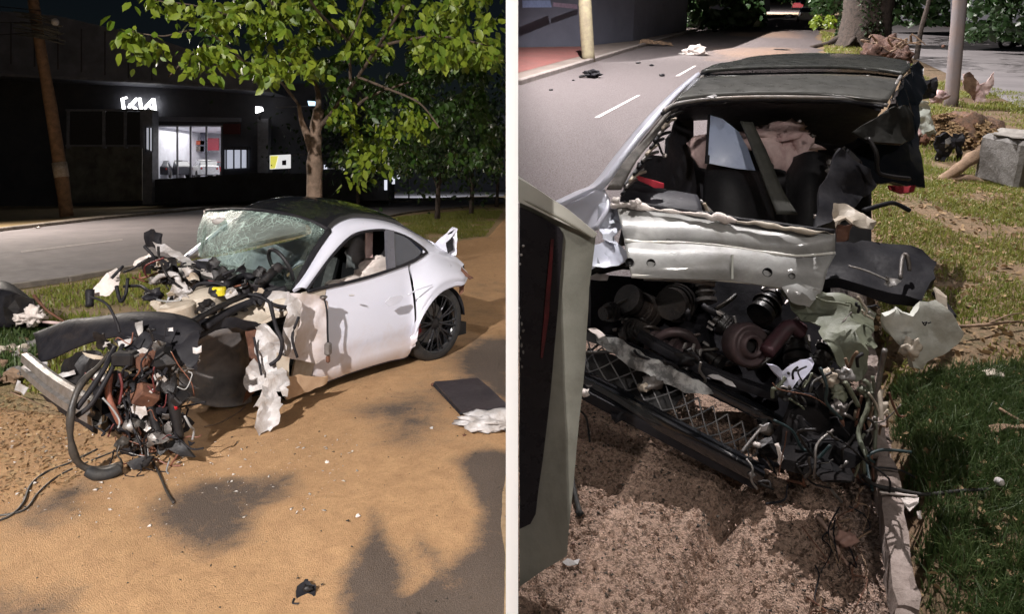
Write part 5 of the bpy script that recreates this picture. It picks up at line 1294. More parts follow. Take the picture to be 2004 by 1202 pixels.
for i, (x, y, s_, lb) in enumerate(((1079, 177, .035, 'tiny dark crumb of trim on the road nearest the added wall'), (1295, 149, .06, 'small dark lump beside the second lane dash'), (1249, 124, .05, 'small flat dark scrap left of the lane dash'), (1275, 129, .05, 'second flat scrap right of the small dark scrap'), (1122, 158, .03, 'dark speck just left of the black car trim'), (1400, 62, .12, 'dark lump at the kerb beyond the post'), (1545, 35, .3, 'dark lump in the road by the distant parked car'))):
    p = RG(x, y); obj('road_scrap', lump(p + Vector((0, 0, s_ * .5)), (s_ * 1.3, s_, s_ * .6), .4, i, 2, flat=s_ * .5), BLACKP, F=R, label=lb, cat='debris', group='scraps on the road', smooth=True)
p = RG(1283, 90); debris('broken_board', 'pale broken board lying at the left kerb', [p + Vector(q) for q in ((-.7, 0, .1), (-.5, .3, .25), (.6, .2, .12), (.7, -.1, .05))], DRYW, 5, cat='board')
# root plate and dead brush around the big tree
ru = thing('root_clump', 'reddish brown torn root clump between the big trunk and the roof', 'root clump', RG(1715, 118), R)
for i, (x, y, Y, r) in enumerate(((1730, 97, 9.6, .17), (1706, 108, 9.0, .12), (1752, 104, 9.4, .15), (1768, 110, 9.0, .10))): obj('clod', lump(R.d(x, y, Y), r, .45, i + 2, 3), pbr('red_earth', (.13, .065, .045), (.06, .035, .028), .95, scale=9, bs=12, bd=.04, bst=1), ru, smooth=True)
for i in range(14):
    x, y = 1735 + random.uniform(-40, 50), 98 + random.uniform(-16, 14); obj('root', tube([R.d(x, y, 9.3), R.d(x + random.uniform(-25, 25), y - random.uniform(0, 18), 9.2), R.d(x + random.uniform(-45, 45), y + random.uniform(-20, 6), 9.1)], .02, None, 5, 3, .006), DRYW, ru)

# things on the grass strip right of the wreck
def z0(x, y): return RG(x, y, .05)
bl = thing('concrete_block', 'grey concrete block at the right edge beyond the driftwood', 'block', z0(1968, 370), R)
q = z0(1965, 372); obj('block', box(q + Vector((.34, .30, .25)), (.62, .5, .52), Matrix.Rotation(.25, 3, 'Z'), None, .04), STONE, bl)
obj('top_rubble', lump(q + Vector((.32, .26, .52)), (.28, .2, .05), .4, 3, 3), CONC, bl, smooth=True)
dw = thing('driftwood_log', 'splintered brown piece of wood lying against the concrete block', 'log', z0(1870, 350), R)
Yd = z0(1870, 350).y
obj('limb', tube([R.d(1836, 358, Yd), R.d(1875, 330, Yd), R.d(1925, 292, Yd + .1)], .05, None, 8, 4, .07, .5), DRYW, dw, smooth=True)
obj('limb', tube([R.d(1850, 352, Yd), R.d(1900, 350, Yd - .05), R.d(1940, 368, Yd - .1)], .06, None, 8, 4, .05, .5), DRYW, dw, smooth=True)
obj('splinter', tube([R.d(1820, 362, Yd), R.d(1855, 350, Yd), R.d(1880, 356, Yd)], .02, None, 6, 4, .01, .5), DRYW, dw)
wg = thing('winged_fragment', 'pinkish white two pointed fragment standing on the leaf pile', 'debris', z0(1912, 195), R)
Yw = z0(1912, 200).y
for P, sd in (([(1885, 145), (1900, 140), (1915, 162), (1918, 178), (1895, 182), (1884, 170)], 1), ([(1915, 165), (1930, 160), (1945, 140), (1944, 165), (1932, 184), (1915, 182)], 2), ([(1895, 180), (1925, 178), (1928, 198), (1905, 200)], 3)):
    obj('petal', frag([R.d(x, y, Yw) for x, y in P], .05, .03, .008, .01, sd), PINKCLOTH, wg)
# heap of dead leaves and earth
hp_ = thing('leaf_pile', 'heap of reddish dead leaves and earth round the foot of the grey pole', 'leaf pile', z0(1915, 260), R)
c0 = z0(1915, 290); obj('earth', lump(c0 + Vector((-.05, .35, .02)), (.55, .5, .34), .3, 4, 4), pbr('leafy_earth', (.22, .12, .075), (.10, .07, .05), .95, scale=12, bs=14, bd=.05, bst=1), hp_, smooth=True)
rs = np.random.RandomState(7); v = rs.randn(2600, 3); v /= np.linalg.norm(v, axis=1)[:, None]; v[:, 2] = abs(v[:, 2])
leaves('dead_leaves', np.array(c0) + np.array([-.05, .35, .02]) + v * np.array([.6, .54, .37]), .07, DRYL, R, hp_, droop=.3)
# pale cloths, black bits beside the wreck
cl = thing('torn_lining', 'pale green white torn lining between the wreck and the leaf pile', 'debris', z0(1808, 300), R)
Yc = z0(1808, 285).y
obj('cloth', frag([R.d(x, y, Yc) for x, y in ((1795, 195), (1815, 198), (1822, 225), (1832, 262), (1818, 275), (1786, 262), (1786, 235))], .04, .05, .01, .006, 4), pbr('pale_green_cloth', (.52, .56, .50), (.40, .42, .38), .8, bs=20), cl, autos=40, smooth=True)
obj('cloth', lump(R.d(1836, 190, Yc), (.09, .07, .08), .4, 3, 3), PINKCLOTH, cl, smooth=True)
obj('cloth', lump(R.d(1792, 262, Yc - .1), (.07, .05, .06), .4, 4, 3), PINKCLOTH, cl, smooth=True)
obj('cup', lump(R.d(1806, 275, Yc - .12), (.08, .05, .07), .3, 5, 3), RUST, cl, smooth=True)
bp = thing('broken_bracket', 'black and silver broken bracket standing in the grass right of the wreck', 'debris', z0(1845, 318), R)
Yb_ = z0(1845, 318).y
for P, m_, sd in (([(1828, 265), (1850, 258), (1868, 270), (1862, 300), (1845, 316), (1830, 315)], BLACKP, 1), ([(1848, 272), (1858, 268), (1852, 300), (1844, 305)], ALU, 2), ([(1868, 262), (1885, 262), (1880, 330), (1870, 325)], BLACKP, 3), ([(1795, 165), (1835, 150), (1832, 185), (1805, 195)], BLACKP, 4)):
    obj('plate', frag([R.d(x, y, Yb_) for x, y in P], .05, .04, .01, .02, sd), m_, bp)
obj('bolt', lump(R.d(1834, 310, Yb_ - .02), .012, .1, 1, 1), WHITEP, bp)

# grass
def rgrass(px, n, h, w, mat, seed, label, lim=.5, zz=.02):
    P = [RG(*q) for q in px]; X, Y = scatter_poly([(p.x, p.y) for p in P], n, seed)
    k = (fbm(X * 2.2, Y * 2.2, 3, seed) + np.random.rand(len(X)) * .2 > lim) & (kd(X, Y) > .10 + .12 * fbm(X * 6, Y * 6, 2, 3))
    X, Y = X[k], Y[k]; Z = z_base(X, Y) - .01
    grass('verge_grass', X, Y, Z, h, mat, R, w, .9, label=label)
rgrass([(1735, 760), (2300, 700), (2700, 1350), (1790, 1350)], 52000, .075, .0028, GRASSR, 31, 'thick dark green grass beside the kerb in the lower right', .33)
rgrass([(1700, 380), (1800, 330), (2200, 340), (2500, 720), (1735, 760)], 60000, .05, .004, GRASSM, 32, 'patchy yellow green grass right of the wreck', .54)
rgrass([(1780, 150), (2004, 190), (2250, 340), (1780, 330)], 26000, .07, .006, GRASSM, 33, 'grass round the foot of the grey pole', .52)
rgrass([(1600, 88), (1600, 60), (1760, 100), (1790, 135), (1640, 130)], 9000, .09, .012, GRASSM, 34, 'sparse grass round the big tree trunk', .55)
X, Y = scatter_poly([(p.x, p.y) for p in (RG(1730, 700), RG(2300, 640), RG(2700, 1350), RG(1780, 1350))], 900, 41)
leaves('fallen_leaves', np.stack([X, Y, z_base(X, Y) + .03], 1), .035, DRYL, R, droop=.3, label='fallen straw and leaf bits in the dark green grass')
X, Y = scatter_poly([(p.x, p.y) for p in (RG(1690, 360), RG(2200, 360), RG(2300, 700), RG(1730, 760))], 1500, 42)
leaves('fallen_leaves', np.stack([X, Y, z_base(X, Y) + .02], 1), .05, DRYL, R, droop=.3, label='dry leaves strewn over the bare earth right of the wreck')
X, Y = scatter_poly([(p.x, p.y) for p in (RG(1560, 740), RG(1720, 740), RG(1740, 1250), RG(1640, 1250))], 1500, 43)
leaves('gutter_litter', np.stack([X, Y, X * 0 + .012], 1), .014, leaf_mat('gutter_bits', (.05, .035, .025), (.17, .11, .08), 0, .9), R, droop=.2, label='dry leaf litter and grit in the gutter under the wreck')
X, Y = scatter_poly(front, 9000, 44); k = (X > .03) & (kd(X, Y) < -.02) & (Y > .9); X, Y = X[k], Y[k]
chips('road_grit', X, Y, X * 0 + .008, .006, DARKCHIP, R, label='coarse dark grit lying on the pink road surface')
X, Y = scatter_poly(front, 5000, 45); k = (X > .03) & (kd(X, Y) < -.02) & (Y > .9); X, Y = X[k], Y[k]
chips('road_grit', X, Y, X * 0 + .008, .006, leaf_mat('pink_chip', (.36, .22, .17), (.46, .34, .28), 0, .8), R, label='pinkish stones loose on the road surface')

# ---- the wreck itself
wreck = thing('rear_wreck', 'wrecked white coupe seen from behind, back window gone and engine bay torn open', 'car', RG(1450, 700), R)
W3 = lambda x, y, z: R.g(x, y, z)
def WF(pts, mat, nm, cell=.05, amp=.012, jag=.008, t=.004, seed=0, label=None, parent=None, autos=35):
    """pts: (x, y, height over the road)."""
    return obj(nm, frag([W3(*p) for p in pts], cell, amp, jag, t, seed), mat, parent or wreck, autos=autos, smooth=True, label=label)
def WD(pts, mat, nm, cell=.05, amp=.012, jag=.008, t=.004, seed=0, label=None, parent=None):
    return obj(nm, frag([R.d(*p) for p in pts], cell, amp, jag, t, seed), mat, parent or wreck, autos=35, smooth=True, label=label)
def WT_(pts, r, mat, nm, re=None, wob=.15, seg=8, parent=None, d=False):
    return obj(nm, tube([(R.d if d else R.g)(*p) for p in pts], r, None, seg, 5, re, wob), mat, parent or wreck, smooth=True)
def rows3(rws, n=6, f=W3):
    C_ = [catmull([f(*p) for p in r], n) for r in rws]; m_ = len(C_[0]); out = []
    cols = [catmull([c[i] for c in C_], 4) for i in range(m_)]
    return [[cols[i][k] for i in range(m_)] for k in range(len(cols[0]))]
# roof in two steps with a dark gap between
obj('roof', solid(grid(rows3([[(1428, 122, 1.52), (1500, 112, 1.53), (1600, 108, 1.535), (1700, 112, 1.53), (1778, 124, 1.51)],
                              [(1400, 130, 1.50), (1490, 123, 1.52), (1600, 120, 1.525), (1700, 124, 1.52), (1780, 134, 1.50)],
                              [(1372, 143, 1.48), (1480, 136, 1.50), (1600, 134, 1.51), (1700, 138, 1.50), (1768, 148, 1.48)]])), .02), pbr('roof_black', (.04, .042, .04), (.055, .055, .048), .3, scale=2.5, coat=.8, dirt=((.10, .10, .08), .5, .8, .3)), wreck, smooth=True)
obj('roof_gap', solid(grid(rows3([[(1374, 144, 1.455), (1480, 137, 1.475), (1600, 135, 1.48), (1700, 139, 1.475), (1768, 149, 1.455)],
                              [(1364, 153, 1.44), (1480, 151, 1.45), (1600, 149, 1.455), (1700, 151, 1.45), (1762, 158, 1.44)]])), .02), GLOSSK, wreck, smooth=True)
obj('sunroof_panel', solid(grid(rows3([[(1360, 158, 1.45), (1480, 152, 1.46), (1600, 150, 1.465), (1700, 153, 1.46), (1760, 160, 1.44)],
                              [(1345, 176, 1.435), (1470, 170, 1.45), (1600, 168, 1.455), (1690, 172, 1.45), (1748, 182, 1.43)],
                              [(1322, 199, 1.41), (1390, 191, 1.42), (1480, 187, 1.43), (1600, 188, 1.43), (1736, 202, 1.40)]])), .02), pbr('roof_olive', (.07, .07, .065), (.09, .088, .08), .35, scale=2.5, coat=.7, dirt=((.13, .13, .11), .5, .8, .35)), wreck, smooth=True)
WT_([(1300, 216, 1.40), (1325, 203, 1.41), (1390, 194, 1.42), (1480, 190, 1.43), (1600, 191, 1.43), (1680, 196, 1.41), (1738, 206, 1.39)], .012, ALU, 'window_trim', wob=0)
WT_([(1296, 222, 1.385), (1325, 208, 1.395), (1390, 199, 1.405), (1480, 195, 1.415), (1600, 196, 1.415), (1680, 202, 1.395), (1730, 210, 1.38)], .011, BLACKP, 'window_seal', wob=0)
for x, y, w_ in ((1392, 191, 8), (1398, 190, 5), (1530, 148, 8), (1562, 146, 12), (1660, 146, 12), (1685, 149, 16), (1705, 151, 10)):
    obj('roof_glint', frag([W3(x - w_, y - 1, 1.46 if y < 160 else 1.44), W3(x, y - 3, 1.465 if y < 160 else 1.45), W3(x + w_, y, 1.46 if y < 160 else 1.44), W3(x, y + 2, 1.458 if y < 160 else 1.44)], .02, .01, .004, .006, x), WHITEP, wreck)  # white slivers painted in as reflections along the roof gap
# left rail, quarter and fender, white
rail = rows3([[(1372, 147, 1.47), (1330, 185, 1.42), (1280, 243, 1.32), (1232, 303, 1.2), (1185, 366, 1.06), (1150, 385, .98), (1100, 408, .88)],
              [(1366, 150, 1.45), (1318, 190, 1.39), (1262, 248, 1.28), (1212, 310, 1.15), (1168, 366, 1.0), (1130, 384, .92), (1085, 405, .80)]], 4)
obj('roof_rail', solid(grid(rail), .03), PAINT, wreck, smooth=True)
rail2 = rows3([[(1376, 150, 1.45), (1338, 192, 1.38), (1292, 250, 1.28), (1246, 315, 1.17), (1216, 372, 1.05)],
               [(1372, 147, 1.465), (1330, 187, 1.41), (1280, 245, 1.31), (1232, 305, 1.19), (1187, 372, 1.05)]], 5)
obj('pillar_inner', solid(grid(rail2), .02), pbr('dusty_trim', (.17, .155, .14), (.06, .055, .05), .8, scale=12, bs=20, bd=.01, bst=.6), wreck, smooth=True)
for i in range(12):
    x = 1225 + i * 8; y = 372 - i * 13; WT_([(x - 8, y + 8, 1.06 + i * .025), (x + 4, y - 4, 1.07 + i * .025), (x + 12 + i % 3 * 5, y - 10, 1.05 + i * .025)], .009, (BLACKP, STEEL, CREAM, BLACKM)[i % 4], 'torn_trim')
fend = rows3([[(1180, 368, 1.04), (1195, 395, 1.0), (1190, 420, .96), (1170, 450, .90)], [(1150, 382, 1.0), (1158, 405, .94), (1160, 425, .9), (1150, 462, .82)], [(1100, 402, .88), (1110, 425, .80), (1125, 460, .74), (1130, 500, .66)]], 4)
obj('rear_fender', solid(grid(fend), .02), PAINT, wreck, smooth=True)
WF([(1175, 408, .97), (1195, 402, .97), (1218, 410, .96), (1222, 440, .92), (1200, 460, .89), (1206, 480, .86), (1180, 470, .87), (1168, 440, .91)], pbr('white_torn', (.70, .73, .82), (.5, .53, .62), .5, scale=8, bs=12, bd=.02), 'crumpled_corner', amp=.05, cell=.03, seed=3)
WF([(1160, 480, .86), (1200, 460, .88), (1222, 490, .85), (1240, 512, .82), (1200, 520, .79), (1150, 528, .77), (1150, 500, .82)], pbr('white_torn2', (.66, .69, .80), (.55, .58, .68), .4, scale=5), 'crumpled_corner', amp=.03, cell=.035, seed=4)
# rear panel: two faces with a ridge between them
top = [(1205, 400, .99), (1260, 405, .985), (1330, 415, .985), (1400, 421, .985), (1480, 434, .98), (1560, 446, .98), (1634, 456, .975)]
mid = [(1222, 474, .90), (1280, 474, .90), (1350, 477, .90), (1420, 482, .90), (1490, 490, .895), (1560, 503, .88), (1632, 493, .89)]
bot = [(1236, 540, .80), (1290, 543, .80), (1360, 546, .79), (1430, 549, .785), (1490, 556, .78), (1545, 565, .765), (1606, 568, .765)]
def off3(P, dx, dy, dz): return [(x + dx, y + dy, z + dz) for x, y, z in P]
PANEL = pbr('panel_greenish', (.36, .36, .35), (.21, .208, .20), .38, scale=5, coat=.5, bs=7, bd=.012, bst=.2, dirt=((.13, .115, .09), .48, .72, .6))
m_u = [tuple((Vector(a) * .5 + Vector(b) * .5)) for a, b in zip(top, mid)]
m_l = [tuple((Vector(a) * .55 + Vector(b) * .45)) for a, b in zip(mid, bot)]
C_ = [catmull([W3(*p) for p in r], 7) for r in (top, m_u, mid)]
rnz = lambda p, a: p + Vector((0, 0, a * noise.noise(p * 6)))
obj('rear_panel', solid(grid([[rnz(p, .007) for p in r] for r in C_]), .012), PANEL, wreck, smooth=True)
C_ = [catmull([W3(*p) for p in r], 7) for r in (mid, m_l, bot)]
C_[1] = [p + Vector((0, .02, .0)) for p in C_[1]]
low = obj('rear_panel_lower', solid(grid([[rnz(p + Vector((0, -.006, -.006)), .006) for p in r] for r in C_]), .012), PANEL, wreck, smooth=True)
obj('panel_ridge', tube([rnz(W3(*p), .012) + Vector((0, -.006, .002)) for p in mid], .008, None, 7, 7, None, .6), pbr('pale_edge', (.78, .78, .74), (.6, .58, .52), .3), wreck, smooth=True)  # pale line along the ridge, lighter than the panel
obj('lower_lip', tube([W3(*p) for p in bot], .009, None, 7, 7, None, .4), pbr('pale_edge2', (.62, .60, .55), (.4, .38, .33), .4), wreck, smooth=True)
for x, y, z, r in ((1232, 513, .845, .017), (1274, 515, .84, .017), (1502, 533, .82, .018), (1550, 540, .81, .012), (1308, 471, .905, .009), (1390, 473, .905, .009), (1586, 484, .91, .010)):
    c = W3(x, y, z); n_ = (R.o - c).normalized(); obj('panel_hole', lathe(c + n_ * .016, n_, [(r * 1.15, -.004), (r * 1.0, .003), (r * .95, -.014), (0, -.018)], 18), BLACKM, wreck, smooth=True)
WF([(1430, 500, .875), (1434, 500, .875), (1434, 548, .79), (1430, 548, .79)], pbr('seam', (.30, .30, .26)), 'panel_seam', amp=0, jag=0, t=.012)
# ragged sealing rope on the top edge
rp = [(1195, 402, 1.0), (1220, 401, 1.0), (1245, 404, 1.0), (1300, 412, 1.0), (1360, 420, 1.0), (1420, 428, .995), (1440, 434, .99), (1500, 441, .99), (1570, 451, .99), (1632, 458, .985)]
for a, b, r, mt in ((0, 7, .013, CLOTH), (6, 10, .008, CREAM)): obj('sealing_strip', tube([p + Vector((0, .012 * noise.noise(p * 21), .014 * noise.noise(p * 26))) for p in catmull([W3(*p) for p in rp[a:b]], 6)], r, None, 8, 2, None, 2.2), mt, wreck, smooth=True)
obj('sealing_strip', tube([W3(x, y - 5, z) for x, y, z in rp[1:]], .012, None, 6, 4), BLACKP, wreck, smooth=True)
for x, y in ((1240, 398), (1248, 397), (1205, 392)): obj('foam_lump', lump(W3(x, y, 1.02), .02, .3, x, 2), CLOTH, wreck, smooth=True)
# cabin: headliner, dark trim, seats, bags
CAB = pbr('cabin_trim', (.020, .020, .026), (.032, .030, .036), .6, scale=5)
WD([(1300, 214, 4.0), (1360, 202, 4.05), (1480, 196, 4.05), (1600, 198, 4.05), (1725, 210, 4.0), (1700, 262, 4.5), (1640, 282, 4.6), (1560, 262, 4.7), (1470, 240, 4.7), (1380, 228, 4.7), (1320, 235, 4.4)], CAB, 'headliner', .15, .02, 0, .02, 1)
WD([(1320, 235, 4.3), (1352, 226, 4.4), (1354, 300, 4.3), (1360, 480, 4.0), (1215, 480, 3.4), (1222, 360, 3.5), (1262, 300, 3.7), (1298, 307, 3.9), (1301, 272, 4.0)], CAB, 'side_trim', .12, .02, .004, .02, 2)
WD([(1348, 285, 4.6), (1395, 310, 4.6), (1400, 480, 4.2), (1340, 480, 4.2)], CAB, 'seat_side', .1, .02, .002, .05, 3)
WD([(1388, 228, 4.75), (1480, 240, 4.8), (1600, 262, 4.8), (1700, 262, 4.7), (1700, 480, 4.3), (1390, 480, 4.3)], CAB, 'bulkhead', .2, .02, .002, .04, 4)
def pad(rws, nm, mat=LEATHER):
    return obj(nm, solid(grid([[p + Vector((0, .006 * noise.noise(p * 11), 0)) for p in r_] for r_ in rows3(rws, 5, R.d)]), .05), mat, wreck, smooth=True)
pad([[(1392, 322, 4.1), (1430, 334, 4.0), (1478, 345, 4.1)], [(1388, 352, 4.0), (1430, 360, 3.88), (1486, 372, 4.0)], [(1384, 400, 3.9), (1436, 408, 3.78), (1500, 416, 3.9)], [(1380, 450, 3.8), (1440, 450, 3.7), (1510, 452, 3.8)]], 'front_seat')
pad([[(1558, 318, 4.1), (1590, 306, 3.98), (1618, 312, 4.1)], [(1552, 352, 4.0), (1590, 345, 3.86), (1624, 352, 4.0)], [(1550, 400, 3.9), (1590, 400, 3.76), (1628, 404, 3.9)], [(1550, 450, 3.8), (1590, 450, 3.7), (1630, 450, 3.8)]], 'front_seat')
pad([[(1222, 372, 3.5), (1290, 385, 3.5), (1360, 398, 3.5)], [(1216, 392, 3.35), (1290, 402, 3.3), (1366, 412, 3.3)], [(1206, 430, 3.2), (1290, 440, 3.2), (1370, 445, 3.2)]], 'parcel_shelf', CAB)
for i in range(5): WT_([(1396 + i * 18, 345 + i * 4, 3.93), (1400 + i * 19, 395 + i * 3, 3.83), (1402 + i * 21, 440, 3.75)], .004, BLACKM, 'seat_stitching', d=True, wob=0, seg=5)
WD([(1390, 226, 4.02), (1412, 232, 4.02), (1445, 258, 4.0), (1462, 290, 3.96), (1478, 334, 3.9), (1440, 330, 3.9), (1384, 319, 3.92)], pbr('pale_reflection', (.42, .50, .70), (.34, .42, .62), .3, scale=1.5), 'pale_side_window', .08, .003, .002, .008, 6)  # pale blue is the window's reflection put into its colour
WD([(1385, 225, 4.04), (1391, 225, 4.04), (1386, 321, 3.93), (1379, 320, 3.93)], BLACKP, 'window_frame', .08, 0, 0, .02)
strap = rows3([[(1448, 238, 3.95), (1472, 240, 3.95)], [(1470, 290, 3.85), (1500, 300, 3.85)], [(1500, 370, 3.7), (1530, 372, 3.7)], [(1520, 420, 3.6), (1560, 420, 3.6)]], 3, R.d)
obj('seat_belt', solid(grid(strap), .01), pbr('belt_olive', (.06, .06, .05), (.035, .035, .03), .7), wreck, smooth=True)
obj('curtain_airbag', frag([R.d(*p) for p in ((1475, 246, 4.25), (1500, 244, 4.25), (1550, 255, 4.2), (1580, 272, 4.15), (1584, 292, 4.1), (1572, 315, 4.1), (1552, 326, 4.1), (1556, 335, 4.1), (1543, 350, 4.1), (1530, 330, 4.1), (1505, 312, 4.15), (1485, 280, 4.2))], .035, .05, .006, .05, 7), PINKCLOTH, wreck, smooth=True)
obj('curtain_airbag', lump(R.d(1525, 272, 4.2), (.20, .10, .085), .45, 8, 4), PINKCLOTH, wreck, smooth=True)
obj('curtain_airbag', frag([R.d(*p) for p in ((1346, 283, 4.15), (1360, 272, 4.15), (1384, 262, 4.15), (1384, 330, 4.1), (1368, 326, 4.1), (1352, 305, 4.1))], .04, .04, .005, .03, 9), PINKCLOTH, wreck, smooth=True)
WD([(1240, 342, 3.3), (1262, 348, 3.3), (1298, 358, 3.3), (1298, 366, 3.3), (1280, 366, 3.3), (1242, 350, 3.3)], pbr('red_strap', (.45, .03, .05), (.25, .02, .03), .5), 'red_strap', .04, .01, .003, .01, 10)
obj('wing_mirror', lump(R.d(1252, 330, 3.4), (.02, .02, .03), .2, 3, 2), WHITEP, wreck, smooth=True)
WT_([(1288, 280, 3.8), (1296, 300, 3.8), (1302, 306, 3.8)], .007, BLACKP, 'loose_wire', d=True)
obj('clip', lump(R.d(1301, 304, 3.75), .014, .2, 1, 2), CLOTH, wreck, smooth=True)
for a, b, m_ in (((1370, 392, 3.35), (1395, 418, 3.3), STEEL), ((1378, 398, 3.3), (1388, 420, 3.3), CREAM), ((1358, 396, 3.35), (1372, 412, 3.3), STEEL)): WT_([a, b], .010, m_, 'belt_anchor', d=True)
WT_([(1662, 325, 3.7), (1640, 370, 3.6), (1622, 405, 3.5)], .010, ALU, 'strut_rod', d=True)
WT_([(1655, 365, 3.6), (1645, 375, 3.6)], .010, ALU, 'bracket_rod', d=True)
for x, y, Y, r, m_ in ((1643, 298, 3.9, .022, STEEL), (1634, 332, 3.8, .035, ALU), (1626, 318, 3.8, .02, STEEL), (1678, 345, 3.7, .016, WHITEP), (1617, 387, 3.6, .022, CLOTH), (1601, 424, 3.4, .014, CLOTH), (1565, 237, 4.0, .008, WHITEP), (1590, 266, 4.0, .012, STEEL)):
    obj('metal_fitting', lump(R.d(x, y, Y), (r * 1.3, r, r), .4, x, 2), m_, wreck, smooth=True)
# right flank: black pillar and door remains
WD([(1740, 204, 3.95), (1760, 165, 4.4), (1784, 124, 5.0), (1800, 136, 5.0), (1803, 175, 4.8), (1793, 215, 4.4), (1788, 262, 4.2), (1792, 310, 4.0), (1802, 368, 3.9), (1700, 360, 3.7), (1672, 320, 3.7), (1650, 290, 3.8), (1690, 262, 3.9), (1722, 235, 3.9)], GLOSSK, 'black_flank', .08, .018, .008, .03, 21)
WD([(1735, 215, 3.7), (1775, 205, 3.9), (1785, 270, 3.8), (1760, 285, 3.6), (1700, 280, 3.6), (1660, 262, 3.65)], pbr('olive_black', (.022, .021, .018), (.014, .014, .012), .4), 'flank_panel', .06, .02, .008, .02, 22)
WT_([(1700, 270, 3.5), (1715, 300, 3.45), (1718, 335, 3.45), (1740, 345, 3.45), (1780, 350, 3.5)], .012, BLACKM, 'loose_cable', d=True)
WT_([(1775, 130, 4.8), (1752, 168, 4.2), (1748, 195, 3.9)], .014, ALU, 'flank_edge', d=True, re=.006)
WD([(1735, 366, 3.62), (1790, 366, 3.65), (1788, 376, 3.6), (1760, 380, 3.6), (1738, 374, 3.6)], pbr('red_lens', (.25, .03, .035), (.12, .015, .02), .3), 'tail_lamp_shard', .03, .01, .004, .01, 23)
WD([(1632, 396, 3.1), (1652, 398, 3.1), (1692, 428, 3.05), (1712, 440, 3.0), (1706, 452, 3.0), (1680, 448, 3.0), (1650, 436, 3.0), (1636, 450, 3.0), (1632, 430, 3.05)], CREAM, 'cream_shard', .03, .04, .008, .01, 24)
WD([(1640, 438, 2.98), (1665, 440, 2.98), (1660, 470, 2.95), (1638, 480, 2.95)], RUST, 'rust_shard', .03, .04, .008, .01, 25)
obj('flank_scrap', frag([R.d(*p) for p in ((1640, 290, 3.6), (1700, 330, 3.6), (1712, 365, 3.6), (1660, 412, 3.4), (1620, 440, 3.2), (1590, 445, 3.2), (1600, 380, 3.4))], .06, .02, .008, .02, 26), BLACKP, wreck, smooth=True, autos=60)
# black tank on the right with a silver scratch mark
WD([(1620, 492, 2.9), (1700, 486, 2.95), (1790, 498, 2.95), (1822, 530, 2.85), (1825, 560, 2.7), (1792, 600, 2.6), (1740, 596, 2.6), (1640, 566, 2.7), (1608, 560, 2.75)], pbr('box_black', (.006, .006, .009), (.011, .010, .012), .65, spec=.2, bs=10, bd=.01), 'black_casing', .06, .018, .008, .05, 28)
WT_([(1660, 520, 2.68), (1700, 532, 2.64), (1740, 550, 2.6)], .004, ALU, 'scratch_bar', d=True)
WD([(1735, 540, 2.60), (1748, 546, 2.6), (1762, 552, 2.6), (1752, 560, 2.58), (1742, 562, 2.58), (1734, 556, 2.6)], ALU, 'silver_mark', .02, .03, .006, .006, 29)
WT_([(1762, 545, 2.62), (1766, 505, 2.7), (1775, 500, 2.7), (1780, 530, 2.68)], .008, STEEL, 'wire_hook', d=True)
WT_([(1830, 570, 2.6), (1850, 600, 2.55), (1866, 622, 2.5)], .016, BLACKP, 'tank_bracket', d=True)
# ragged blackened carpet behind, shading the soil
WT_([(1690, 412, 3.1), (1730, 400, 3.15), (1752, 398, 3.2), (1780, 412, 3.2)], .012, BLACKP, 'loose_cable', d=True)
# white reservoir
RV = [(1722, 612, 2.40), (1745, 602, 2.44), (1772, 612, 2.40), (1794, 591, 2.46), (1822, 589, 2.46), (1850, 610, 2.42), (1876, 648, 2.38), (1866, 668, 2.38), (1836, 690, 2.37), (1808, 704, 2.36), (1802, 722, 2.36), (1778, 718, 2.36), (1768, 690, 2.38), (1746, 668, 2.40), (1728, 640, 2.40)]
m = frag([R.d(*p) for p in RV], .028, .03, .003, .02, 51, 7.0)
cc = R.d(1805, 645, 2.4); m.v = [tuple(Vector(p) + Vector((0, -1, .3)) * .03 * max(0, 1 - ((Vector(p) - cc).length / .155) ** 2)) for p in m.v]
obj('reservoir_tank', m, pbr('reservoir', (.56, .57, .52), (.36, .36, .31), .4, scale=7, bs=9, bd=.012, bst=.6, dirt=((.22, .20, .15), .46, .66, .7)), wreck, smooth=True, autos=60)
for pts in (((1805, 630), (1810, 637), (1814, 630)), ((1816, 633), (1822, 631)), ((1806, 632), (1812, 631))): WT_([(x, y, 2.29) for x, y in pts], .0025, BLACKP, 'stamped_mark', d=True, wob=0)
obj('reservoir_neck', lump(R.d(1783, 684, 2.32), (.03, .02, .04), .4, 2, 3), CREAM, wreck, smooth=True)
obj('reservoir_clip', frag([R.d(*p) for p in ((1822, 575, 2.5), (1835, 580, 2.5), (1858, 615, 2.4), (1848, 622, 2.4), (1830, 600, 2.45))], .03, .03, .006, .01, 31), CREAM, wreck)
# olive torn sheet hanging below the panel
OL = pbr('olive_sheet', (.17, .18, .125), (.10, .11, .08), .55, scale=5, bs=10, bd=.015)
WD([(1528, 565, 2.72), (1604, 566, 2.72), (1605, 578, 2.66), (1650, 580, 2.62), (1700, 602, 2.58), (1716, 612, 2.55), (1704, 650, 2.45), (1716, 680, 2.42), (1708, 692, 2.4), (1690, 680, 2.42), (1698, 710, 2.38), (1688, 742, 2.36), (1675, 745, 2.36), (1650, 728, 2.38), (1622, 690, 2.45), (1602, 655, 2.52), (1608, 640, 2.54), (1570, 630, 2.6), (1548, 605, 2.66)], OL, 'torn_sheet', .035, .05, .008, .006, 32)
WF([(1528, 562, .78), (1560, 556, .79), (1606, 566, .77), (1600, 580, .74), (1580, 600, .7), (1545, 590, .72)], PANEL, 'panel_corner', .03, .03, seed=33)
tangle(1690, 605, 2.5, 18, 14, .03, 8, .003, .006, R, wreck, 35, mats=[OL, CREAM, BLACKP, STEEL])
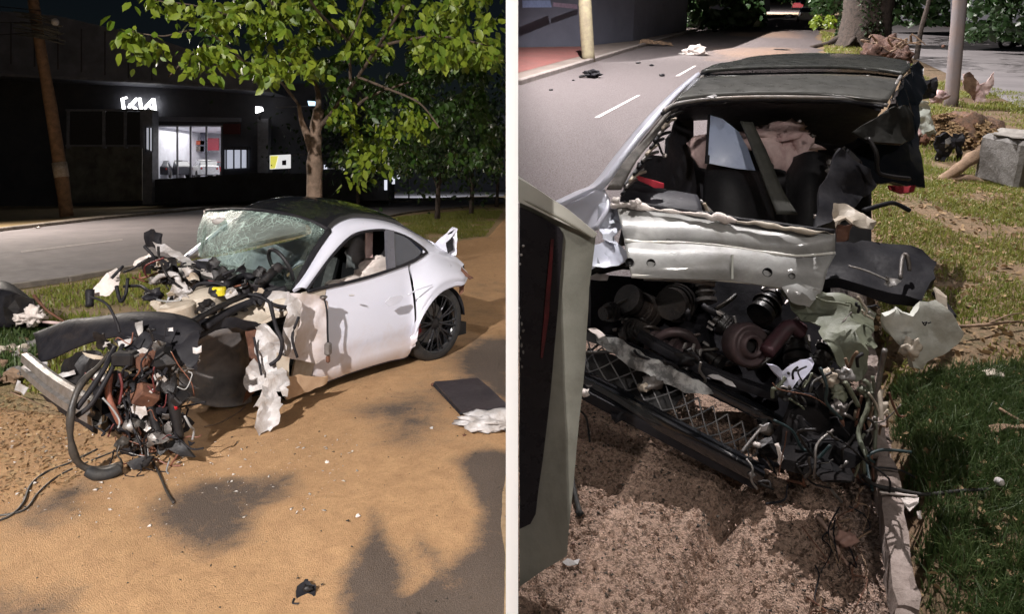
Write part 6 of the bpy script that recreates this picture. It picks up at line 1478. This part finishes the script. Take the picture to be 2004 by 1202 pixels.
# engine bay: dark back, floor, hoses, turbo
WD([(1140, 540, 3.2), (1620, 560, 3.1), (1660, 760, 2.75), (1600, 860, 2.55), (1400, 780, 2.7), (1130, 640, 3.0)], pbr('bay_black', (.006, .006, .008), (.010, .009, .011), .8, spec=.12, bs=10, bd=.02), 'bay_bulkhead', .12, .03, .002, .02, 36)
WD([(1135, 430, 3.0), (1160, 470, 2.95), (1150, 660, 2.8), (1125, 640, 2.8)], BLACKP, 'inner_fender', .08, .03, .002, .02, 37)
tb_ = R.d(1462, 675, 2.62)
ta = Vector((.25, -.85, .35)).normalized()
PK = pbr('burnt_pink', (.10, .065, .068), (.04, .03, .03), .5, .4, scale=9, bs=14, bd=.006)
obj('turbo_housing', lathe(tb_, ta, [(.03, .04), (.04, .055), (.05, .05), (.056, .03), (.066, .02), (.08, .035), (.092, .03), (.098, .0), (.09, -.06)], 30), PK, wreck, smooth=True)
obj('turbo_inlet', lathe(tb_ + ta * .03, ta, [(.0, -.02), (.035, -.02)], 18), BLACKM, wreck)
WT_([(1500, 690, 2.55), (1520, 665, 2.6), (1545, 640, 2.65), (1570, 650, 2.65)], .035, pbr('burnt_red', (.07, .022, .03), (.03, .015, .018), .5, bs=20), 'intake_pipe', d=True)
WT_([(1268, 680, 2.75), (1290, 660, 2.72), (1320, 650, 2.7), (1350, 660, 2.7), (1368, 690, 2.7)], .022, PK, 'coolant_hose', d=True)
OILK = pbr('oily_black', (.006, .006, .007), (.018, .015, .013), .35, .2, scale=14, bs=26, bd=.006, bst=.5, dirt=((.05, .035, .028), .5, .7, .6))
for i, (x, y, Y, r, m_) in enumerate(((1310, 690, 2.72, .09, PK), (1348, 702, 2.62, .045, OILK), (1250, 600, 2.95, .09, OILK), (1330, 592, 3.0, .10, OILK), (1420, 640, 2.85, .06, OILK), (1560, 690, 2.65, .07, OILK), (1612, 700, 2.6, .06, OILK), (1392, 700, 2.68, .05, OILK), (1240, 650, 2.85, .07, OILK), (1500, 600, 2.95, .08, OILK), (1545, 765, 2.5, .05, OILK), (1640, 765, 2.45, .05, OILK), (1200, 610, 2.9, .06, OILK), (1380, 570, 3.0, .06, STEEL))):
    rn = random.Random(i + 70); mech(R, R.d(x, y, Y), r, (rn.uniform(-1, 1), rn.uniform(-1, -.2), rn.uniform(-.5, .8)), m_, i, wreck)
for i in range(16):
    rn = random.Random(i + 700); x, y = rn.uniform(1170, 1620), rn.uniform(585, 720); Y = 2.98 - (y - 585) / 135 * .3; dx, dy = rn.uniform(-70, 70), rn.uniform(-35, 35)
    WT_([(x, y, Y), (x + dx * .5, y + dy * .5 + rn.uniform(-12, 12), Y - .03), (x + dx, y + dy, Y)], rn.uniform(.006, .018), (OILK, BLACKP, OILK, HOSEM)[i % 4], 'engine_hose', d=True)
WD([(1498, 712, 2.42), (1518, 716, 2.42), (1530, 728, 2.42), (1568, 706, 2.45), (1588, 700, 2.45), (1592, 712, 2.44), (1588, 722, 2.42), (1572, 742, 2.4), (1560, 752, 2.4), (1560, 745, 2.4), (1546, 770, 2.38), (1530, 750, 2.4), (1526, 740, 2.4)], pbr('bracket_pale', (.55, .55, .66), (.42, .42, .52), .4), 'white_bracket', .025, .02, .004, .012, 38)
WT_([(1552, 742, 2.37), (1552, 728, 2.37), (1562, 718, 2.37)], .005, BLACKM, 'bracket_slot', d=True)
obj('bracket_hole', lump(R.d(1543, 731, 2.385), .007, .1, 1, 1), BLACKM, wreck)
tangle(1400, 700, 2.6, 80, 18, .06, 7, .004, .012, R, wreck, 36, mats=[BLACKP, BLACKM, HOSEM, STEEL])
tangle(1600, 790, 2.35, 40, 40, .06, 22, .003, .009, R, wreck, 37, mats=[BLACKP, BLACKM, HOSEM, STEEL, OL])
WT_([(1140, 535, .66), (1180, 528, .68), (1230, 520, .70), (1300, 545, .70)], .022, BLACKM, 'bumper_support')
WF([(1145, 548, .64), (1175, 538, .65), (1190, 545, .64), (1186, 556, .62), (1160, 552, .63)], CLOTH, 'torn_lining_scrap', .03, .03, seed=39)
WT_([(1260, 545, .7), (1340, 548, .72), (1400, 556, .72)], .012, ALU, 'lower_bracket')
# grille: two beams, a pale torn strip and wire mesh between
def beam(pts, wd, hg, mat, nm, bevel=.006):
    P = catmull([W3(*p) for p in pts], 4); rr_ = []
    for i, p in enumerate(P):
        t = (P[min(i + 1, len(P) - 1)] - P[max(i - 1, 0)]).normalized(); n = t.cross(Vector((0, 0, 1))).normalized(); u = n.cross(t)
        rr_.append([p + n * a * wd + u * b * hg for a, b in ((-.5, -.4), (-.5, .3), (-.4, .5), (-.1, .5), (-.05, .3), (.1, .3), (.15, .5), (.4, .5), (.5, .3), (.5, -.4), (-.5, -.4))])
    return obj(nm, grid(rr_), mat, wreck, smooth=True, autos=35)
beam([(1130, 738, .36), (1200, 772, .32), (1300, 828, .26), (1400, 882, .19), (1490, 930, .12)], .07, .06, GLOSSK, 'lower_grille_beam')
beam([(1128, 762, .33), (1200, 800, .28), (1300, 852, .21), (1400, 905, .14), (1480, 945, .08)], .04, .05, BLACKP, 'bumper_lip')
beam([(1140, 650, .50), (1200, 672, .48), (1300, 715, .42), (1400, 765, .34), (1500, 815, .27), (1560, 850, .2)], .05, .05, GLOSSK, 'upper_grille_beam')
beam([(1250, 655, .52), (1330, 700, .46), (1420, 740, .40), (1520, 775, .34)], .05, .04, BLACKP, 'bumper_reinforcement')
WF([(1165, 652, .52), (1220, 665, .52), (1240, 680, .50), (1300, 712, .46), (1380, 755, .39), (1395, 770, .36), (1340, 768, .35), (1270, 735, .40), (1210, 700, .45), (1170, 668, .49)], pbr('scuffed_strip', (.42, .42, .41), (.10, .10, .10), .5, scale=16, lo=.42, hi=.58, bs=40, bd=.006, bst=.6), 'scuffed_strip', .03, .03, .006, .006, 40)
WF([(1150, 645, .53), (1165, 644, .53), (1185, 660, .52), (1172, 665, .51)], CLOTH, 'torn_lining_scrap', .03, .02, seed=41)
WF([(1385, 735, .42), (1400, 733, .42), (1432, 750, .40), (1440, 760, .39), (1420, 755, .39)], WHITEP, 'paint_scrap', .03, .01, seed=42)
u0, u1 = [(1150, 668, .46), (1250, 712, .42), (1350, 770, .33), (1430, 815, .26), (1500, 845, .2)], [(1140, 735, .35), (1230, 782, .30), (1320, 832, .24), (1400, 875, .18), (1465, 912, .13)]
ua, ub = catmull([W3(*p) for p in u0], 8), catmull([W3(*p) for p in u1], 8); n_ = len(ua)
WF([(1150, 680, .40), (1250, 720, .36), (1340, 772, .28), (1300, 812, .22), (1220, 775, .27), (1142, 735, .31)], pbr('backing_black', (.008, .008, .01), (.02, .018, .017), .6, scale=30, bs=60, bd=.006), 'dark_backing', .05, .02, .008, .02, 77)  # dark plate added behind the mesh where its voids lie dark
gm = obj('grille_mesh', box(ua[0], (.004, .004, .004)), BLACKM, wreck)
def gpt(s, t):
    i = s * (n_ - 1); k = max(0, min(n_ - 2, int(i))); f_ = i - k
    p = ua[k].lerp(ua[k + 1], f_).lerp(ub[k].lerp(ub[k + 1], f_), t); return p + Vector((0, 0, -.02 * math.sin(math.pi * t) + .006 * noise.noise(p * 8)))
GM = pbr('mesh_wire', (.10, .10, .11), (.22, .215, .21), .5, .2)
for k in range(-4, 23, 2):
    for sgn in (0, 1):
        pts = []
        for j in range(7):
            t = j / 6; s = (k + (t if sgn else 1 - t) * 4) / 22
            if 0 <= s <= 1: pts.append(gpt(s, t) + Vector((0, 0, .003 * sgn)))
        if len(pts) > 2: obj('mesh_wire', tube(pts, .0032, None, 5, 1), GM, gm)
# lumps along the beams
for i, (x, y, z, m_, r) in enumerate(((1145, 768, .34, CLOTH, .018), (1210, 812, .26, BLACKP, .035), (1225, 806, .27, STEEL, .02), (1300, 855, .2, CLOTH, .014), (1470, 930, .14, STEEL, .014), (1278, 750, .37, STEEL, .04), (1262, 758, .36, CREAM, .025), (1345, 700, .47, BLACKM, .04), (1500, 840, .24, ALU, .03), (1480, 870, .2, CLOTH, .014))):
    obj('loose_fitting', lump(W3(x, y, z), (r * 1.2, r, r * .7), .45, i, 2), m_, wreck, smooth=True)
WT_([(1452, 885, .2), (1470, 862, .24), (1492, 835, .28)], .006, ALU, 'bent_rod'); WD([(1485, 830, 2.3), (1505, 828, 2.3), (1500, 842, 2.3), (1488, 846, 2.3)], WHITEP, 'paint_scrap', .02, .01, seed=43)
WD([(1518, 870, 2.2), (1526, 868, 2.2), (1534, 895, 2.15), (1528, 912, 2.15)], CLOTH, 'paint_scrap', .02, .02, seed=44)
# dark heap at the foot
for i in range(34):
    rn = random.Random(100 + i); x, y = rn.uniform(1480, 1700), rn.uniform(800, 925); r = rn.uniform(.02, .05); p = W3(x, y, 0) ; p.z = r * rn.uniform(.5, 3)
    obj('undertray_scrap', frag([p + Vector((rn.uniform(-1, 1), rn.uniform(-1, 1), rn.uniform(-.6, .6))) * r * 2.2 for _ in range(5)], .03, .02, .006, .006, i) if i % 2 else lump(p, (r * 1.5, r, r * .8), .45, i, 2), (BLACKP, BLACKM, BLACKP, STEEL, BLACKM, RUST, BLACKP)[i % 7], wreck, autos=30, smooth=True)
WD([(1545, 790, 2.4), (1620, 770, 2.4), (1700, 790, 2.35), (1700, 900, 2.15), (1640, 960, 2.0), (1560, 930, 2.1), (1500, 880, 2.2)], pbr('tray_black', (.006, .006, .007), (.012, .010, .010), .8, spec=.12, bs=10, bd=.02), 'undertray', .05, .06, .02, .01, 46)
tangle(1600, 880, 2.12, 55, 40, .05, 26, .002, .006, R, wreck, 47, mats=[BLACKP, BLACKM, HOSEM, RUST, STEEL, pbr('teal_wire', (.012, .03, .033), None, .6)])
tangle(1690, 800, 2.25, 18, 60, .05, 24, .003, .010, R, wreck, 48, mats=[BLACKP, OL, STEEL, RUST, DRYW, CREAM])
WT_([(1690, 745, 2.32), (1705, 760, 2.3), (1698, 800, 2.25), (1680, 850, 2.2), (1700, 900, 2.1)], .010, OL, 'hanging_strap', d=True)
for i, (x, y, Y) in enumerate(((1625, 740, 2.38), (1640, 770, 2.35), (1655, 735, 2.36), (1720, 800, 2.3), (1640, 800, 2.3), (1700, 770, 2.3))): obj('loose_fitting', lump(R.d(x, y, Y), .028, .5, 60 + i, 3), (CREAM, OL, ALU, CREAM, STEEL, OL)[i], wreck, smooth=True)

# ---- cables and scraps lying by the kerb
cb_ = thing('cable_strand', 'black cable lying across the kerb onto the grass', 'cable', RG(1760, 955, .1), R)
obj('strand', tube([RG(1690, 930, .10), RG(1712, 950, .13), RG(1760, 960, .12), RG(1810, 968, .10), RG(1870, 962, .10), RG(1935, 958, .09)], .009, None, 8, 5, .006), RUBBER, cb_, smooth=True)
obj('bare_wire', tube([RG(1722, 964, .14), RG(1760, 968, .13), RG(1795, 972, .12)], .004, None, 6, 4), CLOTH, cb_)
obj('strand', tube([RG(1695, 800, .3), RG(1692, 860, .2), RG(1700, 930, .12), RG(1708, 960, .13)], .005, None, 6, 5), pbr('teal_wire', (.012, .03, .033)), cb_)
obj('strand', tube([RG(1712, 915, .13), RG(1760, 920, .13), RG(1790, 935, .1)], .004, None, 6, 5), BLACKP, cb_)
p = RG(1955, 950, .09); wt = thing('bottle_cap', 'small white round cap in the grass at the end of the cable', 'cap', p, R)
obj('shell', lathe(p + Vector((0, 0, .015)), (0, -1, .3), [(0, .012), (.011, .012), (.015, .0), (.015, -.012), (0, -.012)], 16), CLOTH, wt, smooth=True); obj('rim', lathe(p + Vector((0, 0, .015)), (0, -1, .3), [(.012, .013), (.016, .004), (.016, -.006)], 16), WHITEP, wt, smooth=True)
def scrap(name, label, pts, mat, seed, z=.05, amp=.02, t=.006, cell=.03, group=None, cat='debris'):
    return obj(name, frag([RG(*q) for q in pts], cell, amp, .006, t, seed), mat, F=R, label=label, cat=cat, group=group, autos=40, smooth=True)
scrap('paper_scrap', 'pinkish triangular scrap in the grass just below the cable', [(1762, 975, .11), (1800, 972, .11), (1798, 985, .1), (1782, 1000, .09)], CLOTH, 1, cat='scrap')
scrap('paper_scrap', 'tiny cream chip in the grass under the triangular scrap', [(1797, 1005, .11), (1804, 1003, .12), (1804, 1018, .1), (1798, 1018, .1)], CLOTH, 2, cat='scrap')
scrap('paper_scrap', 'flat pale scrap on the earth below the white reservoir', [(1922, 728, .09), (1965, 727, .09), (1968, 738, .09), (1930, 740, .09)], CREAM, 3, cat='scrap')
scrap('dry_stick_bark', 'short curled brown bark at the right edge of the grass', [(1935, 838, .1), (2010, 832, .11), (2012, 842, .1), (1940, 846, .1)], DRYW, 4, t=.012, cat='bark')
tw = thing('dry_twig', 'long thin twig pointing right from the white reservoir', 'twig', RG(1940, 640, .1), R)
obj('stem', tube([RG(1868, 640, .14), RG(1930, 636, .12), RG(1990, 630, .12), RG(2040, 640, .1)], .012, None, 6, 5, .006, .5), DRYW, tw, smooth=True)
obj('side_shoot', tube([RG(1930, 636, .12), RG(1970, 618, .16), RG(2004, 612, .17)], .006, None, 6, 5, .003, .5), DRYW, tw)
tw = thing('dry_twig', 'brown twig lying in the grass below the flat pale scrap', 'twig', RG(1970, 815, .1), R)
obj('stem', tube([RG(1955, 800, .12), RG(1980, 815, .11), RG(2020, 835, .1)], .009, None, 6, 5, .005, .5), DRYW, tw, smooth=True)
ml = thing('mallet_fragment', 'pink brown mallet shaped fragment lying in the gutter', 'debris', RG(1640, 1080, .02), R)
obj('head', lump(RG(1655, 1058, .045), (.035, .028, .03), .25, 3, 3), pbr('skin_pink', (.36, .22, .18), (.24, .14, .11), .6), ml, smooth=True)
obj('handle', tube([RG(1636, 1070, .03), RG(1645, 1088, .02), RG(1660, 1108, .02)], .009, r_end=.006), pbr('skin_pink2', (.34, .22, .17), None, .6), ml, smooth=True)
obj('handle', tube([RG(1600, 1012, .02), RG(1618, 1035, .03), RG(1634, 1058, .03)], .008, r_end=.010, wob=.6), pbr('skin_pink3', (.36, .25, .2), None, .6), ml, smooth=True)
gr_ = thing('gutter_roots', 'fine dark roots and wire strands tangled in the gutter by the kerb', 'roots', RG(1650, 1050, .01), R)
for i in range(16):
    rn = random.Random(i + 400); x, y = rn.uniform(1590, 1700), rn.uniform(930, 1180)
    p = [RG(x + rn.uniform(-30, 30), y + j * rn.uniform(15, 45), .02 + .02 * rn.random()) for j in range(4)]
    obj('strand', tube(p, .0035, None, 5, 4, .0015), (BLACKP, RUST, DRYW)[i % 3], gr_)
st = thing('rubber_strip', 'thin black rubber strip lying on the pink road beside the leaning panel', 'rubber strip', RG(1130, 980, .02), R)
obj('strip', tube([RG(1122, 880, .06), RG(1120, 930, .04), RG(1126, 970, .03), RG(1136, 1008, .02)], .009, r_end=.011), RUBBER, st, smooth=True)
obj('end_stop', lump(RG(1134, 1004, .02), (.018, .012, .01), .3, 1, 2), RUBBER, st, smooth=True)
obj('loop', tube([RG(1128, 800, .10), RG(1146, 815, .07), RG(1152, 845, .04), RG(1154, 865, .03)], .005), RUBBER, st, smooth=True)
scrap('glass_shard', 'small white shard on the road by the foot of the leaning panel', [(1102, 1102, .01), (1112, 1096, .02), (1122, 1100, .02), (1134, 1098, .01), (1130, 1108, .01), (1112, 1110, .01)], WHITEP, 6, cat='shard')

# ---- the torn-off lid standing at the left, by the added wall
lid = thing('torn_off_lid', 'olive grey lid with a black glass inset standing upright against the added wall', 'car lid', R.w(1060, 1110, 2.3), R)
PX = lambda x, y, Y=None: R.w(x, y, Y if Y else 2.14 + .16 * (y - 345) / 800)
def lidpoly(pts, mat, nm, dY=0, t=.02, cell=.08, amp=.004, seed=1):
    return obj(nm, frag([R.w(x, y, 2.16 + .14 * (y - 345) / 800 + dY) for x, y in pts], cell, amp, .001, t, seed), mat, lid, smooth=True, autos=35)
lidpoly([(1017, 384), (1100, 428), (1165, 458), (1152, 560), (1145, 700), (1132, 820), (1120, 950), (1108, 1082), (1060, 1110), (1017, 1142)], OLIVE, 'lid_frame', 0, .02)
lidpoly([(1017, 404), (1060, 425), (1096, 446), (1102, 462), (1092, 600), (1078, 760), (1062, 900), (1048, 1005), (1038, 1024), (1017, 1034)], pbr('inset_black', (.012, .011, .014), (.018, .016, .018), .3, scale=3, spec=.25, bs=14, bd=.003), 'glass_inset', -.036, .006, .1, 0)
lidpoly([(1014.5, 344), (1050, 368), (1110, 408), (1167, 455), (1160, 462), (1100, 434), (1017, 392)], pbr('lid_top', (.52, .51, .46), (.42, .41, .36), .45, scale=3), 'lid_top_edge', -.03, .03, .06)
obj('lid_crease', tube([R.w(x, y, 2.11) for x, y in ((1018, 388), (1060, 408), (1110, 434), (1160, 464))], .004, None, 6, 4), pbr('lid_shade', (.28, .27, .22)), lid)
lidpoly([(1078, 468), (1084, 468), (1074, 620), (1062, 700), (1058, 700), (1066, 600)], pbr('red_reflection', (.10, .012, .016), (.035, .006, .008), .4), 'red_reflection', -.046, .003, .06, 0)  # red reflection painted onto the black inset
for x, y, r in ((1024, 481, .0045), (1020, 499, .0045), (1017.5, 517, .004), (1016, 603, .003)): obj('white_dot', lump(R.w(x, y, 2.12), r, .05, 1, 2), WHITEP, lid, smooth=True)  # small white dots set on the black inset
for i in range(8): obj('scuff_mark', lump(R.w(1018 + i % 3 * 3, 620 + i * 14, 2.155), (.004, .002, .007), .5, i, 1), STEEL, lid)
WF([(1014.5, 1150, .0), (1060, 1115, .0), (1062, 1120, .0), (1016, 1162, .0)], BLACKP, 'x', seed=1) if False else None

# lamps of this side, on masts that stand on the added wall
def wall_lamp(y, z0_, hgt, power, color, label, aim, cone=140, reach=1.0):
    street_lamp((0, y, z0_), hgt, (1, 0, 0), power, color, label, F=R, aim=aim, cone=cone, radius=.045, blocker=.08 * (z0_ + hgt) / 1.5)
wall_lamp(6.8, 2.45, 6.0, P_RIGHT, (1, .95, .94), 'street lamp on the added wall beyond the wreck on the slope', (2.2, 5.4, 0))
street_lamp((3.2, -3.2, 0), 5.4, (-.3, 1, 0), P_RIGHT_FLOOD, (1, .93, .88), 'lower lamp behind the viewer on the sloping road', F=R, aim=(1.4, 2.6, 0), cone=100, radius=.3)
wall_lamp(16, 2.45, 4.5, 9000, (1, .95, .94), 'second street lamp up the slope on the added wall', (4, 16, 0))
wall_lamp(32, 2.45, 6.5, 34000, (1, .93, .9), 'third street lamp far up the slope on the added wall', (12, 32, 0))
street_lamp(tuple(RG(1466, 25)), 8.0, tuple(KN), 30000, (1, .95, .94), 'white lamp column far up the street on the left', F=R, aim=tuple(RG(1560, 24)), cone=150)

# ============================================================ LOOSE THINGS IN FRONT OF AND AROUND THE SIDE-ON WRECK
dp_ = thing('detached_panel', 'flat black panel lying on the sand behind the car at the right', 'panel', G(920, 790))
pz = [G(848, 754, .03), G(936, 746, .05), G(1000, 800, .03), G(990, 802, .03), G(902, 812, .02)]
pz = [Vector((min(p.x, -.03), p.y, p.z)) for p in pz]
obj('panel', frag(pz, .12, .006, .002, .03, 3), pbr('panel_black', (.03, .025, .03), (.045, .036, .04), .4, scale=4), dp_, smooth=True, autos=30)
obj('panel_edge', tube([p + Vector((0, 0, .008)) for p in (pz[0], pz[4], pz[3])], .012, None, 6, 1), BLACKP, dp_)
obj('panel_bolt', lump(G(846, 753, .04), .014, .2, 1, 2), RUST, dp_)
wb_ = thing('crumpled_bag', 'crumpled white cloth bag at the corner of the black panel', 'cloth', G(955, 835))
obj('cloth', lump(Vector((G(958, 838).x, G(958, 838).y, .045)), (.20, .12, .055), .35, 5, 4, flat=.04), WHITEP, wb_, smooth=True)
obj('fold', frag([G(910, 818, .02), G(940, 806, .06), G(985, 810, .05), G(988, 830, .03), (G(950, 842, .02))], .04, .05, .01, .008, 3), WHITEP, wb_, smooth=True, autos=50)
sb = thing('trim_fragment', 'small black broken plastic piece alone on the orange sand', 'debris', G(597, 1175))
c = G(597, 1170); obj('shell', frag([c + Vector(q) for q in ((-.028, -.03, .01), (-.04, .02, .03), (-.012, .045, .045), (.035, .03, .035), (.045, -.01, .02), (.02, -.035, .015), (.0, -.05, .01))], .02, .02, .004, .008, 5), BLACKP, sb, smooth=True, autos=30)
obj('tab', box(c + Vector((-.012, .05, .035)), (.016, .02, .012), None, None, .003), BLACKP, sb); obj('hook', tube([c + Vector((-.035, -.03, .012)), c + Vector((-.03, -.055, .01)), c + Vector((-.005, -.06, .012))], .005), BLACKP, sb)
obj('rib', lump(c + Vector((.01, .0, .035)), (.02, .014, .012), .4, 3, 2), BLACKM, sb, smooth=True)
# overturned black part and white rag at the left edge
ov = thing('overturned_bumper', 'dark hollow bumper corner with reddish strip lying at the left edge of the verge', 'debris', G(30, 640))
Yo = G(30, 660).y
ovr = rows3([[(-60, 560, Yo + .4), (0, 552, Yo + .3), (40, 572, Yo + .2), (70, 600, Yo)], [(-60, 590, Yo), (-5, 575, Yo - .05), (45, 590, Yo - .1), (85, 622, Yo - .15)], [(-60, 640, Yo), (0, 640, Yo - .1), (40, 640, Yo - .1), (100, 640, Yo - .2)]], 5, L.d)
obj('shell', solid(grid(ovr), .02), BLACKP, ov, smooth=True)
obj('cavity', frag([D(12, 582, Yo - .18), D(40, 575, Yo - .18), D(68, 585, Yo - .18), D(82, 620, Yo - .2), D(60, 638, Yo - .2), D(14, 635, Yo - .2)], .1, .03, .005, .03, 3), BLACKM, ov)
obj('trim_strip', tube([D(66, 578, Yo - .2), D(90, 606, Yo - .25), D(130, 632, Yo - .3)], .018, r_end=.01), RUST, ov, smooth=True)
obj('trim_strip', tube([D(85, 630, Yo - .3), D(130, 634, Yo - .35)], .016), PINKCLOTH, ov, smooth=True)
rg = thing('white_rag', 'crumpled cream cloth in front of the dark bumper corner', 'cloth', G(58, 640))
obj('cloth', lump(D(64, 618, Yo - .35), (.10, .07, .085), .45, 4, 4), CLOTH, rg, smooth=True); obj('cloth_tail', lump(D(42, 625, Yo - .35), (.07, .06, .05), .45, 6, 3), CLOTH, rg, smooth=True)
rk = thing('rubble_heap', 'pale stones and dry twigs heaped at the left end of the crash bar', 'rubble', G(20, 720))
for i in range(16):
    rn = random.Random(i + 900); x, y = rn.uniform(-20, 75), rn.uniform(665, 745); p = G(x, y, .05); r = rn.uniform(.03, .07)
    obj('stone', lump(p + Vector((0, 0, rn.uniform(0, .08))), (r * 1.3, r, r * .8), .35, i, 2), (STONE, CREAM, CONC, DRYW)[i % 4], rk, smooth=True, autos=30)
for i in range(14):
    rn = random.Random(i + 950); x, y = rn.uniform(-20, 110), rn.uniform(680, 780); obj('twig', tube([G(x, y, .06), G(x + rn.uniform(-30, 30), y + rn.uniform(-12, 8), .14), G(x + rn.uniform(-50, 50), y + rn.uniform(-20, 20), .05)], .007, None, 5, 4, .003), DRYW, rk)
# wires lying on the sand
for nm_, lb, pts, r in (('loose_cable', 'long thin dark cable looping over the sand at the lower left', [(-30, 1030), (20, 1010), (45, 985), (60, 950), (90, 925), (140, 905), (190, 880)], .007),
                       ('loose_cable', 'second dark cable lying inside the first one at the lower left', [(-20, 1012), (45, 1000), (75, 965), (110, 935), (160, 910), (235, 880)], .006),
                       ('loose_cable', 'short dark wire trailing from the wreck towards the bare asphalt', [(292, 895), (310, 925), (325, 960), (340, 985)], .007),
                       ('loose_cable', 'thin pale wire on the sand under the car sill', [(400, 835), (430, 828), (470, 805), (482, 790)], .005)):
    obj(nm_, tube([G(x, y, .012 + r) for x, y in pts], r, None, 6, 6), HOSEM if 'pale' not in lb else DRYW, F=L, label=lb, cat='cable', smooth=True)
for i, (x, y) in enumerate(((845, 838), (908, 852), (985, 805), (640, 905), (700, 1010))):
    p = G(x, y, .015); obj('sand_scrap', lump(p, (.012, .012, .008), .4, i, 2), (WHITEP, RUST, BLACKP, CLOTH, CLOTH)[i], F=L, label=('white crumb on the sand below the black panel', 'rust crumb by the dark patch at the right', 'black crumb by the added wall', 'pale crumb on the sand below the hanging fender strip', 'pale crumb at the tip of the dark wedge')[i], cat='debris', group='crumbs on the sand')
p = G(72, 446, .02); obj('paper_scrap', frag([p + Vector(q) for q in ((-.14, 0, 0), (0, .1, .04), (.16, .05, 0), (.1, -.1, .02))], .06, .04, .01, .006, 3), CLOTH, F=L, label='small white paper scrap on the far side of the road at the left', cat='scrap')
